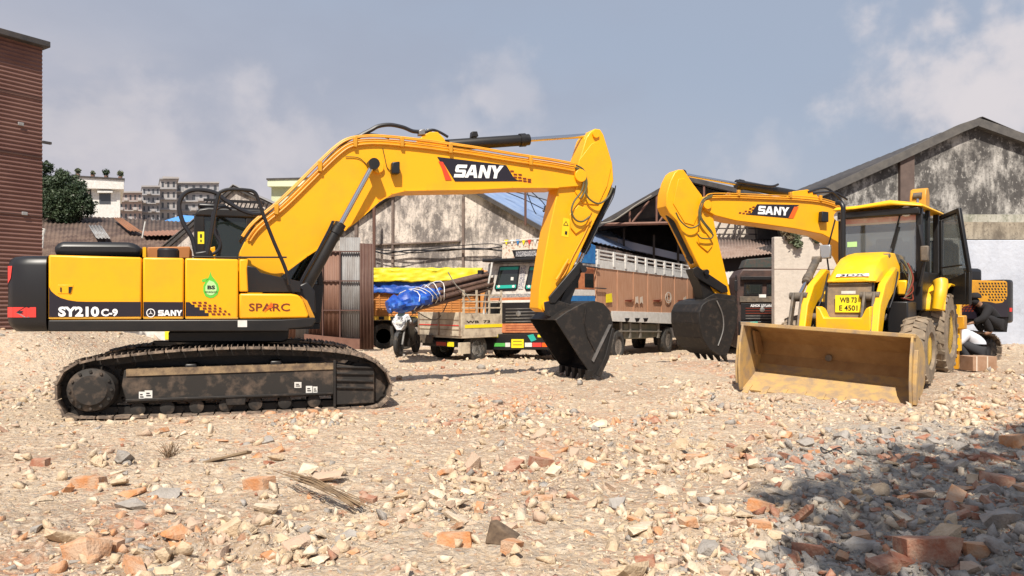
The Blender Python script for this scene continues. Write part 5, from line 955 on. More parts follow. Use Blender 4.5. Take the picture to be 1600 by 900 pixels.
# interior: seat, dashboard, steering wheel
b = MB(); b.box(J, -3.7, -3.25, -.2, .28, 1.6, 1.78); b.uw(J, [(-3.75, 1.7), (-3.6, 1.7), (-3.7, 2.4), (-3.82, 2.4)], -.18, .26); b.build('operator_seat', CHAR, jc, bev=.05)
b = MB(); b.box(J, -2.95, -2.78, -.25, .35, 1.6, 2.0); b.build('dashboard', CHAR, jc, bev=.05)
b = MB(); c = J.P(-3.05, .05, 2.08); MB().tube([c + Vector((.19 * math.cos(R(a)), .17 * math.sin(R(a)), .05 * math.sin(R(a)))) for a in range(0, 361, 20)], .015, 6).build('steering_wheel', BLK, jc)
# open door
A = (-4.1, vr + .02); B = (-3.82, vr + .48); b = MB()
def dq(t, z): return J.P(A[0] + (B[0] - A[0]) * t, A[1] + (B[1] - A[1]) * t, z)
nn_ = (dq(1, 0) - dq(0, 0)).cross(Vector((0, 0, 1))).normalized() * .035
def dbar(p, q, r_, s_): L0 = [dq(*p), dq(*q), dq(*r_), dq(*s_)]; b.loops([x - nn_ for x in L0], [x + nn_ for x in L0])
dbar((0, 1.2), (.1, 1.2), (.1, 2.7), (0, 2.7)); dbar((.0, 2.7), (.0, 2.78), (.72, 2.88), (.74, 2.8)); dbar((.74, 2.88), (.62, 2.86), (1.0, 1.75), (1.12, 1.75)); dbar((1.12, 1.75), (1.0, 1.75), (.98, 1.2), (1.1, 1.2)); dbar((.1, 1.2), (.98, 1.2), (.98, 1.75), (.1, 1.6))
dr_ = b.build('open_door', BLK, jc, bev=.012)
b = MB(); L0 = [dq(.1, 1.62), dq(.99, 1.75), dq(.64, 2.83), (dq(.1, 2.72))]; b.loops([x - nn_ * .1 for x in L0], [x + nn_ * .1 for x in L0]); b.build('door_glass', GLC, dr_)
MB().tube([dq(.15, 1.85) + nn_ * 1.8, dq(.9, 1.88) + nn_ * 1.8], .014, 6).build('door_bar', BLK, dr_)
# mirror, left lamp, fenders, steps, cables
MB().box(J, -2.55, -2.47, vl - .24, vl - .06, 2.0, 2.24).build('mirror', mat('mirror_silver', (.45, .45, .45), rough=.25, metal=.6), jc, bev=.02)
MB().tube([J.P(-2.6, vl - .1, 1.6), J.P(-2.55, vl - .15, 2.1), J.P(-2.66, vl - .02, 2.75)], .014, 6).build('mirror_arm', CHAR, jc)
MB().box(J, -2.6, -2.5, .78, .9, 1.9, 2.15).build('mirror', GREY, jc, bev=.02); MB().tube([J.P(-2.65, .74, 1.5), J.P(-2.57, .84, 1.95), J.P(-2.65, .74, 2.5)], .03, 6).build('mirror_arm', CHAR, jc)
for v0, v1 in ((.66, 1.05), (-1.05, -.62)):
    pts = [(-3.0, 1.12), (-3.05, 1.3), (-3.25, 1.48), (-3.6, 1.56), (-4.0, 1.54), (-4.3, 1.4)]; b = MB(); inn = [(u - .02 * (u + 3.7), w_ - .03) for u, w_ in pts]
    b.uw(J, pts + inn[::-1], v0, v1); b.build('rear_fender', YJ, jc, bev=.01, smooth=40)
MB().tube(smooth_pts([J.P(-2.9, .95, 1.12), J.P(-2.95, .98, 1.35), J.P(-3.05, .98, 1.5), J.P(-3.1, .96, 1.58)], 4), .08, 12, .12).build('air_scoop', YJ, jc)
b = MB(); b.box(J, -3.05, -2.65, .62, .95, .55, .6); b.box(J, -3.05, -2.65, .62, .95, .85, .9); b.build('step', CHAR, jc, bev=.01)
for k in range(9): hose(jc, [J.P(-2.72 - .02 * k, .45 + .05 * (k % 4), 1.95 - .03 * k), J.P(-2.5, .62 + .03 * (k % 3), 1.7 - .05 * k), J.P(-2.35 + .02 * k, .6, 1.3), J.P(-2.5, .5, .9 + .05 * k)], .013, [HOSE, HOSE2, MAROON][k % 3])
for k in range(6): hose(jc, [J.P(-4.35, .5 + .06 * k, 1.5 + .04 * k), J.P(-4.2 + .03 * k, .78 + .05 * k, 1.75), J.P(-4.3, 1.0, 1.55 - .06 * k), J.P(-4.5, .9, 1.1)], .015, [HOSE, HOSE2][k % 2])
# stabilisers and folded backhoe
for v in (-.92, .92):
    s_ = MB().box(J, -4.78, -4.56, v - .1, v + .1, .35, 1.62).build('stabiliser_leg', YJ, jc, bev=.01); MB().box(J, -4.74, -4.60, v - .07, v + .07, .02, .5).build('stabiliser_foot', YEL2, s_, bev=.01)
    MB().cyl(J.P(-4.5, v, 1.6), J.P(-4.5, v, .5), .045, 12).build('stabiliser_cylinder', BROWNB, s_)
MB().box(J, -4.8, -4.5, -1.1, 1.1, .75, 1.0).build('rear_frame', YEL2, jc, bev=.02)
bh = MB().uw(J, [(-4.85, .9), (-4.7, .95), (-4.75, 2.2), (-4.7, 3.2), (-4.78, 3.38), (-4.95, 3.42), (-5.05, 3.3), (-5.0, 2.2), (-5.1, 1.0)], .17, .45).build('backhoe_boom', YEL2, jc, bev=.02)
MB().uw(J, [(-5.0, 3.38), (-5.2, 3.3), (-5.3, 2.4), (-5.25, 1.4), (-5.15, 1.4), (-5.05, 2.4)], .22, .4).build('backhoe_stick', YEL2, jc, bev=.02)
cylinder(jc, J, .31, (-4.66, 1.3), (-4.6, 2.5), (-4.72, 3.25), .06, .03, 'boom_cylinder', GREY)
# ---------------------------------------------------------------- lorry with the painted cab
A_ = Fr(.175, 20.3, -.17, 239)
ta = thing('lorry', A_, 'long brown bodied cargo lorry with painted cab and black grille behind the excavator bucket', 'truck')
AU = lambda u: (lambda a, c: A_.U(a, c, u)); AV = lambda v: (lambda a, c: A_.V(a, c, v)); HWD = 1.13
CABW = mat('cab_cream', (.62, .58, .52), (.35, .30, .27), rough=.5, scale=9, lo=.45, hi=.7); CABO = mat('cab_orange', (.62, .24, .10), (.45, .14, .06), rough=.5, scale=7)
TEAL = mat('teal_paint', (.02, .38, .30), rough=.4); BLUE = mat('blue_paint', (.02, .14, .42), (.03, .22, .52), rough=.5, scale=5)
BODY = mat('dusty_brown_planks', (.42, .20, .105), (.52, .30, .19), rough=.8, scale=2.2, stretch=(6, 6, 1), lo=.3, hi=.7)
def panel(px, m, name, u=0, d=.03, root=ta, bev=.006): return MB().pxU(A_, px, u, u - d).build(name, m, root, bev=bev)
zt_ = A_.hu(810, 409, 0)[1]
b = MB(); b.uw(A_, [(-.06, .75), (-.06, zt_ - .85), (-.2, zt_), (-1.75, zt_ + .02), (-1.75, .75)], -HWD, HWD); cb = b.build('cab', CABW, ta, bev=.05)
def cabf(px, m, name, off, parent=cb, d=.02):   # on the sloping upper windscreen plane
    pts = []
    for a, c in px:
        v, w_ = A_.hu(a, c, -.12); pts.append((v, w_))
    def uu(w_): return -.06 - .14 * max(0, min(1, (w_ - (zt_ - .85)) / .85)) + off
    return MB().loops([A_.P(uu(w_), v, w_) for v, w_ in pts], [A_.P(uu(w_) - d, v, w_) for v, w_ in pts]).build(name, m, parent)
for k, (x0, x1) in enumerate(((776, 811), (823, 858))):
    fr_ = cabf([(x0 + 3, 416), (x1, 415), (x1 - 1, 451), (x1 - 4, 454), (x0 + 1, 455), (x0 - 2, 450)], CHAR, 'window_frame', .015)
    cabf([(x0 + 5, 418), (x1 - 2, 417), (x1 - 3, 450), (x0 + 1, 451)], GLB, 'windscreen', .022, fr_); cabf([(x0 + 5, 417.5), (x1 - 2, 416.5), (x1 - 2, 421), (x0 + 4, 422)], TEAL, 'sun_strip', .03, fr_)
    cabf([(x0 + 1, 446), (x1 - 3, 445), (x1 - 3.5, 450), (x0 + 1, 451)], TEAL, 'lower_strip', .03, fr_)
    for xx in (x0 + 5, x1 - 7): cabf([(xx + 2.2 * math.cos(q), 447.5 + 2.2 * math.sin(q)) for q in [k_ * .785 for k_ in range(8)]], WHT, 'round_mark', .034, fr_)
cabf([(799, 433), (803, 433), (803, 438), (799, 438)], WHT, 'paper_sticker', .034); cabf([(835, 421), (841, 421), (841, 426), (835, 426)], WHT, 'paper_sticker', .034)
cabf([(813, 416), (821, 416), (819, 452), (811, 452)], mat('striped_strip', (.08, .09, .15), (.6, .55, .5), rough=.5, scale=22, lo=.45, hi=.55, stretch=(1, 1, 3)), 'painted_strip', .016)
panel([(760, 460), (868, 458), (868, 466), (760, 466)], mat('grey_band', (.22, .22, .23), (.45, .40, .36), rough=.5, scale=20, lo=.45, hi=.6), 'name_band', .0, .06); panel([(759, 466), (868, 463), (868, 471), (759, 472)], CABO, 'orange_band', .005, .06); panel([(759, 470), (868, 468), (868, 472), (759, 473.5)], WHT, 'white_band', .012, .06)
gr = panel([(760, 475), (868, 472), (868, 505), (762, 505)], CHAR, 'grille', .0, .06)
for k in range(5): panel([(790, 482 + k * 5), (845, 481 + k * 5), (845, 482.4 + k * 5), (790, 483.4 + k * 5)], STEEL, 'grille_slat', .012, .02, gr, 0)
v_, w_ = A_.hu(810, 490, .01); MB().lathe(A_.P(.01, v_, w_), A_.P(1, 0, 0) - A_.P(0, 0, 0), [(.075, -.01), (.075, .01), (.05, .015)], 20).build('emblem', STEEL, gr)
panel([(761, 506), (868, 505), (868, 520), (763, 520)], CABO, 'lamp_panel', .01, .08)
for k in range(3): panel([(790, 508.5 + k * 3.6), (842, 508 + k * 3.6), (842, 509.2 + k * 3.6), (790, 509.7 + k * 3.6)], mat('dark_orange', (.25, .07, .03), rough=.6), 'panel_slot', .014, .01, ta, 0)
for x in (768.5, 776.5, 852, 860): v_, w_ = A_.hu(x, 512.5, .02); MB().lathe(A_.P(.01, v_, w_), A_.P(1, 0, 0) - A_.P(0, 0, 0), [(.07, -.02), (.07, .02), (.045, .035)], 16).build('headlight', mat('lamp_lens', (.65, .6, .55), (.5, .1, .06), rough=.25, scale=30, lo=.6, hi=.62), ta)
bp = panel([(757, 522), (866, 521), (866, 546), (757, 547)], CHAR, 'bumper', .16, .25, ta, .02)
for px, m in (([(768, 522.5), (778, 522.5), (778, 527), (768, 527)], YST), ([(840, 523), (852, 523), (852, 527), (840, 527)], YST), ([(772, 536), (789, 536), (789, 541.5), (772, 541.5)], mat('lime_green', (.08, .40, .08), rough=.5)), ([(789.5, 535.5), (797, 535.5), (797, 542), (789.5, 542)], WHT), ([(820, 535.5), (831, 535.5), (831, 542), (820, 542)], WHT), ([(832, 535.5), (846, 535.5), (846, 542), (832, 542)], RED), ([(847, 535.5), (862, 535.5), (862, 542), (847, 542)], ORG), ([(824, 524), (833, 522), (838, 531), (830, 534)], TEAL)):
    panel(px, m, 'bumper_marking', .172, .01, bp, 0)
npl = panel([(799, 530), (818, 530), (818, 543.5), (799, 543.5)], YST, 'number_plate', .18, .018, bp, 0)
for k in range(2): panel([(801.5, 532.5 + 5.4 * k), (815.5, 532.5 + 5.4 * k), (815.5, 533.9 + 5.4 * k), (801.5, 533.9 + 5.4 * k)], mat('plate_print', (.3, .2, .02), rough=.6), 'plate_print', .184, .004, npl, 0)
b = MB(); b.box(A_, -.55, .12, -1.12, 1.12, zt_ + .02, zt_ + .1); b.build('roof_visor', CHAR, ta, bev=.02)
hb = MB().pxU(A_, [(784, 401), (785, 378), (868, 371), (868, 403), (784, 406)], .05, -.05).build('headboard', mat('painted_board', (.66, .6, .5), (.40, .20, .12), rough=.6, scale=14, lo=.5, hi=.62), ta, bev=.01)
panel([(800, 391), (842, 389), (842, 402), (804, 403)], CHAR, 'headboard_sign', .06, .02, hb); panel([(806, 393), (838, 391.5), (838, 400), (806, 401)], mat('sign_print', (.5, .5, .5), (.1, .1, .12), rough=.5, scale=40, lo=.45, hi=.5), 'sign_print', .07, .01, hb, 0)
for k in range(9):
    x = 788 + k * 9; fc = [YST, WHT, BLUE, YST, RED, WHT, YST, BLUE, WHT][k]; panel([(x, 374.5 + (1 - k) * .3), (x + 6, 374.2 + (1 - k) * .3), (x + 3, 383)], fc, 'flag', .085, .006, hb, 0)
MB().tube([A_.U(784, 378, .08), A_.U(868, 370, .08)], .014, 6).build('headboard_rail', WHT, hb)
MB().tube(smooth_pts([A_.U(a, c, .12) for a, c in [(769, 410), (766, 430), (760, 455), (756, 480), (757, 515)]], 4), .03, 8).build('corner_tube', WHT, ta)
MB().box(A_, -.1, .0, -1.35, -1.2, zt_ - .5, zt_ - .2).build('mirror', CHAR, ta)
# cab side, blue headboard and cargo body on the lorry's left flank
def flank(px, m, name, v=HWD, d=.03, root=ta, bev=.005): return MB().pxV(A_, px, v, v - d).build(name, m, root, bev=bev)
flank([(880, 415), (929, 419), (929, 452), (880, 452)], CABO, 'cab_side', HWD + .012); flank([(893, 424), (904, 425), (904, 450), (893, 450)], GLB, 'cab_window', HWD + .02, .01); flank([(914, 427), (928, 428), (928, 450), (914, 449)], GLB, 'cab_window', HWD + .02, .01)
flank([(880, 452), (930, 453), (930, 462), (880, 462)], WHT, 'white_stripe', HWD + .014); flank([(880, 462), (930, 462.5), (930, 474), (880, 474)], BLUE, 'blue_stripe', HWD + .014)
pvb = [(910, 411), (910, 392), (915, 384), (923, 380), (931, 384), (931, 413)]; flank(pvb, BLUE, 'blue_visor_board', HWD + .03, .12, ta, .02)
MB().tube([A_.V(909, 415, HWD + .05), A_.V(937, 419, HWD + .05)], .02, 6).build('side_bar', CHAR, ta); MB().tube([A_.V(930, 450, HWD + .05), A_.V(947, 451, HWD + .05)], .02, 6).build('side_bar', CHAR, ta)
uS, wS = A_.hv(932, 400, HWD); b = MB()
b.pxV(A_, [(932, 417), (1093, 437), (1150, 443), (1150, 492), (1060, 489.5), (932, 486)], HWD, -HWD); cg = b.build('cargo_body', BODY, ta)
for k in range(11): x = 932 + (k / 10) ** .82 * 216; yt, yb = 417 + (x - 932) * .122, 486 + (x - 932) * .029; MB().pxV(A_, [(x, yt), (x + 1.1, yt), (x + 1.1, yb), (x, yb)], HWD + .018, HWD + .001).build('body_upright', BODY, cg)
flank([(932, 406), (1150, 432), (1150, 444), (932, 418)], WHT, 'white_rail_board', HWD + .02, .05, cg); b = MB()
for y0, s_ in ((389, .176), (395, .175), (401, .174)): b.pxV(A_, [(932, y0), (1150, y0 + 218 * s_), (1150, y0 + 218 * s_ + 1.3), (932, y0 + 2.6)], HWD + .02, HWD - .03)
b.build('top_rail', WHT, cg)
for k in range(15):
    x = 934 + (k / 14) ** .8 * 205; s_ = 3.2 - 1.3 * k / 14; y0 = 389 + (x - 932) * .176; flank([(x, y0), (x + s_, y0 + .3), (x + s_, y0 + 24 - k * .5), (x, y0 + 24 - k * .5)], WHT, 'rail_post', HWD + .04, .06, cg, .004)
flank([(956, 486), (1060, 489), (1060, 505), (1052, 506), (958, 502)], WHT, 'skirt_board', HWD + .02, .06, cg)
for x in (976, 992, 1005): flank([(x, 497), (x + 8, 497), (x + 6, 502), (x + 2, 503)], CHAR, 'skirt_notch', HWD + .025, .01, cg, 0)
WP = mat('faded_mark', (.62, .52, .42), rough=.6)
ellp = [(1044.5 + 5 * math.cos(q), 465 + 9 * math.sin(q)) for q in [k * 2 * math.pi / 18 for k in range(18)]]
for i in range(18): p, q = ellp[i], ellp[(i + 1) % 18]; flank([p, q, (1044.5 + (q[0] - 1044.5) * .8, 465 + (q[1] - 465) * .8), (1044.5 + (p[0] - 1044.5) * .8, 465 + (p[1] - 465) * .8)], WP, 'oval_emblem', HWD + .045, .006, cg, 0) if i % 1 == 0 else None
lettering('U', quadmap(AV(HWD + .05), 1042, 459, 1048, 471), WP, cg); flank([(947, 460), (956, 458), (957, 472), (947, 473)], YST, 'yellow_mark', HWD + .045, .006, cg, 0)
for k, x in enumerate((993, 1000, 1068)): flank([(x, 464 + k), (x + 4, 463), (x + 5, 475), (x + 2, 472), (x, 475)], WP, 'painted_mark', HWD + .045, .006, cg, 0)
for x in (978, 1022, 1060): flank([(x, 469), (x + 13, 468), (x + 8, 470.5), (x + 13, 472), (x, 471)], MAROON, 'lock_bar', HWD + .05, .03, cg, 0)
b = MB(); b.pxV(A_, [(900, 500), (1120, 503), (1120, 512), (900, 512)], .5, -.5); b.build('chassis', CHAR, ta)
b = MB(); b.pxV(A_, [(975, 505), (1030, 506), (1033, 525), (1010, 529), (975, 530)], HWD - .1, HWD - .6); b.build('fuel_tank', mat('greenish_grey', (.10, .11, .08), (.18, .16, .12), rough=.6), ta, bev=.03)
b = MB()
for x in (970, 984, 1000, 1028): b.pxV(A_, [(x, 503), (x + 2.4, 503), (x + 2.4, 528), (x, 528)], HWD - .05, HWD - .1)
b.pxV(A_, [(968, 516), (1034, 517), (1034, 519), (968, 518.5)], HWD - .04, HWD - .1); b.build('side_guard', mat('guard_grey', (.2, .18, .15), rough=.7), ta)
axl = A_.P(0, 1, 0) - A_.P(0, 0, 0)
for x, y in ((962, 541), (1040, 531), (1069, 529), (1098, 527)):
    u_, w_ = A_.hv(x, y, HWD - .15); gr_ = .51
    for v in (HWD - .18, -(HWD - .18)): wheel(ta, A_.P(u_, v, w_), axl, gr_, .3, mat('lorry_rim', (.22, .20, .18), (.4, .35, .3), rough=.6, scale=9), RUB)
for v in (HWD - .2, -(HWD - .2)): wheel(ta, A_.P(-.75, v, .5), axl, .5, .28, MATS['lorry_rim'], RUB)
# ---------------------------------------------------------------- small flatbed lorry loaded with pipes
B_ = Fr(-1.32, 19.45, -.17, 47)       # origin: rear right corner at the tailgate; forward goes away to the right
tb_ = thing('flatbed_lorry', B_, 'small cream pickup lorry seen from behind, parked left of the painted cab lorry', 'truck')
CRM = mat('cream_panel', (.58, .50, .38), (.28, .22, .17), rough=.65, scale=5, lo=.42, hi=.72); OLD = mat('faded_wood', (.36, .28, .2), (.2, .13, .09), rough=.85, scale=9)
b = MB(); b.box(B_, 0, 3.0, 0, 1.75, .66, .74); b.build('load_bed', CRM, tb_, bev=.01)
def tail(px, m, name, u=-.01, d=-.04, bev=.004): return MB().pxU(B_, px, u, u - d).build(name, m, tb_, bev=bev)
tg = MB().box(B_, -.03, .02, .0, 1.75, .72, 1.35).build('tailgate', CRM, tb_, bev=.006)
for w0, w1, m in ((.99, 1.015, RED), (.88, .9, OLD), (1.14, 1.16, OLD)): MB().box(B_, -.042, -.031, .02, 1.73, w0, w1).build('gate_stripe', m, tg)
for v in (.02, .86, 1.70): MB().box(B_, -.055, -.031, v, v + .05, .72, 1.36).build('gate_post', OLD, tg)
sd_ = MB().box(B_, .02, 2.95, .0, .04, .72, 1.30).build('side_gate', CRM, tb_, bev=.006); MB().box(B_, .02, 2.95, 1.71, 1.75, .72, 1.30).build('side_gate', CRM, tb_, bev=.006)
MB().box(B_, .1, 1.7, -.01, -.002, .93, 1.02).build('yellow_board', YST, sd_); lettering('WB  73', lambda s_, t_: B_.P(.15 + .9 * s_, -.006, 1.06 + .07 * t_), CHAR, sd_)
b = MB()
for k in range(7): u_ = .05 + .48 * k; b.box(B_, u_, u_ + .05, .0, .04, 1.30, 1.95)
for z in (1.45, 1.62, 1.8): b.box(B_, .02, 2.95, .005, .035, z, z + .035)
b.build('stake_rail', CRM, tb_)
b = MB(); b.box(B_, -.1, .1, .25, 1.5, .42, .58); b.box(B_, .1, 3.0, .45, .6, .45, .66); b.box(B_, .1, 3.0, 1.15, 1.3, .45, .66); b.build('chassis', CHAR, tb_)
MB().box(B_, -.12, -.105, .2, .45, .44, .56).build('number_plate', YST, tb_); MB().box(B_, -.12, -.1, .5, .9, .45, .55).build('rear_lamp', mat('tail_lamp', (.4, .05, .03), rough=.3), tb_); MB().box(B_, -.14, -.09, 1.05, 1.55, .5, .72).build('mud_flap', GREY, tb_); MB().box(B_, -.05, .3, .0, .1, .25, .55).build('mud_flap', CRM, tb_)
axl = B_.P(0, 1, 0) - B_.P(0, 0, 0)
for v in (.2, 1.5):
    for u_ in (.65, 3.6): wheel(tb_, B_.P(u_, v, .38), axl, .38, .26, WHT, RUB)
b = MB(); b.uw(B_, [(3.1, .6), (3.1, 2.0), (4.1, 2.0), (4.5, 1.4), (4.7, 1.2), (4.7, .6)], .1, 1.65); b.build('cab', CRM, tb_, bev=.06)
# load: bundle of steel pipes (one mesh each), tied, and the blue sheet at their ends
pm = mat('rusty_pipe', (.075, .042, .032), (.15, .085, .06), rough=.7, scale=8)
S0, S1 = at(628, 478, 18.3), at(800, 433, 22.3); dv = (S1 - S0).normalized(); sdv = dv.cross(Vector((0, 0, 1))).normalized(); up = sdv.cross(dv)
pb = 0
for r_ in range(4):
    for k in range(5):
        if r_ == 3 and k in (0, 4): continue
        p = S0 + sdv * ((k - 2) * .17 + (r_ % 2) * .07) + up * (r_ * .125 - .1) + dv * rng.uniform(-.15, .3)
        q = S1 + sdv * ((k - 2) * .17) + up * (r_ * .125 - .1)
        o = MB().tube([p, q], .055, 10).build('steel_pipe', pm); tag(o, 'rusty steel pipe in the tied bundle on the flatbed lorry', 'pipe', 'steel pipes loaded on the flatbed lorry')
# blue sheet wrapped around the pipe ends
def lumpy(name, pts, rad, m, seed, n=22, label=None, cat=None, group=None, flat_=1.0, amp=.12):
    s_ = smooth_pts(pts, 8); b = MB(); vs = []; m_ = len(s_)
    for i, p in enumerate(s_):
        t = (s_[min(i + 1, m_ - 1)] - s_[max(i - 1, 0)]).normalized(); a = t.cross(Vector((0, 0, 1))).normalized(); c = a.cross(t); f = i / (m_ - 1); rr = rad * (math.sin(math.pi * min(max(f * .92 + .05, 0), 1)) ** .42)
        for k in range(n):
            q = 2 * math.pi * k / n; x = p + (a * math.cos(q) + c * math.sin(q) * flat_) * rr; ns = mnoise.noise(x * 5 + Vector((seed, 0, 0))) + .6 * mnoise.noise(x * 12); vs.append(x + (x - p).normalized() * ns * amp)
    fs = [(i * n + k, i * n + (k + 1) % n, (i + 1) * n + (k + 1) % n, (i + 1) * n + k) for i in range(m_ - 1) for k in range(n)] + [tuple(range(n)), tuple(range((m_ - 1) * n, m_ * n))]
    b.add(vs, fs); o = b.build(name, m, smooth=25); return tag(o, label, cat, group)
TARPB = mat('blue_tarp', (.008, .06, .36), (.05, .20, .55), rough=.45, scale=6, lo=.5, hi=.75, bump=1, bscale=6); TARPY = mat('yellow_tarp', (.80, .68, .02), (.62, .5, .02), rough=.5, scale=3, bump=1, bscale=4)
lumpy('tarpaulin', [at(606, 481, 17.9), at(630, 474, 18.1), at(655, 467, 18.5), at(686, 455, 19.2)], .30, TARPB, 3, label='crumpled blue plastic sheet wrapped around the ends of the steel pipes', cat='tarpaulin', flat_=.8)
b = MB(); 
for k in range(6):
    c = at(640, 470, 18.25).lerp(at(683, 456, 19.1), k / 5); b.tube([c + (sdv * math.cos(q) * .32 + up * math.sin(q) * .27) + dv * .1 * math.sin(q * 2 + k) for q in [i * .45 for i in range(15)]], .012, 5)
tag(b.build('rope', WHT, None), 'thin white rope tied round the crumpled blue plastic sheet', 'rope')
b = MB(); b.tube(smooth_pts([at(x, y, 19.0 + (x - 640) * .02) for x, y in [(640, 480), (680, 500), (700, 470), (706, 440)]], 5), .015, 5); b.tube(smooth_pts([at(x, y, 19.4) for x, y in [(700, 425), (712, 445), (728, 460), (735, 470)]], 5), .015, 5)
tag(b.build('rope', MATS['guard_grey'], None), 'slack grey rope hanging over the pipe bundle beside the stake rails', 'rope')
# ---------------------------------------------------------------- orange lorry under yellow and blue tarpaulins
K = Fr(-4.9, 25.0, -.2, 0)
tc_ = thing('lorry', K, 'orange bodied lorry parked side on by the stained wall, half hidden by the tin fence', 'truck')
ORB = mat('orange_body', (.62, .27, .07), (.5, .2, .05), rough=.6, scale=3)
b = MB(); b.pxV(K, [(520, 455), (748, 455), (748, 494), (520, 494)], 0, 2.3); ob = b.build('cargo_body', ORB, tc_, bev=.01); b = MB()
for k in range(10): y = 457 + k * 3.9; b.pxV(K, [(520, y), (748, y), (748, y + .9), (520, y + .9)], -.02, 0)
for x in range(522, 748, 14): b.pxV(K, [(x, 455), (x + 1.6, 455), (x + 1.6, 494), (x, 494)], -.05, 0)
b.build('body_batten', mat('dark_orange_batten', (.42, .17, .04), rough=.6), ob)
MB().pxV(K, [(520, 494), (748, 494), (748, 500), (520, 500)], -.03, .1).build('yellow_skirt', mat('skirt_yellow', (.70, .42, .05), rough=.6), ob)
for x in (592, 610, 640): MB().pxV(K, [(x, 494.5), (x + 8, 494.5), (x + 8, 499.5), (x, 499.5)], -.05, -.031).build('skirt_slot', CHAR, ob)
MB().pxV(K, [(520, 501), (748, 501), (748, 511), (520, 511)], .5, 1.8).build('chassis', CHAR, tc_)
for x in (560, 600, 632, 735): wheel(tc_, K.V(x, 525, .25), (0, 1, 0), .45, .28, MATS['lorry_rim'], RUB); wheel(tc_, K.V(x, 525, 2.1), (0, 1, 0), .45, .28, MATS['lorry_rim'], RUB)
b = MB(); b.pxV(K, [(750, 420), (765, 424), (775, 450), (776, 512), (750, 512)], .1, 2.2); b.build('cab', ORB, tc_, bev=.05)
def drape(name, x0, x1, yt, yb, v0, v1, m, label, seed, fold=.06):
    nx = 60; b = MB(); vs = []; rows = 9
    for i in range(nx + 1):
        x = x0 + (x1 - x0) * i / nx; u_, wt_ = K.hv(x, yt + .8 * mnoise.noise(Vector((i * .21, seed, 0))), v0); wb_ = K.hv(x, yb + 2.4 * mnoise.noise(Vector((i * .17, seed, 3))) + 1.0 * mnoise.noise(Vector((i * .6, seed, 5))), v0)[1]
        col = []
        for j in range(rows):
            t = j / (rows - 1); z = wb_ + (wt_ - wb_) * t; col.append(K.P(u_, v0 - fold * (1 - t) * (.8 + .9 * mnoise.noise(Vector((i * .5, t * .7, seed)))) - .05 * mnoise.noise(Vector((i * .35, t * 5, seed))), z))
        col.append(K.P(u_, (v0 + v1) / 2, wt_ + .10 + .03 * mnoise.noise(Vector((i * .3, seed, 8))))); col.append(K.P(u_, v1, wt_)); col.append(K.P(u_, v1 + .05, wb_)); vs += col
    n = rows + 3; b.add(vs, [(i * n + j, (i + 1) * n + j, (i + 1) * n + j + 1, i * n + j + 1) for i in range(nx) for j in range(n - 1)] + [tuple(range(n)), tuple(nx * n + j for j in range(n))])
    o = b.build(name, m, smooth=60); s_ = o.modifiers.new('thick', 'SOLIDIFY'); s_.thickness = .01; return tag(o, label, 'tarpaulin')
drape('tarpaulin', 518, 748, 440, 458, -.06, 2.36, TARPB, 'blue tarpaulin showing beneath the yellow sheet on the orange lorry', 1, .09)
drape('tarpaulin', 516, 752, 420, 440, -.14, 2.44, TARPY, 'bright yellow tarpaulin over the top of the orange lorry', 4, .05)
# ---------------------------------------------------------------- dark lorry in front of the cream wall
D_ = Fr(7.7, 24.4, -.3, 262)
td = thing('lorry', D_, 'dark maroon and black lorry cab facing forward beside the cream wall', 'truck')
DKC = mat('dark_cab', (.045, .03, .028), (.09, .05, .04), rough=.5, scale=5)
def dp(px, m, name, u=.0, d=.04, root=td, bev=.006): return MB().pxU(D_, px, u, u - d).build(name, m, root, bev=bev)
b = MB(); b.pxU(D_, [(1152, 545), (1152, 432), (1160, 420), (1262, 420), (1268, 432), (1268, 545)], -.05, -1.9); b.build('cab', DKC, td, bev=.05)
f_ = dp([(1163, 442), (1192, 442), (1191, 462), (1162, 462)], CHAR, 'window_frame'); dp([(1166, 445), (1189, 445), (1188, 459), (1165, 459)], GLB, 'windscreen', .012, .01, f_)
f_ = dp([(1198, 442), (1240, 442), (1240, 462), (1198, 462)], CHAR, 'window_frame'); dp([(1201, 445), (1237, 445), (1237, 459), (1201, 459)], GLB, 'windscreen', .012, .01, f_)
dp([(1156, 463), (1265, 463), (1265, 472), (1156, 472)], GREY, 'bumper_band', .02, .05); gl = dp([(1158, 474), (1262, 474), (1262, 500), (1158, 500)], CHAR, 'grille', .0, .05)
for k in range(5): dp([(1165, 481 + k * 4), (1258, 481 + k * 4), (1258, 482.2 + k * 4), (1165, 482.2 + k * 4)], MAROON if k < 3 else STEEL, 'grille_slat', .012, .02, gl, 0)
lettering('ASHOK LEYLAND', quadmap(lambda a, c: D_.U(a, c, .008), 1172.5, 475.4, 1208.5, 479.6), LETW, gl, .02); dp([(1186, 460), (1197, 460), (1197, 465), (1186, 465)], WHT, 'sticker', .03, .01)
v_, w_ = D_.hu(1191, 484, .01); MB().lathe(D_.P(.01, v_, w_), D_.P(1, 0, 0) - D_.P(0, 0, 0), [(.08, -.01), (.08, .02), (.05, .03)], 20).build('emblem', STEEL, gl)
dp([(1155, 502), (1265, 502), (1265, 524), (1155, 524)], CHAR, 'bumper', .12, .2, td, .02); dp([(1172, 503), (1184, 502.5), (1184, 507), (1172, 507)], TEAL, 'bumper_marking', .13, .01)
dp([(1158, 432), (1262, 432), (1262, 437), (1158, 437)], CHAR, 'roof_visor', .12, .2); b = MB(); b.pxU(D_, [(1160, 419), (1166, 405), (1205, 402), (1255, 406), (1262, 419)], -.6, -1.5); b.build('roof_load_rack', mat('dark_greenish', (.03, .05, .045), (.08, .05, .04), rough=.7, scale=12), td, bev=.03)
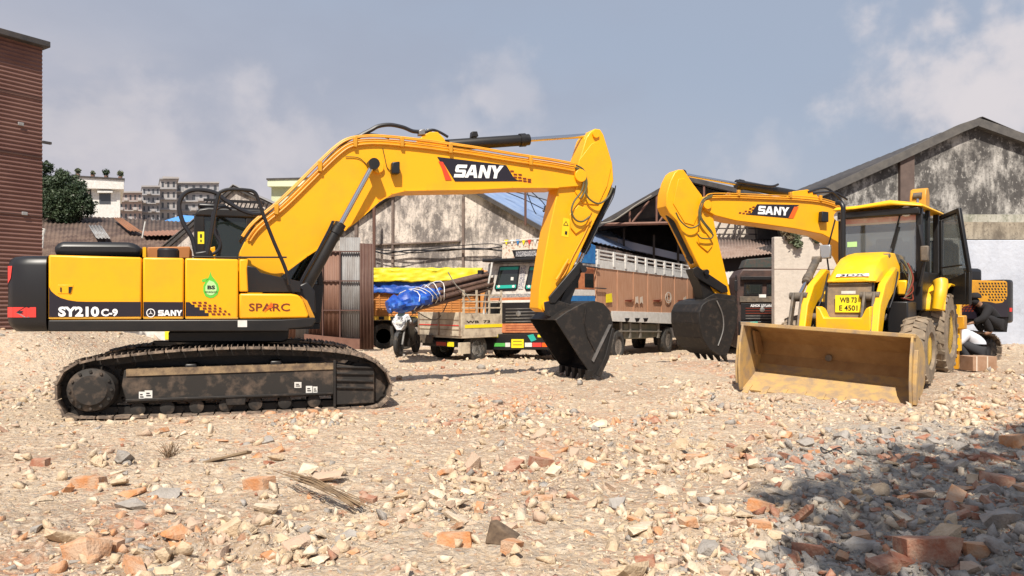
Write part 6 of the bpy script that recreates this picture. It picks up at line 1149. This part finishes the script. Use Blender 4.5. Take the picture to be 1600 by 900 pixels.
for x in (1150, 1270): MB().tube([D_.U(x, 430, .1), D_.U(x, 475, .1)], .02, 6).build('mirror_arm', CHAR, td); MB().pxU(D_, [(x - 2.5, 438), (x + 2.5, 438), (x + 2.5, 455), (x - 2.5, 455)], .16, .1).build('mirror', CHAR, td, bev=.01)
b = MB(); b.box(D_, -9, -2.0, -1.1, 1.15, .9, 2.4); b.build('cargo_body', DKC, td); ax_ = D_.P(0, 1, 0) - D_.P(0, 0, 0)
for v in (-.9, .9): 
    for u_ in (-.7, -6, -7.2): wheel(td, D_.P(u_, v, .5), ax_, .5, .28, MATS['lorry_rim'], RUB)
# ---------------------------------------------------------------- small van behind the near excavator
Vn = Fr(-13.0, 27.5, -.35, 20)
tv = thing('van', Vn, 'white van parked far behind the yellow excavator counterweight, its wheels in view under the deck', 'van')
b = MB(); b.uw(Vn, [(-2.0, .35), (-2.05, 1.0), (-1.8, 1.8), (1.2, 1.85), (1.7, 1.2), (2.1, 1.05), (2.1, .35)], -.8, .8); vb = b.build('body', WHT, tv, bev=.06)
b = MB(); b.uw(Vn, [(-1.6, 1.15), (-1.5, 1.7), (1.15, 1.72), (1.5, 1.2)], -.812, -.802); b.build('side_window', GLB, vb); MB().box(Vn, .1, .5, -.83, -.805, .45, .75).build('fuel_flap', YST, vb, bev=.02)
for u_ in (-1.35, 1.35):
    for v in (-.72, .72): wheel(tv, Vn.P(u_, v, .31), Vn.P(0, 1, 0) - Vn.P(0, 0, 0), .31, .2, STEEL, RUB)
# ---------------------------------------------------------------- motorcycle facing the camera
M_ = Fr(-3.02, 19.6, float(gh(-3.02, 19.6)), 258)
MO_ = 1
mo = thing('motorcycle', M_, 'black sports motorcycle with white headlight fairing parked near the tin fence', 'motorcycle')
side = M_.P(0, 1, 0) - M_.P(0, 0, 0)
for u_, nm in ((0, 'front'), (-1.35, 'rear')):
    o = MB().lathe(M_.P(u_, 0, .3), side, [(.2, -.045), (.25, -.06), (.3, -.035), (.3, .035), (.25, .06), (.2, .045)], 28).build('wheel', RUB, mo)
    b = MB()
    for k in range(6): a = k * math.pi / 3; b.cyl(M_.P(u_, 0, .3), M_.P(u_ + .2 * math.cos(a), 0, .3 + .2 * math.sin(a)), .013, 6)
    b.lathe(M_.P(u_, 0, .3), side, [(.04, -.06), (.04, .06)], 12); b.build('rim', CHAR, o)
for v in (-.1, .1): MB().cyl(M_.P(0, v, .3), M_.P(-.28, v, .9), .03, 10).build('fork', STEEL, mo)
MB().uw(M_, [(.1, .58), (.2, .5), (.14, .62), (-.02, .66), (-.2, .6), (-.14, .6)], -.06, .06).build('front_mudguard', CHAR, mo, bev=.02)
b = MB(); b.loops([M_.P(-.02, v, z) for v, z in [(-.2, .9), (-.07, .68), (.07, .68), (.2, .9), (.13, 1.03), (-.13, 1.03)]], [M_.P(-.3, v * 1.4, z) for v, z in [(-.2, .9), (-.07, .68), (.07, .68), (.2, .9), (.13, 1.12), (-.13, 1.12)]]); fa = b.build('fairing', mat('fairing_white', (.7, .72, .75), (.12, .12, .13), rough=.3, scale=7, lo=.5, hi=.55), mo, bev=.02)
b = MB(); b.uw(M_, [(-.08, 1.03), (-.26, 1.22), (-.3, 1.2), (-.2, 1.03)], -.09, .09); b.build('visor', GLD, fa, bev=.01); MB().box(M_, -.01, .0, -.09, .09, .86, .92).build('headlight', WHT, fa)
b = MB(); b.uw(M_, [(-.25, .95), (-.5, 1.02), (-.75, .85), (-.75, .7), (-.35, .65)], -.14, .14); b.build('fuel_tank', CHAR, mo, bev=.05)
b = MB(); b.uw(M_, [(-.75, .82), (-1.35, .98), (-1.5, .98), (-1.4, .86), (-.8, .7)], -.11, .11); b.build('saddle', BLK, mo, bev=.03); b = MB(); b.uw(M_, [(-.3, .72), (-.8, .65), (-.85, .28), (-.4, .22)], -.2, .2); b.build('engine', DUSTBLK, mo, bev=.04)
for s__ in (-1, 1): MB().uw(M_, [(-.05, .95), (-.45, 1.0), (-.6, .62), (-.5, .38), (-.25, .5)], s__ * .2, s__ * .24).build('side_fairing', CHAR, mo, bev=.015)
MB().tube([M_.P(-.38, -.38, 1.02), M_.P(-.28, -.18, 1.0), M_.P(-.26, 0, .98), M_.P(-.28, .18, 1.0), M_.P(-.38, .38, 1.02)], .014, 8).build('handlebar', CHAR, mo); MB().cyl(M_.P(-.5, -.16, .3), M_.P(-1.4, -.18, .5), .045, 12).build('exhaust', STEEL, mo)
for v in (-.34, .34): MB().cyl(M_.P(-.28, v * .6, 1.02), M_.P(-.24, v, 1.14), .008, 6).build('mirror_stalk', CHAR, mo); MB().box(M_, -.26, -.23, v - .06, v + .06, 1.12, 1.18).build('mirror', CHAR, mo, bev=.01)
MB().tube([M_.P(-.7, -.1, .35), M_.P(-.62, -.3, .0)], .012, 6).build('side_stand', STEEL, mo)
# ---------------------------------------------------------------- cardboard box and two squatting men
X_ = Fr(8.72, 13.75, .17, 5)
bx = MB().box(X_, -.25, .22, -.18, .18, .0, .27).build('cardboard_box', mat('cardboard', (.30, .17, .10), (.38, .24, .16), rough=.8, scale=6), None, bev=.006)
tag(bx, 'brown cardboard carton on the ground behind the loader stabiliser', 'box'); 
for u_ in (-.19, .02): MB().box(X_, u_, u_ + .025, -.183, .183, -.0, .273).build('tape', WP, bx)
def person(name, fr, joints, edges, m, label, cloth=()):
    def sk(nm, keep, mt, parent, grow=0):
        ids = [k for k in joints if keep is None or k in keep]; me = bpy.data.meshes.new(nm); o = bpy.data.objects.new(nm, me); C.objects.link(o)
        inv = Matrix.Translation((fr.x, fr.y, fr.z)) @ Matrix.Rotation(R(fr.deg), 4, 'Z'); inv = inv.inverted()
        me.from_pydata([inv @ fr.P(*joints[k][0]) for k in ids], [(ids.index(a), ids.index(b_)) for a, b_ in edges if a in ids and b_ in ids], []); me.materials.append(mt)
        s_ = o.modifiers.new('skin', 'SKIN'); s_.use_smooth_shade = True; me.skin_vertices[0].data[0].use_root = True
        for i, k in enumerate(ids): r_ = joints[k][1] + grow; me.skin_vertices[0].data[i].radius = (r_, r_)
        q = o.modifiers.new('subd', 'SUBSURF'); q.levels = 2; q.render_levels = 2
        if parent is None: o.location = (fr.x, fr.y, fr.z); o.rotation_euler = (0, 0, R(fr.deg))
        else: o.parent = parent
        return o
    body = sk(name, None, m, None); ROOT[body] = (Matrix.Translation((fr.x, fr.y, fr.z)) @ Matrix.Rotation(R(fr.deg), 4, 'Z')).inverted(); tag(body, label, 'person')
    for nm, keep, mt, g in cloth: sk(nm, keep, mt, body, g)
    return body
JT = {'hip': ((-.02, 0, .30), .15), 'belly': ((.05, 0, .44), .135), 'chest': ((.2, 0, .60), .15), 'neck': ((.33, 0, .70), .06), 'head0': ((.38, 0, .74), .075), 'head1': ((.46, 0, .80), .09), 'head2': ((.52, 0, .84), .06)}
ED = [('hip', 'belly'), ('belly', 'chest'), ('chest', 'neck'), ('neck', 'head0'), ('head0', 'head1'), ('head1', 'head2')]
for sgn, t in ((1, 'l'), (-1, 'r')):
    JT.update({'hp' + t: ((.0, sgn * .12, .27), .10), 'kn' + t: ((.38, sgn * .2, .46), .07), 'an' + t: ((.18, sgn * .17, .08), .045), 'to' + t: ((.34, sgn * .18, .04), .035),
               'sh' + t: ((.24, sgn * .18, .62), .07), 'el' + t: ((.40, sgn * .25, .40), .05), 'wr' + t: ((.56, sgn * .14, .30), .033), 'ha' + t: ((.63, sgn * .11, .28), .035)})
    ED += [('hip', 'hp' + t), ('hp' + t, 'kn' + t), ('kn' + t, 'an' + t), ('an' + t, 'to' + t), ('chest', 'sh' + t), ('sh' + t, 'el' + t), ('el' + t, 'wr' + t), ('wr' + t, 'ha' + t)]
    for f_i in range(4): JT['f%d%s' % (f_i, t)] = ((.70 - .006 * abs(f_i - 1), sgn * .11 + (f_i - 1.5) * .022, .25), .011); ED.append(('ha' + t, 'f%d%s' % (f_i, t)))
TOPS = ['belly', 'chest', 'shl', 'shr', 'ell', 'elr', 'hip']; LEGS = ['hip', 'hpl', 'hpr', 'knl', 'knr', 'anl', 'anr']
DKS = mat('black_cloth', (.012, .011, .013), rough=.9); DKT = mat('dark_trousers', (.03, .03, .035), rough=.9); WHS = mat('white_shirt', (.62, .64, .70), rough=.85)
p1 = person('person', Fr(9.02, 14.2, .22, 155), JT, ED, SKIN, 'person in a white shirt squatting with bent back behind the cardboard carton', (('shirt', TOPS, WHS, .03), ('trousers', LEGS, DKT, .015)))
p2 = person('person', Fr(11.15, 17.0, .68, 178), JT, ED, SKIN, 'person in black clothes and dark cap crouching on the rear excavator track', (('shirt', TOPS + ['wrl', 'wrr', 'neck'], DKS, .035), ('trousers', LEGS, DKS, .03), ('hair', ['head0', 'head1', 'head2'], DKS, .012)))
MB().lathe(Fr(11.15, 17.0, .68, 178).P(.44, 0, .86), (0, 0, 1), [(.12, 0), (.13, .03), (.11, .09), (.05, .13)], 16).build('cap', DKS, p2)
for pfr, pp, hm in ((Fr(9.02, 14.2, .22, 155), p1, 1),): MB().lathe(pfr.P(.46, 0, .82), (0, 0, 1), [(.1, -.02), (.105, .04), (.07, .085), (.02, .1)], 16).build('hair', DKS, pp)
# ---------------------------------------------------------------- rubble
def hull_rock(seed, kind):
    r_ = np.random.default_rng(seed); bm = bmesh.new()
    if kind == 'brick':
        for x in (-1, 1):
            for y in (-.48, .48):
                for z in (-.32, .32):
                    if r_.random() < .3: 
                        for _ in range(3): bm.verts.new(Vector((x, y, z)) * r_.uniform(.62, .9) + Vector(r_.normal(size=3)) * .08)
                    else: bm.verts.new(Vector((x, y, z)) + Vector(r_.normal(size=3)) * .045)
    else:
        n = 13; fl = r_.uniform(.35, .75); q_ = np.linalg.qr(r_.normal(size=(3, 3)))[0]
        for _ in range(n):
            d = r_.uniform(-1, 1, size=3); d /= np.abs(d).max() ** .8; d = q_ @ (d * (.85, .6, .6)); bm.verts.new((d[0], d[1] * .85, d[2] * fl * 1.25))
    h = bmesh.ops.convex_hull(bm, input=bm.verts[:]); bmesh.ops.delete(bm, geom=[g for g in h['geom_interior'] if isinstance(g, bmesh.types.BMVert)], context='VERTS')
    bmesh.ops.subdivide_edges(bm, edges=bm.edges[:], cuts=2, use_grid_fill=True)
    for v in bm.verts:
        p_ = v.co * 3.2 + Vector((seed, 0, 0)); v.co += v.co.normalized() * (.075 * mnoise.noise(p_) + .045 * mnoise.noise(p_ * 3.1)) * (.6 if kind == 'brick' else .8)
    bmesh.ops.recalc_face_normals(bm, faces=bm.faces); me = bpy.data.meshes.new(kind); bm.to_mesh(me); bm.free()
    me.polygons.foreach_set('use_smooth', [True] * len(me.polygons)); me.set_sharp_from_angle(angle=R(24)); return me
RM = {'cream': mat('cream_rubble', (.58, .45, .31), (.46, .34, .22), rough=.95, scale=14, bump=.6, bscale=60), 'grey': mat('grey_rubble', (.36, .33, .30), (.26, .23, .20), rough=.95, scale=12, bump=.6, bscale=60),
      'white': mat('white_rubble', (.66, .55, .42), (.50, .40, .29), rough=.95, scale=10, bump=.5, bscale=60), 'pink': mat('pinkish_rubble', (.48, .33, .24), (.44, .34, .25), rough=.95, scale=9, bump=.5, bscale=60),
      'red': mat('red_brick', (.31, .12, .07), (.42, .27, .19), rough=.92, scale=11, lo=.38, hi=.62, bump=.5, bscale=70), 'orange': mat('orange_brick', (.50, .22, .09), (.50, .34, .23), rough=.92, scale=9, lo=.38, hi=.62, bump=.5, bscale=70)}
base = {}
for col in RM:
    base[col] = []
    for k in range(7):
        me = hull_rock(hash((len(col), k)) % 997 + k * 31, 'brick' if col in ('red', 'orange') and k < 5 else 'chunk'); me.materials.append(RM[col]); base[col].append(me)
def zone(x, y):
    if swath(np.array(x), np.array(y)) > .5: return 'on the grey ash at near right'
    if y < 5: return 'in the nearest rubble'
    if y < 7: return 'in the rubble before the excavator track' if x < -.5 else 'in the middle of the rubble field'
    return 'on the sandy ground below the excavator track' if x < -.5 else 'on the sandy ground before the shovel'
def place(name, col, k, x, y, s, label, cat, group=None, rot=None, zoff=0, sc3=None):
    o = bpy.data.objects.new(name, base[col][k % 7]); C.objects.link(o); z = float(gh(x, y)); s3 = sc3 or (s, s * rng.uniform(.7, 1.05), s * rng.uniform(.65, 1))
    o.scale = s3; o.location = (x, y, z + s3[2] * .16 + zoff); o.rotation_euler = rot or (rng.normal() * .25, rng.normal() * .25, rng.uniform(0, 6.28)); return tag(o, label, cat, group)
def gxy(px, py):      # where a picture position meets the ground
    D = CH * FP / (py - HY)
    for _ in range(8): x = (px - 800) / FP * D; D = (CH - float(gh(x, D))) * FP / (py - HY)
    return (px - 800) / FP * D, D
# the pieces that stand out, one by one (picture position of the base, half length in picture px)
S = [('concrete_chunk', 'white', 5, 145, 788, 24, 'whitest rounded concrete chunk at lower left beside orange brick pieces'), ('brick_piece', 'orange', 6, 105, 768, 20, 'orange brick lump just left of the whitest chunk'), ('brick_piece', 'orange', 2, 140, 758, 22, 'orange brick lump above the whitest chunk'),
     ('concrete_chunk', 'cream', 6, 100, 845, 36, 'long pale chunk leaning at lower left'), ('brick_piece', 'orange', 1, 130, 868, 34, 'large orange brown slab at the lower left'), ('brick_piece', 'orange', 3, 172, 855, 18, 'orange brick half beside the large orange brown slab'), ('brick_piece', 'red', 6, 218, 822, 16, 'rounded red brown stone at lower left'), ('brick_piece', 'red', 4, 62, 728, 13, 'small red brick piece at far left'),
     ('concrete_slab', 'grey', 4, 541, 845, 34, 'flat grey concrete slab facing the camera at bottom centre'), ('concrete_chunk', 'white', 6, 355, 815, 20, 'white block left of the flat grey slab'), ('brick_piece', 'pink', 5, 303, 822, 20, 'pinkish brick block at lower left of centre'), ('concrete_chunk', 'cream', 3, 435, 718, 19, 'cream stone with orange top below the excavator track'), ('brick_piece', 'orange', 6, 435, 706, 15, 'orange cap of broken brick on the cream stone'),
     ('concrete_slab', 'grey', 6, 260, 775, 28, 'flat grey flake near the whitest chunk'), ('brick_piece', 'orange', 0, 405, 762, 22, 'salmon brick block in the rubble below the track'), ('brick_piece', 'orange', 2, 712, 850, 26, 'large orange brick at bottom centre'), ('brick_piece', 'red', 1, 575, 785, 13, 'square reddish block beside the dry stalks'), ('brick_piece', 'orange', 5, 347, 690, 11, 'small orange brick close to the excavator track'),
     ('concrete_chunk', 'white', 4, 715, 792, 26, 'big white rounded chunk right of the dry stalks'), ('brick_piece', 'pink', 3, 740, 735, 24, 'pinkish flat stone in the centre rubble'), ('brick_piece', 'red', 2, 845, 728, 18, 'dark brown brick lying flat at centre'), ('brick_piece', 'orange', 1, 1075, 828, 15, 'orange brick at the edge of the grey ash'), ('brick_piece', 'red', 0, 1008, 882, 16, 'dark red brick at bottom centre right'),
     ('brick_piece', 'orange', 2, 1190, 797, 20, 'ochre brick lying flat at the left edge of the grey ash'), ('brick_piece', 'orange', 3, 1185, 826, 17, 'orange square brick below the ochre one'), ('concrete_slab', 'white', 2, 1182, 845, 24, 'flat white flake at the left edge of the grey ash'), ('brick_piece', 'red', 3, 1262, 866, 22, 'wedge shaped brick with orange face at lower right'), ('brick_piece', 'red', 2, 1450, 880, 44, 'largest dark brown brick at the bottom right'),
     ('brick_piece', 'red', 1, 1415, 888, 26, 'brick tucked against the largest bottom right brick'), ('brick_piece', 'orange', 4, 1530, 868, 26, 'red brick with flat top at the bottom right'), ('brick_piece', 'red', 0, 1380, 893, 26, 'brick end at the bottom edge right of centre'), ('brick_piece', 'red', 5, 1485, 800, 15, 'round brown brick lump right of the ash'), ('brick_piece', 'red', 6, 1515, 802, 16, 'reddish brick lump next to the round brown one'), ('brick_piece', 'red', 4, 1558, 758, 24, 'brown brick at the right edge'),
     ('brick_piece', 'orange', 5, 1505, 768, 20, 'ochre brick piece left of the brown right edge brick'), ('concrete_slab', 'grey', 3, 1545, 852, 36, 'large pale grey slab at lower right'), ('concrete_chunk', 'grey', 5, 1560, 815, 32, 'light grey chunk at the right edge'), ('brick_piece', 'orange', 6, 1315, 800, 17, 'crumbled orange brick in the grey ash'), ('brick_piece', 'orange', 3, 1340, 845, 17, 'crumbled orange brick lower in the grey ash'), ('brick_piece', 'red', 5, 1450, 790, 14, 'flat reddish piece in the ash at right'),
     ('concrete_chunk', 'grey', 4, 1350, 670, 13, 'rounded grey stone in front of the shovel'), ('concrete_chunk', 'grey', 2, 1400, 668, 12, 'second grey stone in front of the shovel, beside the shadow'), ('brick_piece', 'pink', 1, 1405, 682, 12, 'pink brick lying before the shovel'), ('brick_piece', 'red', 2, 1270, 688, 9, 'small brown stone in the sunlit sand before the shovel'), ('brick_piece', 'orange', 2, 1590, 700, 22, 'orange brown lump at the right edge by the shade'), ('concrete_chunk', 'cream', 5, 505, 650, 9, 'small pale stone touching the excavator track')]
taken = []
for nm, col, k, px, py, hw, lab in S:
    x, y = gxy(px, py); s = hw / FP * y
    sc3 = (s, s * .8, s * .16) if nm == 'concrete_slab' else ((s, s * 1.2, s * 1.45) if nm == 'brick_piece' and k % 7 < 5 else (s, s * .85, s * .85))
    rot = (rng.normal() * .12, rng.normal() * .12, rng.uniform(-.5, .5)) if nm != 'concrete_slab' else (.5 + rng.normal() * .1, rng.normal() * .15, rng.uniform(-.5, .5))
    place(nm, col, k, x, y, s, lab, 'brick' if nm == 'brick_piece' else ('slab' if 'slab' in nm else 'stone'), None, rot, s * .12 if nm == 'concrete_slab' else 0, sc3); taken.append((x, y, s))
x, y = gxy(1252, 815); place('brick_piece', 'red', 1, x, y, .12, 'long dusty brown brick standing on end in the ash', 'brick', None, (.1, .75, 2.0), .02, (.13, .065, .06))
x, y = gxy(1470, 718)
for k in range(26):
    xx, yy = x + rng.uniform(-.65, .75), y + rng.normal() * .10; place('brick_piece', 'red', k, xx, yy, rng.uniform(.03, .07), 'crumbled red brick bit in the heap behind the ash', 'brick', 'crumbled red brick heap')
# planks, bark and dry stalks
WOOD = mat('weathered_wood', (.30, .22, .14), (.20, .14, .09), rough=.9, scale=4, stretch=(1, 8, 1)); STRAW = mat('dry_stalks', (.27, .18, .10), (.16, .11, .07), rough=.9, scale=8)
x, y = gxy(350, 724); z = float(gh(x, y)); tag(MB().loops([Vector((x - .17, y - .05, z)), Vector((x + .17, y + .08, z + .07)), Vector((x + .19, y + .14, z + .05)), Vector((x - .12, y + .06, z))], [Vector((x - .17, y - .05, z + .02)), Vector((x + .17, y + .08, z + .095)), Vector((x + .2, y + .14, z + .075)), Vector((x - .12, y + .06, z + .03))]).build('wood_board', WOOD, None, bev=.004), 'short weathered wooden board tilted in the rubble below the excavator track', 'board')
x, y = gxy(510, 752); z = float(gh(x, y)); place('bark_piece', 'pink', 6, x, y, .2, 'olive tan slab of broken masonry behind the dry stalks', 'slab', None, (.15, -.1, .2), .03, (.2, .1, .07)).name = 'concrete_slab'
x0, y0 = gxy(436, 756); x1, y1 = gxy(572, 800); b = MB()
for k in range(15):
    a0 = Vector((x0 + rng.normal() * .04, y0 + rng.normal() * .05, float(gh(x0, y0)) + .07 + rng.uniform(0, .05))); a1 = Vector((x1 + rng.normal() * .05, y1 + rng.normal() * .03, float(gh(x1, y1)) + .03 + rng.uniform(0, .03))); m_ = a0.lerp(a1, .5) + Vector((rng.normal() * .02, rng.normal() * .02, .03 + rng.normal() * .012)); t0 = rng.uniform(0, .3); b.tube(smooth_pts([a0.lerp(a1, t0), m_, a1], 4), rng.uniform(.003, .006), 5)
tag(b.build('dry_stalks', STRAW), 'bundle of dry brown stalks lying across the rubble at centre left', 'dry stalks')
x, y = gxy(265, 715); b = MB()
for k in range(60): a0 = Vector((x + rng.normal() * .02, y + rng.normal() * .03, float(gh(x, y)))); b.tube([a0, a0 + Vector((rng.normal() * .05, rng.normal() * .05, rng.uniform(.05, .14)))], .002, 4)
tag(b.build('dry_weed', STRAW), 'tuft of dry weed in the rubble at left below the track', 'plant')
x, y = gxy(790, 850); z = float(gh(x, y)); b = MB(); b.loops([Vector((x + a, y + c, z + d)) for a, c, d in ((-.12, .0, .0), (-.02, -.04, .0), (.02, .03, .02), (-.1, .06, .02))], [Vector((x + a, y + c, z + d)) for a, c, d in ((-.09, .02, .13), (.06, -.05, .04), (.09, .02, .05), (-.05, .08, .12))]); tag(b.build('wood_fragment', mat('dark_wood', (.07, .045, .03), (.16, .11, .07), rough=.9, scale=20), None, bev=.008), 'dark splintered wood fragment at bottom centre', 'wood')
x, y = gxy(1300, 712); z = float(gh(x, y)); b = MB(); b.tube(smooth_pts([Vector((x + .1 * math.cos(q), y + .07 * math.sin(q), z + .05 + .02 * math.sin(3 * q))) for q in [k * .5 for k in range(12)]], 4), .006, 6); tag(b.build('wire_coil', HOSE), 'thin dark wire loop on the pale heap before the ash', 'wire')
# scattered pieces, each one an object: 300 stones and 170 bricks that show largest
def dens(x, y):
    d = .08 + 1.25 * sstep(.42, .58, fbm(x, y, .7, 3, 55)); d = d * (1 - .8 * sstep(-1.2, -2.6, x + (y - 5) * .25) * sstep(6.2, 4.6, y) * sstep(3.2, 4.0, y)); d = d + .55 * swath(x, y)
    track = np.abs((x + 4.1) * math.sin(R(19)) * -1 + (y - 10.67) * math.cos(R(19))) < 1.5; d = np.where(track & (x < -1.6) & (x > -6.5), 0, d); return d
def inshovel(x, y):
    dx, dy = x - J.x, y - J.y; u = dx * J.f[0] + dy * J.f[1]; v = dx * J.l[0] + dy * J.l[1]; return (abs(v) < 1.3) & (u < .25) & (u > -6)
def scatter(n, smin, smax, ymax, seed, thr=.8):
    r_ = np.random.default_rng(seed); o = []
    while len(o) < n:
        y = 3.4 + (ymax - 3.4) * r_.random() ** 1.5; x = r_.uniform(-.78, .78) * y; 
        if r_.random() > dens(np.array(x), np.array(y)) * thr or inshovel(x, y): continue
        s = smin * (smax / smin) ** (r_.random() ** 1.5)
        if any((x - a) ** 2 + (y - b_) ** 2 < (s + c) ** 2 * .6 for a, b_, c in taken): continue
        o.append((x, y, s)); taken.append((x, y, s))
    return o
sizeword = lambda s: 'fist sized' if s < .045 else ('hand sized' if s < .07 else 'large')
for x, y, s in scatter(300, .05, .16, 8.5, 101):
    a_ = float(swath(x, y)); col = rng.choice(['cream', 'grey', 'white', 'pink'], p=[.2, .55, .15, .1] if a_ > .5 else [.42, .14, .3, .14]); z_ = zone(x, y)
    place('concrete_chunk', col, int(rng.integers(7)), x, y, s, '%s %s stone lump lying %s' % (sizeword(s), {'cream': 'cream coloured', 'grey': 'grey', 'white': 'whitish', 'pink': 'pinkish'}[col], z_), 'stone', '%s %s lumps %s' % (sizeword(s), col, z_))
for x, y, s in scatter(190, .04, .115, 9.0, 202, .6):
    a_ = float(swath(x, y))
    if a_ < .5 and rng.random() < .35: continue
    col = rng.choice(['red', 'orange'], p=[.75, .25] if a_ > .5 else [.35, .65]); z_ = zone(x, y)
    place('brick_piece', col, int(rng.integers(7)), x, y, s, '%s broken %s brick lying %s' % (sizeword(s), {'red': 'dull red', 'orange': 'orange'}[col], z_), 'brick', '%s %s bricks %s' % (sizeword(s), col, z_))
# everything smaller: uncountable rubble
def mass(name, n, smin, smax, ymax, cols, seed, label, ymin=3.3, spread=.8):
    r_ = np.random.default_rng(seed); tm = []
    for k in range(10):
        bm = bmesh.new(); fl = r_.uniform(.4, .8)
        q_ = np.linalg.qr(r_.normal(size=(3, 3)))[0]
        for _ in range(9): d = r_.uniform(-1, 1, size=3); d /= np.abs(d).max() ** .9; d = q_ @ (d * (1, .7, .6)); bm.verts.new((d[0], d[1] * .8, d[2] * fl))
        h = bmesh.ops.convex_hull(bm, input=bm.verts[:]); bmesh.ops.delete(bm, geom=[g for g in h['geom_interior'] if isinstance(g, bmesh.types.BMVert)], context='VERTS'); bmesh.ops.recalc_face_normals(bm, faces=bm.faces); bm.verts.index_update()
        tm.append((np.array([v.co[:] for v in bm.verts]), np.array([[v.index for v in f.verts] for f in bm.faces]))); bm.free()
    m4 = int(n * 4); y = ymin + (ymax - ymin) * r_.random(m4) ** 1.6; x = r_.uniform(-spread, spread, m4) * y; keep = (r_.random(m4) < (.15 + dens(x, y) * .7)) & ~inshovel(x, y); x, y = x[keep][:n], y[keep][:n]; z = gh(x, y); n = len(x)
    s = smin * (smax / smin) ** (r_.random(n) ** 2.0) * (1 + y * .03); V_, F_, M_i = [], [], []; off = 0; a_ = swath(x, y); bd = sstep(.50, .64, fbm(x, y, .8, 4, 71))
    for i in range(n):
        tv_, tf_ = tm[i % 10]; q = r_.normal(size=4) * (1, .35, .35, 1); q /= np.linalg.norm(q); w_, a, b_, c = q
        Rm = np.array([[1 - 2 * (b_ * b_ + c * c), 2 * (a * b_ - c * w_), 2 * (a * c + b_ * w_)], [2 * (a * b_ + c * w_), 1 - 2 * (a * a + c * c), 2 * (b_ * c - a * w_)], [2 * (a * c - b_ * w_), 2 * (b_ * c + a * w_), 1 - 2 * (a * a + b_ * b_)]])
        V_.append((tv_ * s[i]) @ Rm.T + (x[i], y[i], z[i] + s[i] * r_.uniform(-.45, .2))); F_.append(tf_ + off); off += len(tv_)
        u = r_.random()
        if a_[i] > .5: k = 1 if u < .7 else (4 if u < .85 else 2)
        elif u < .05 + .25 * bd[i]: k = 4 if u < .03 else 5
        else: k = int(r_.choice([0, 1, 2, 3], p=[.48, .07, .27, .18]))
        M_i.append(np.full(len(tf_), k))
    V_ = np.concatenate(V_); F_ = np.concatenate(F_); M_i = np.concatenate(M_i); me = bpy.data.meshes.new(name); me.vertices.add(len(V_)); me.vertices.foreach_set('co', V_.astype(np.float32).ravel()); me.loops.add(F_.size); me.polygons.add(len(F_)); me.loops.foreach_set('vertex_index', F_.astype(np.int32).ravel())
    me.polygons.foreach_set('loop_start', np.arange(0, F_.size, 3)); me.polygons.foreach_set('loop_total', np.full(len(F_), 3)); me.polygons.foreach_set('material_index', M_i.astype(np.int32)); me.update(); me.validate()
    for cn in ('cream', 'grey', 'white', 'pink', 'red', 'orange'): me.materials.append(RM[cn])
    o = bpy.data.objects.new(name, me); C.objects.link(o); return tag(o, label, 'rubble', kind='stuff')
mass('rubble', 12000, .014, .075, 11, None, 5, 'smaller broken masonry and mortar lumps strewn over the sandy ground')
mass('gravel', 34000, .004, .016, 9, None, 6, 'fine crushed plaster and grit on the sandy ground')
mass('rubble', 5000, .025, .085, 26, None, 8, 'small stones on the farther ground around the machines and lorries', 8.5, .9)
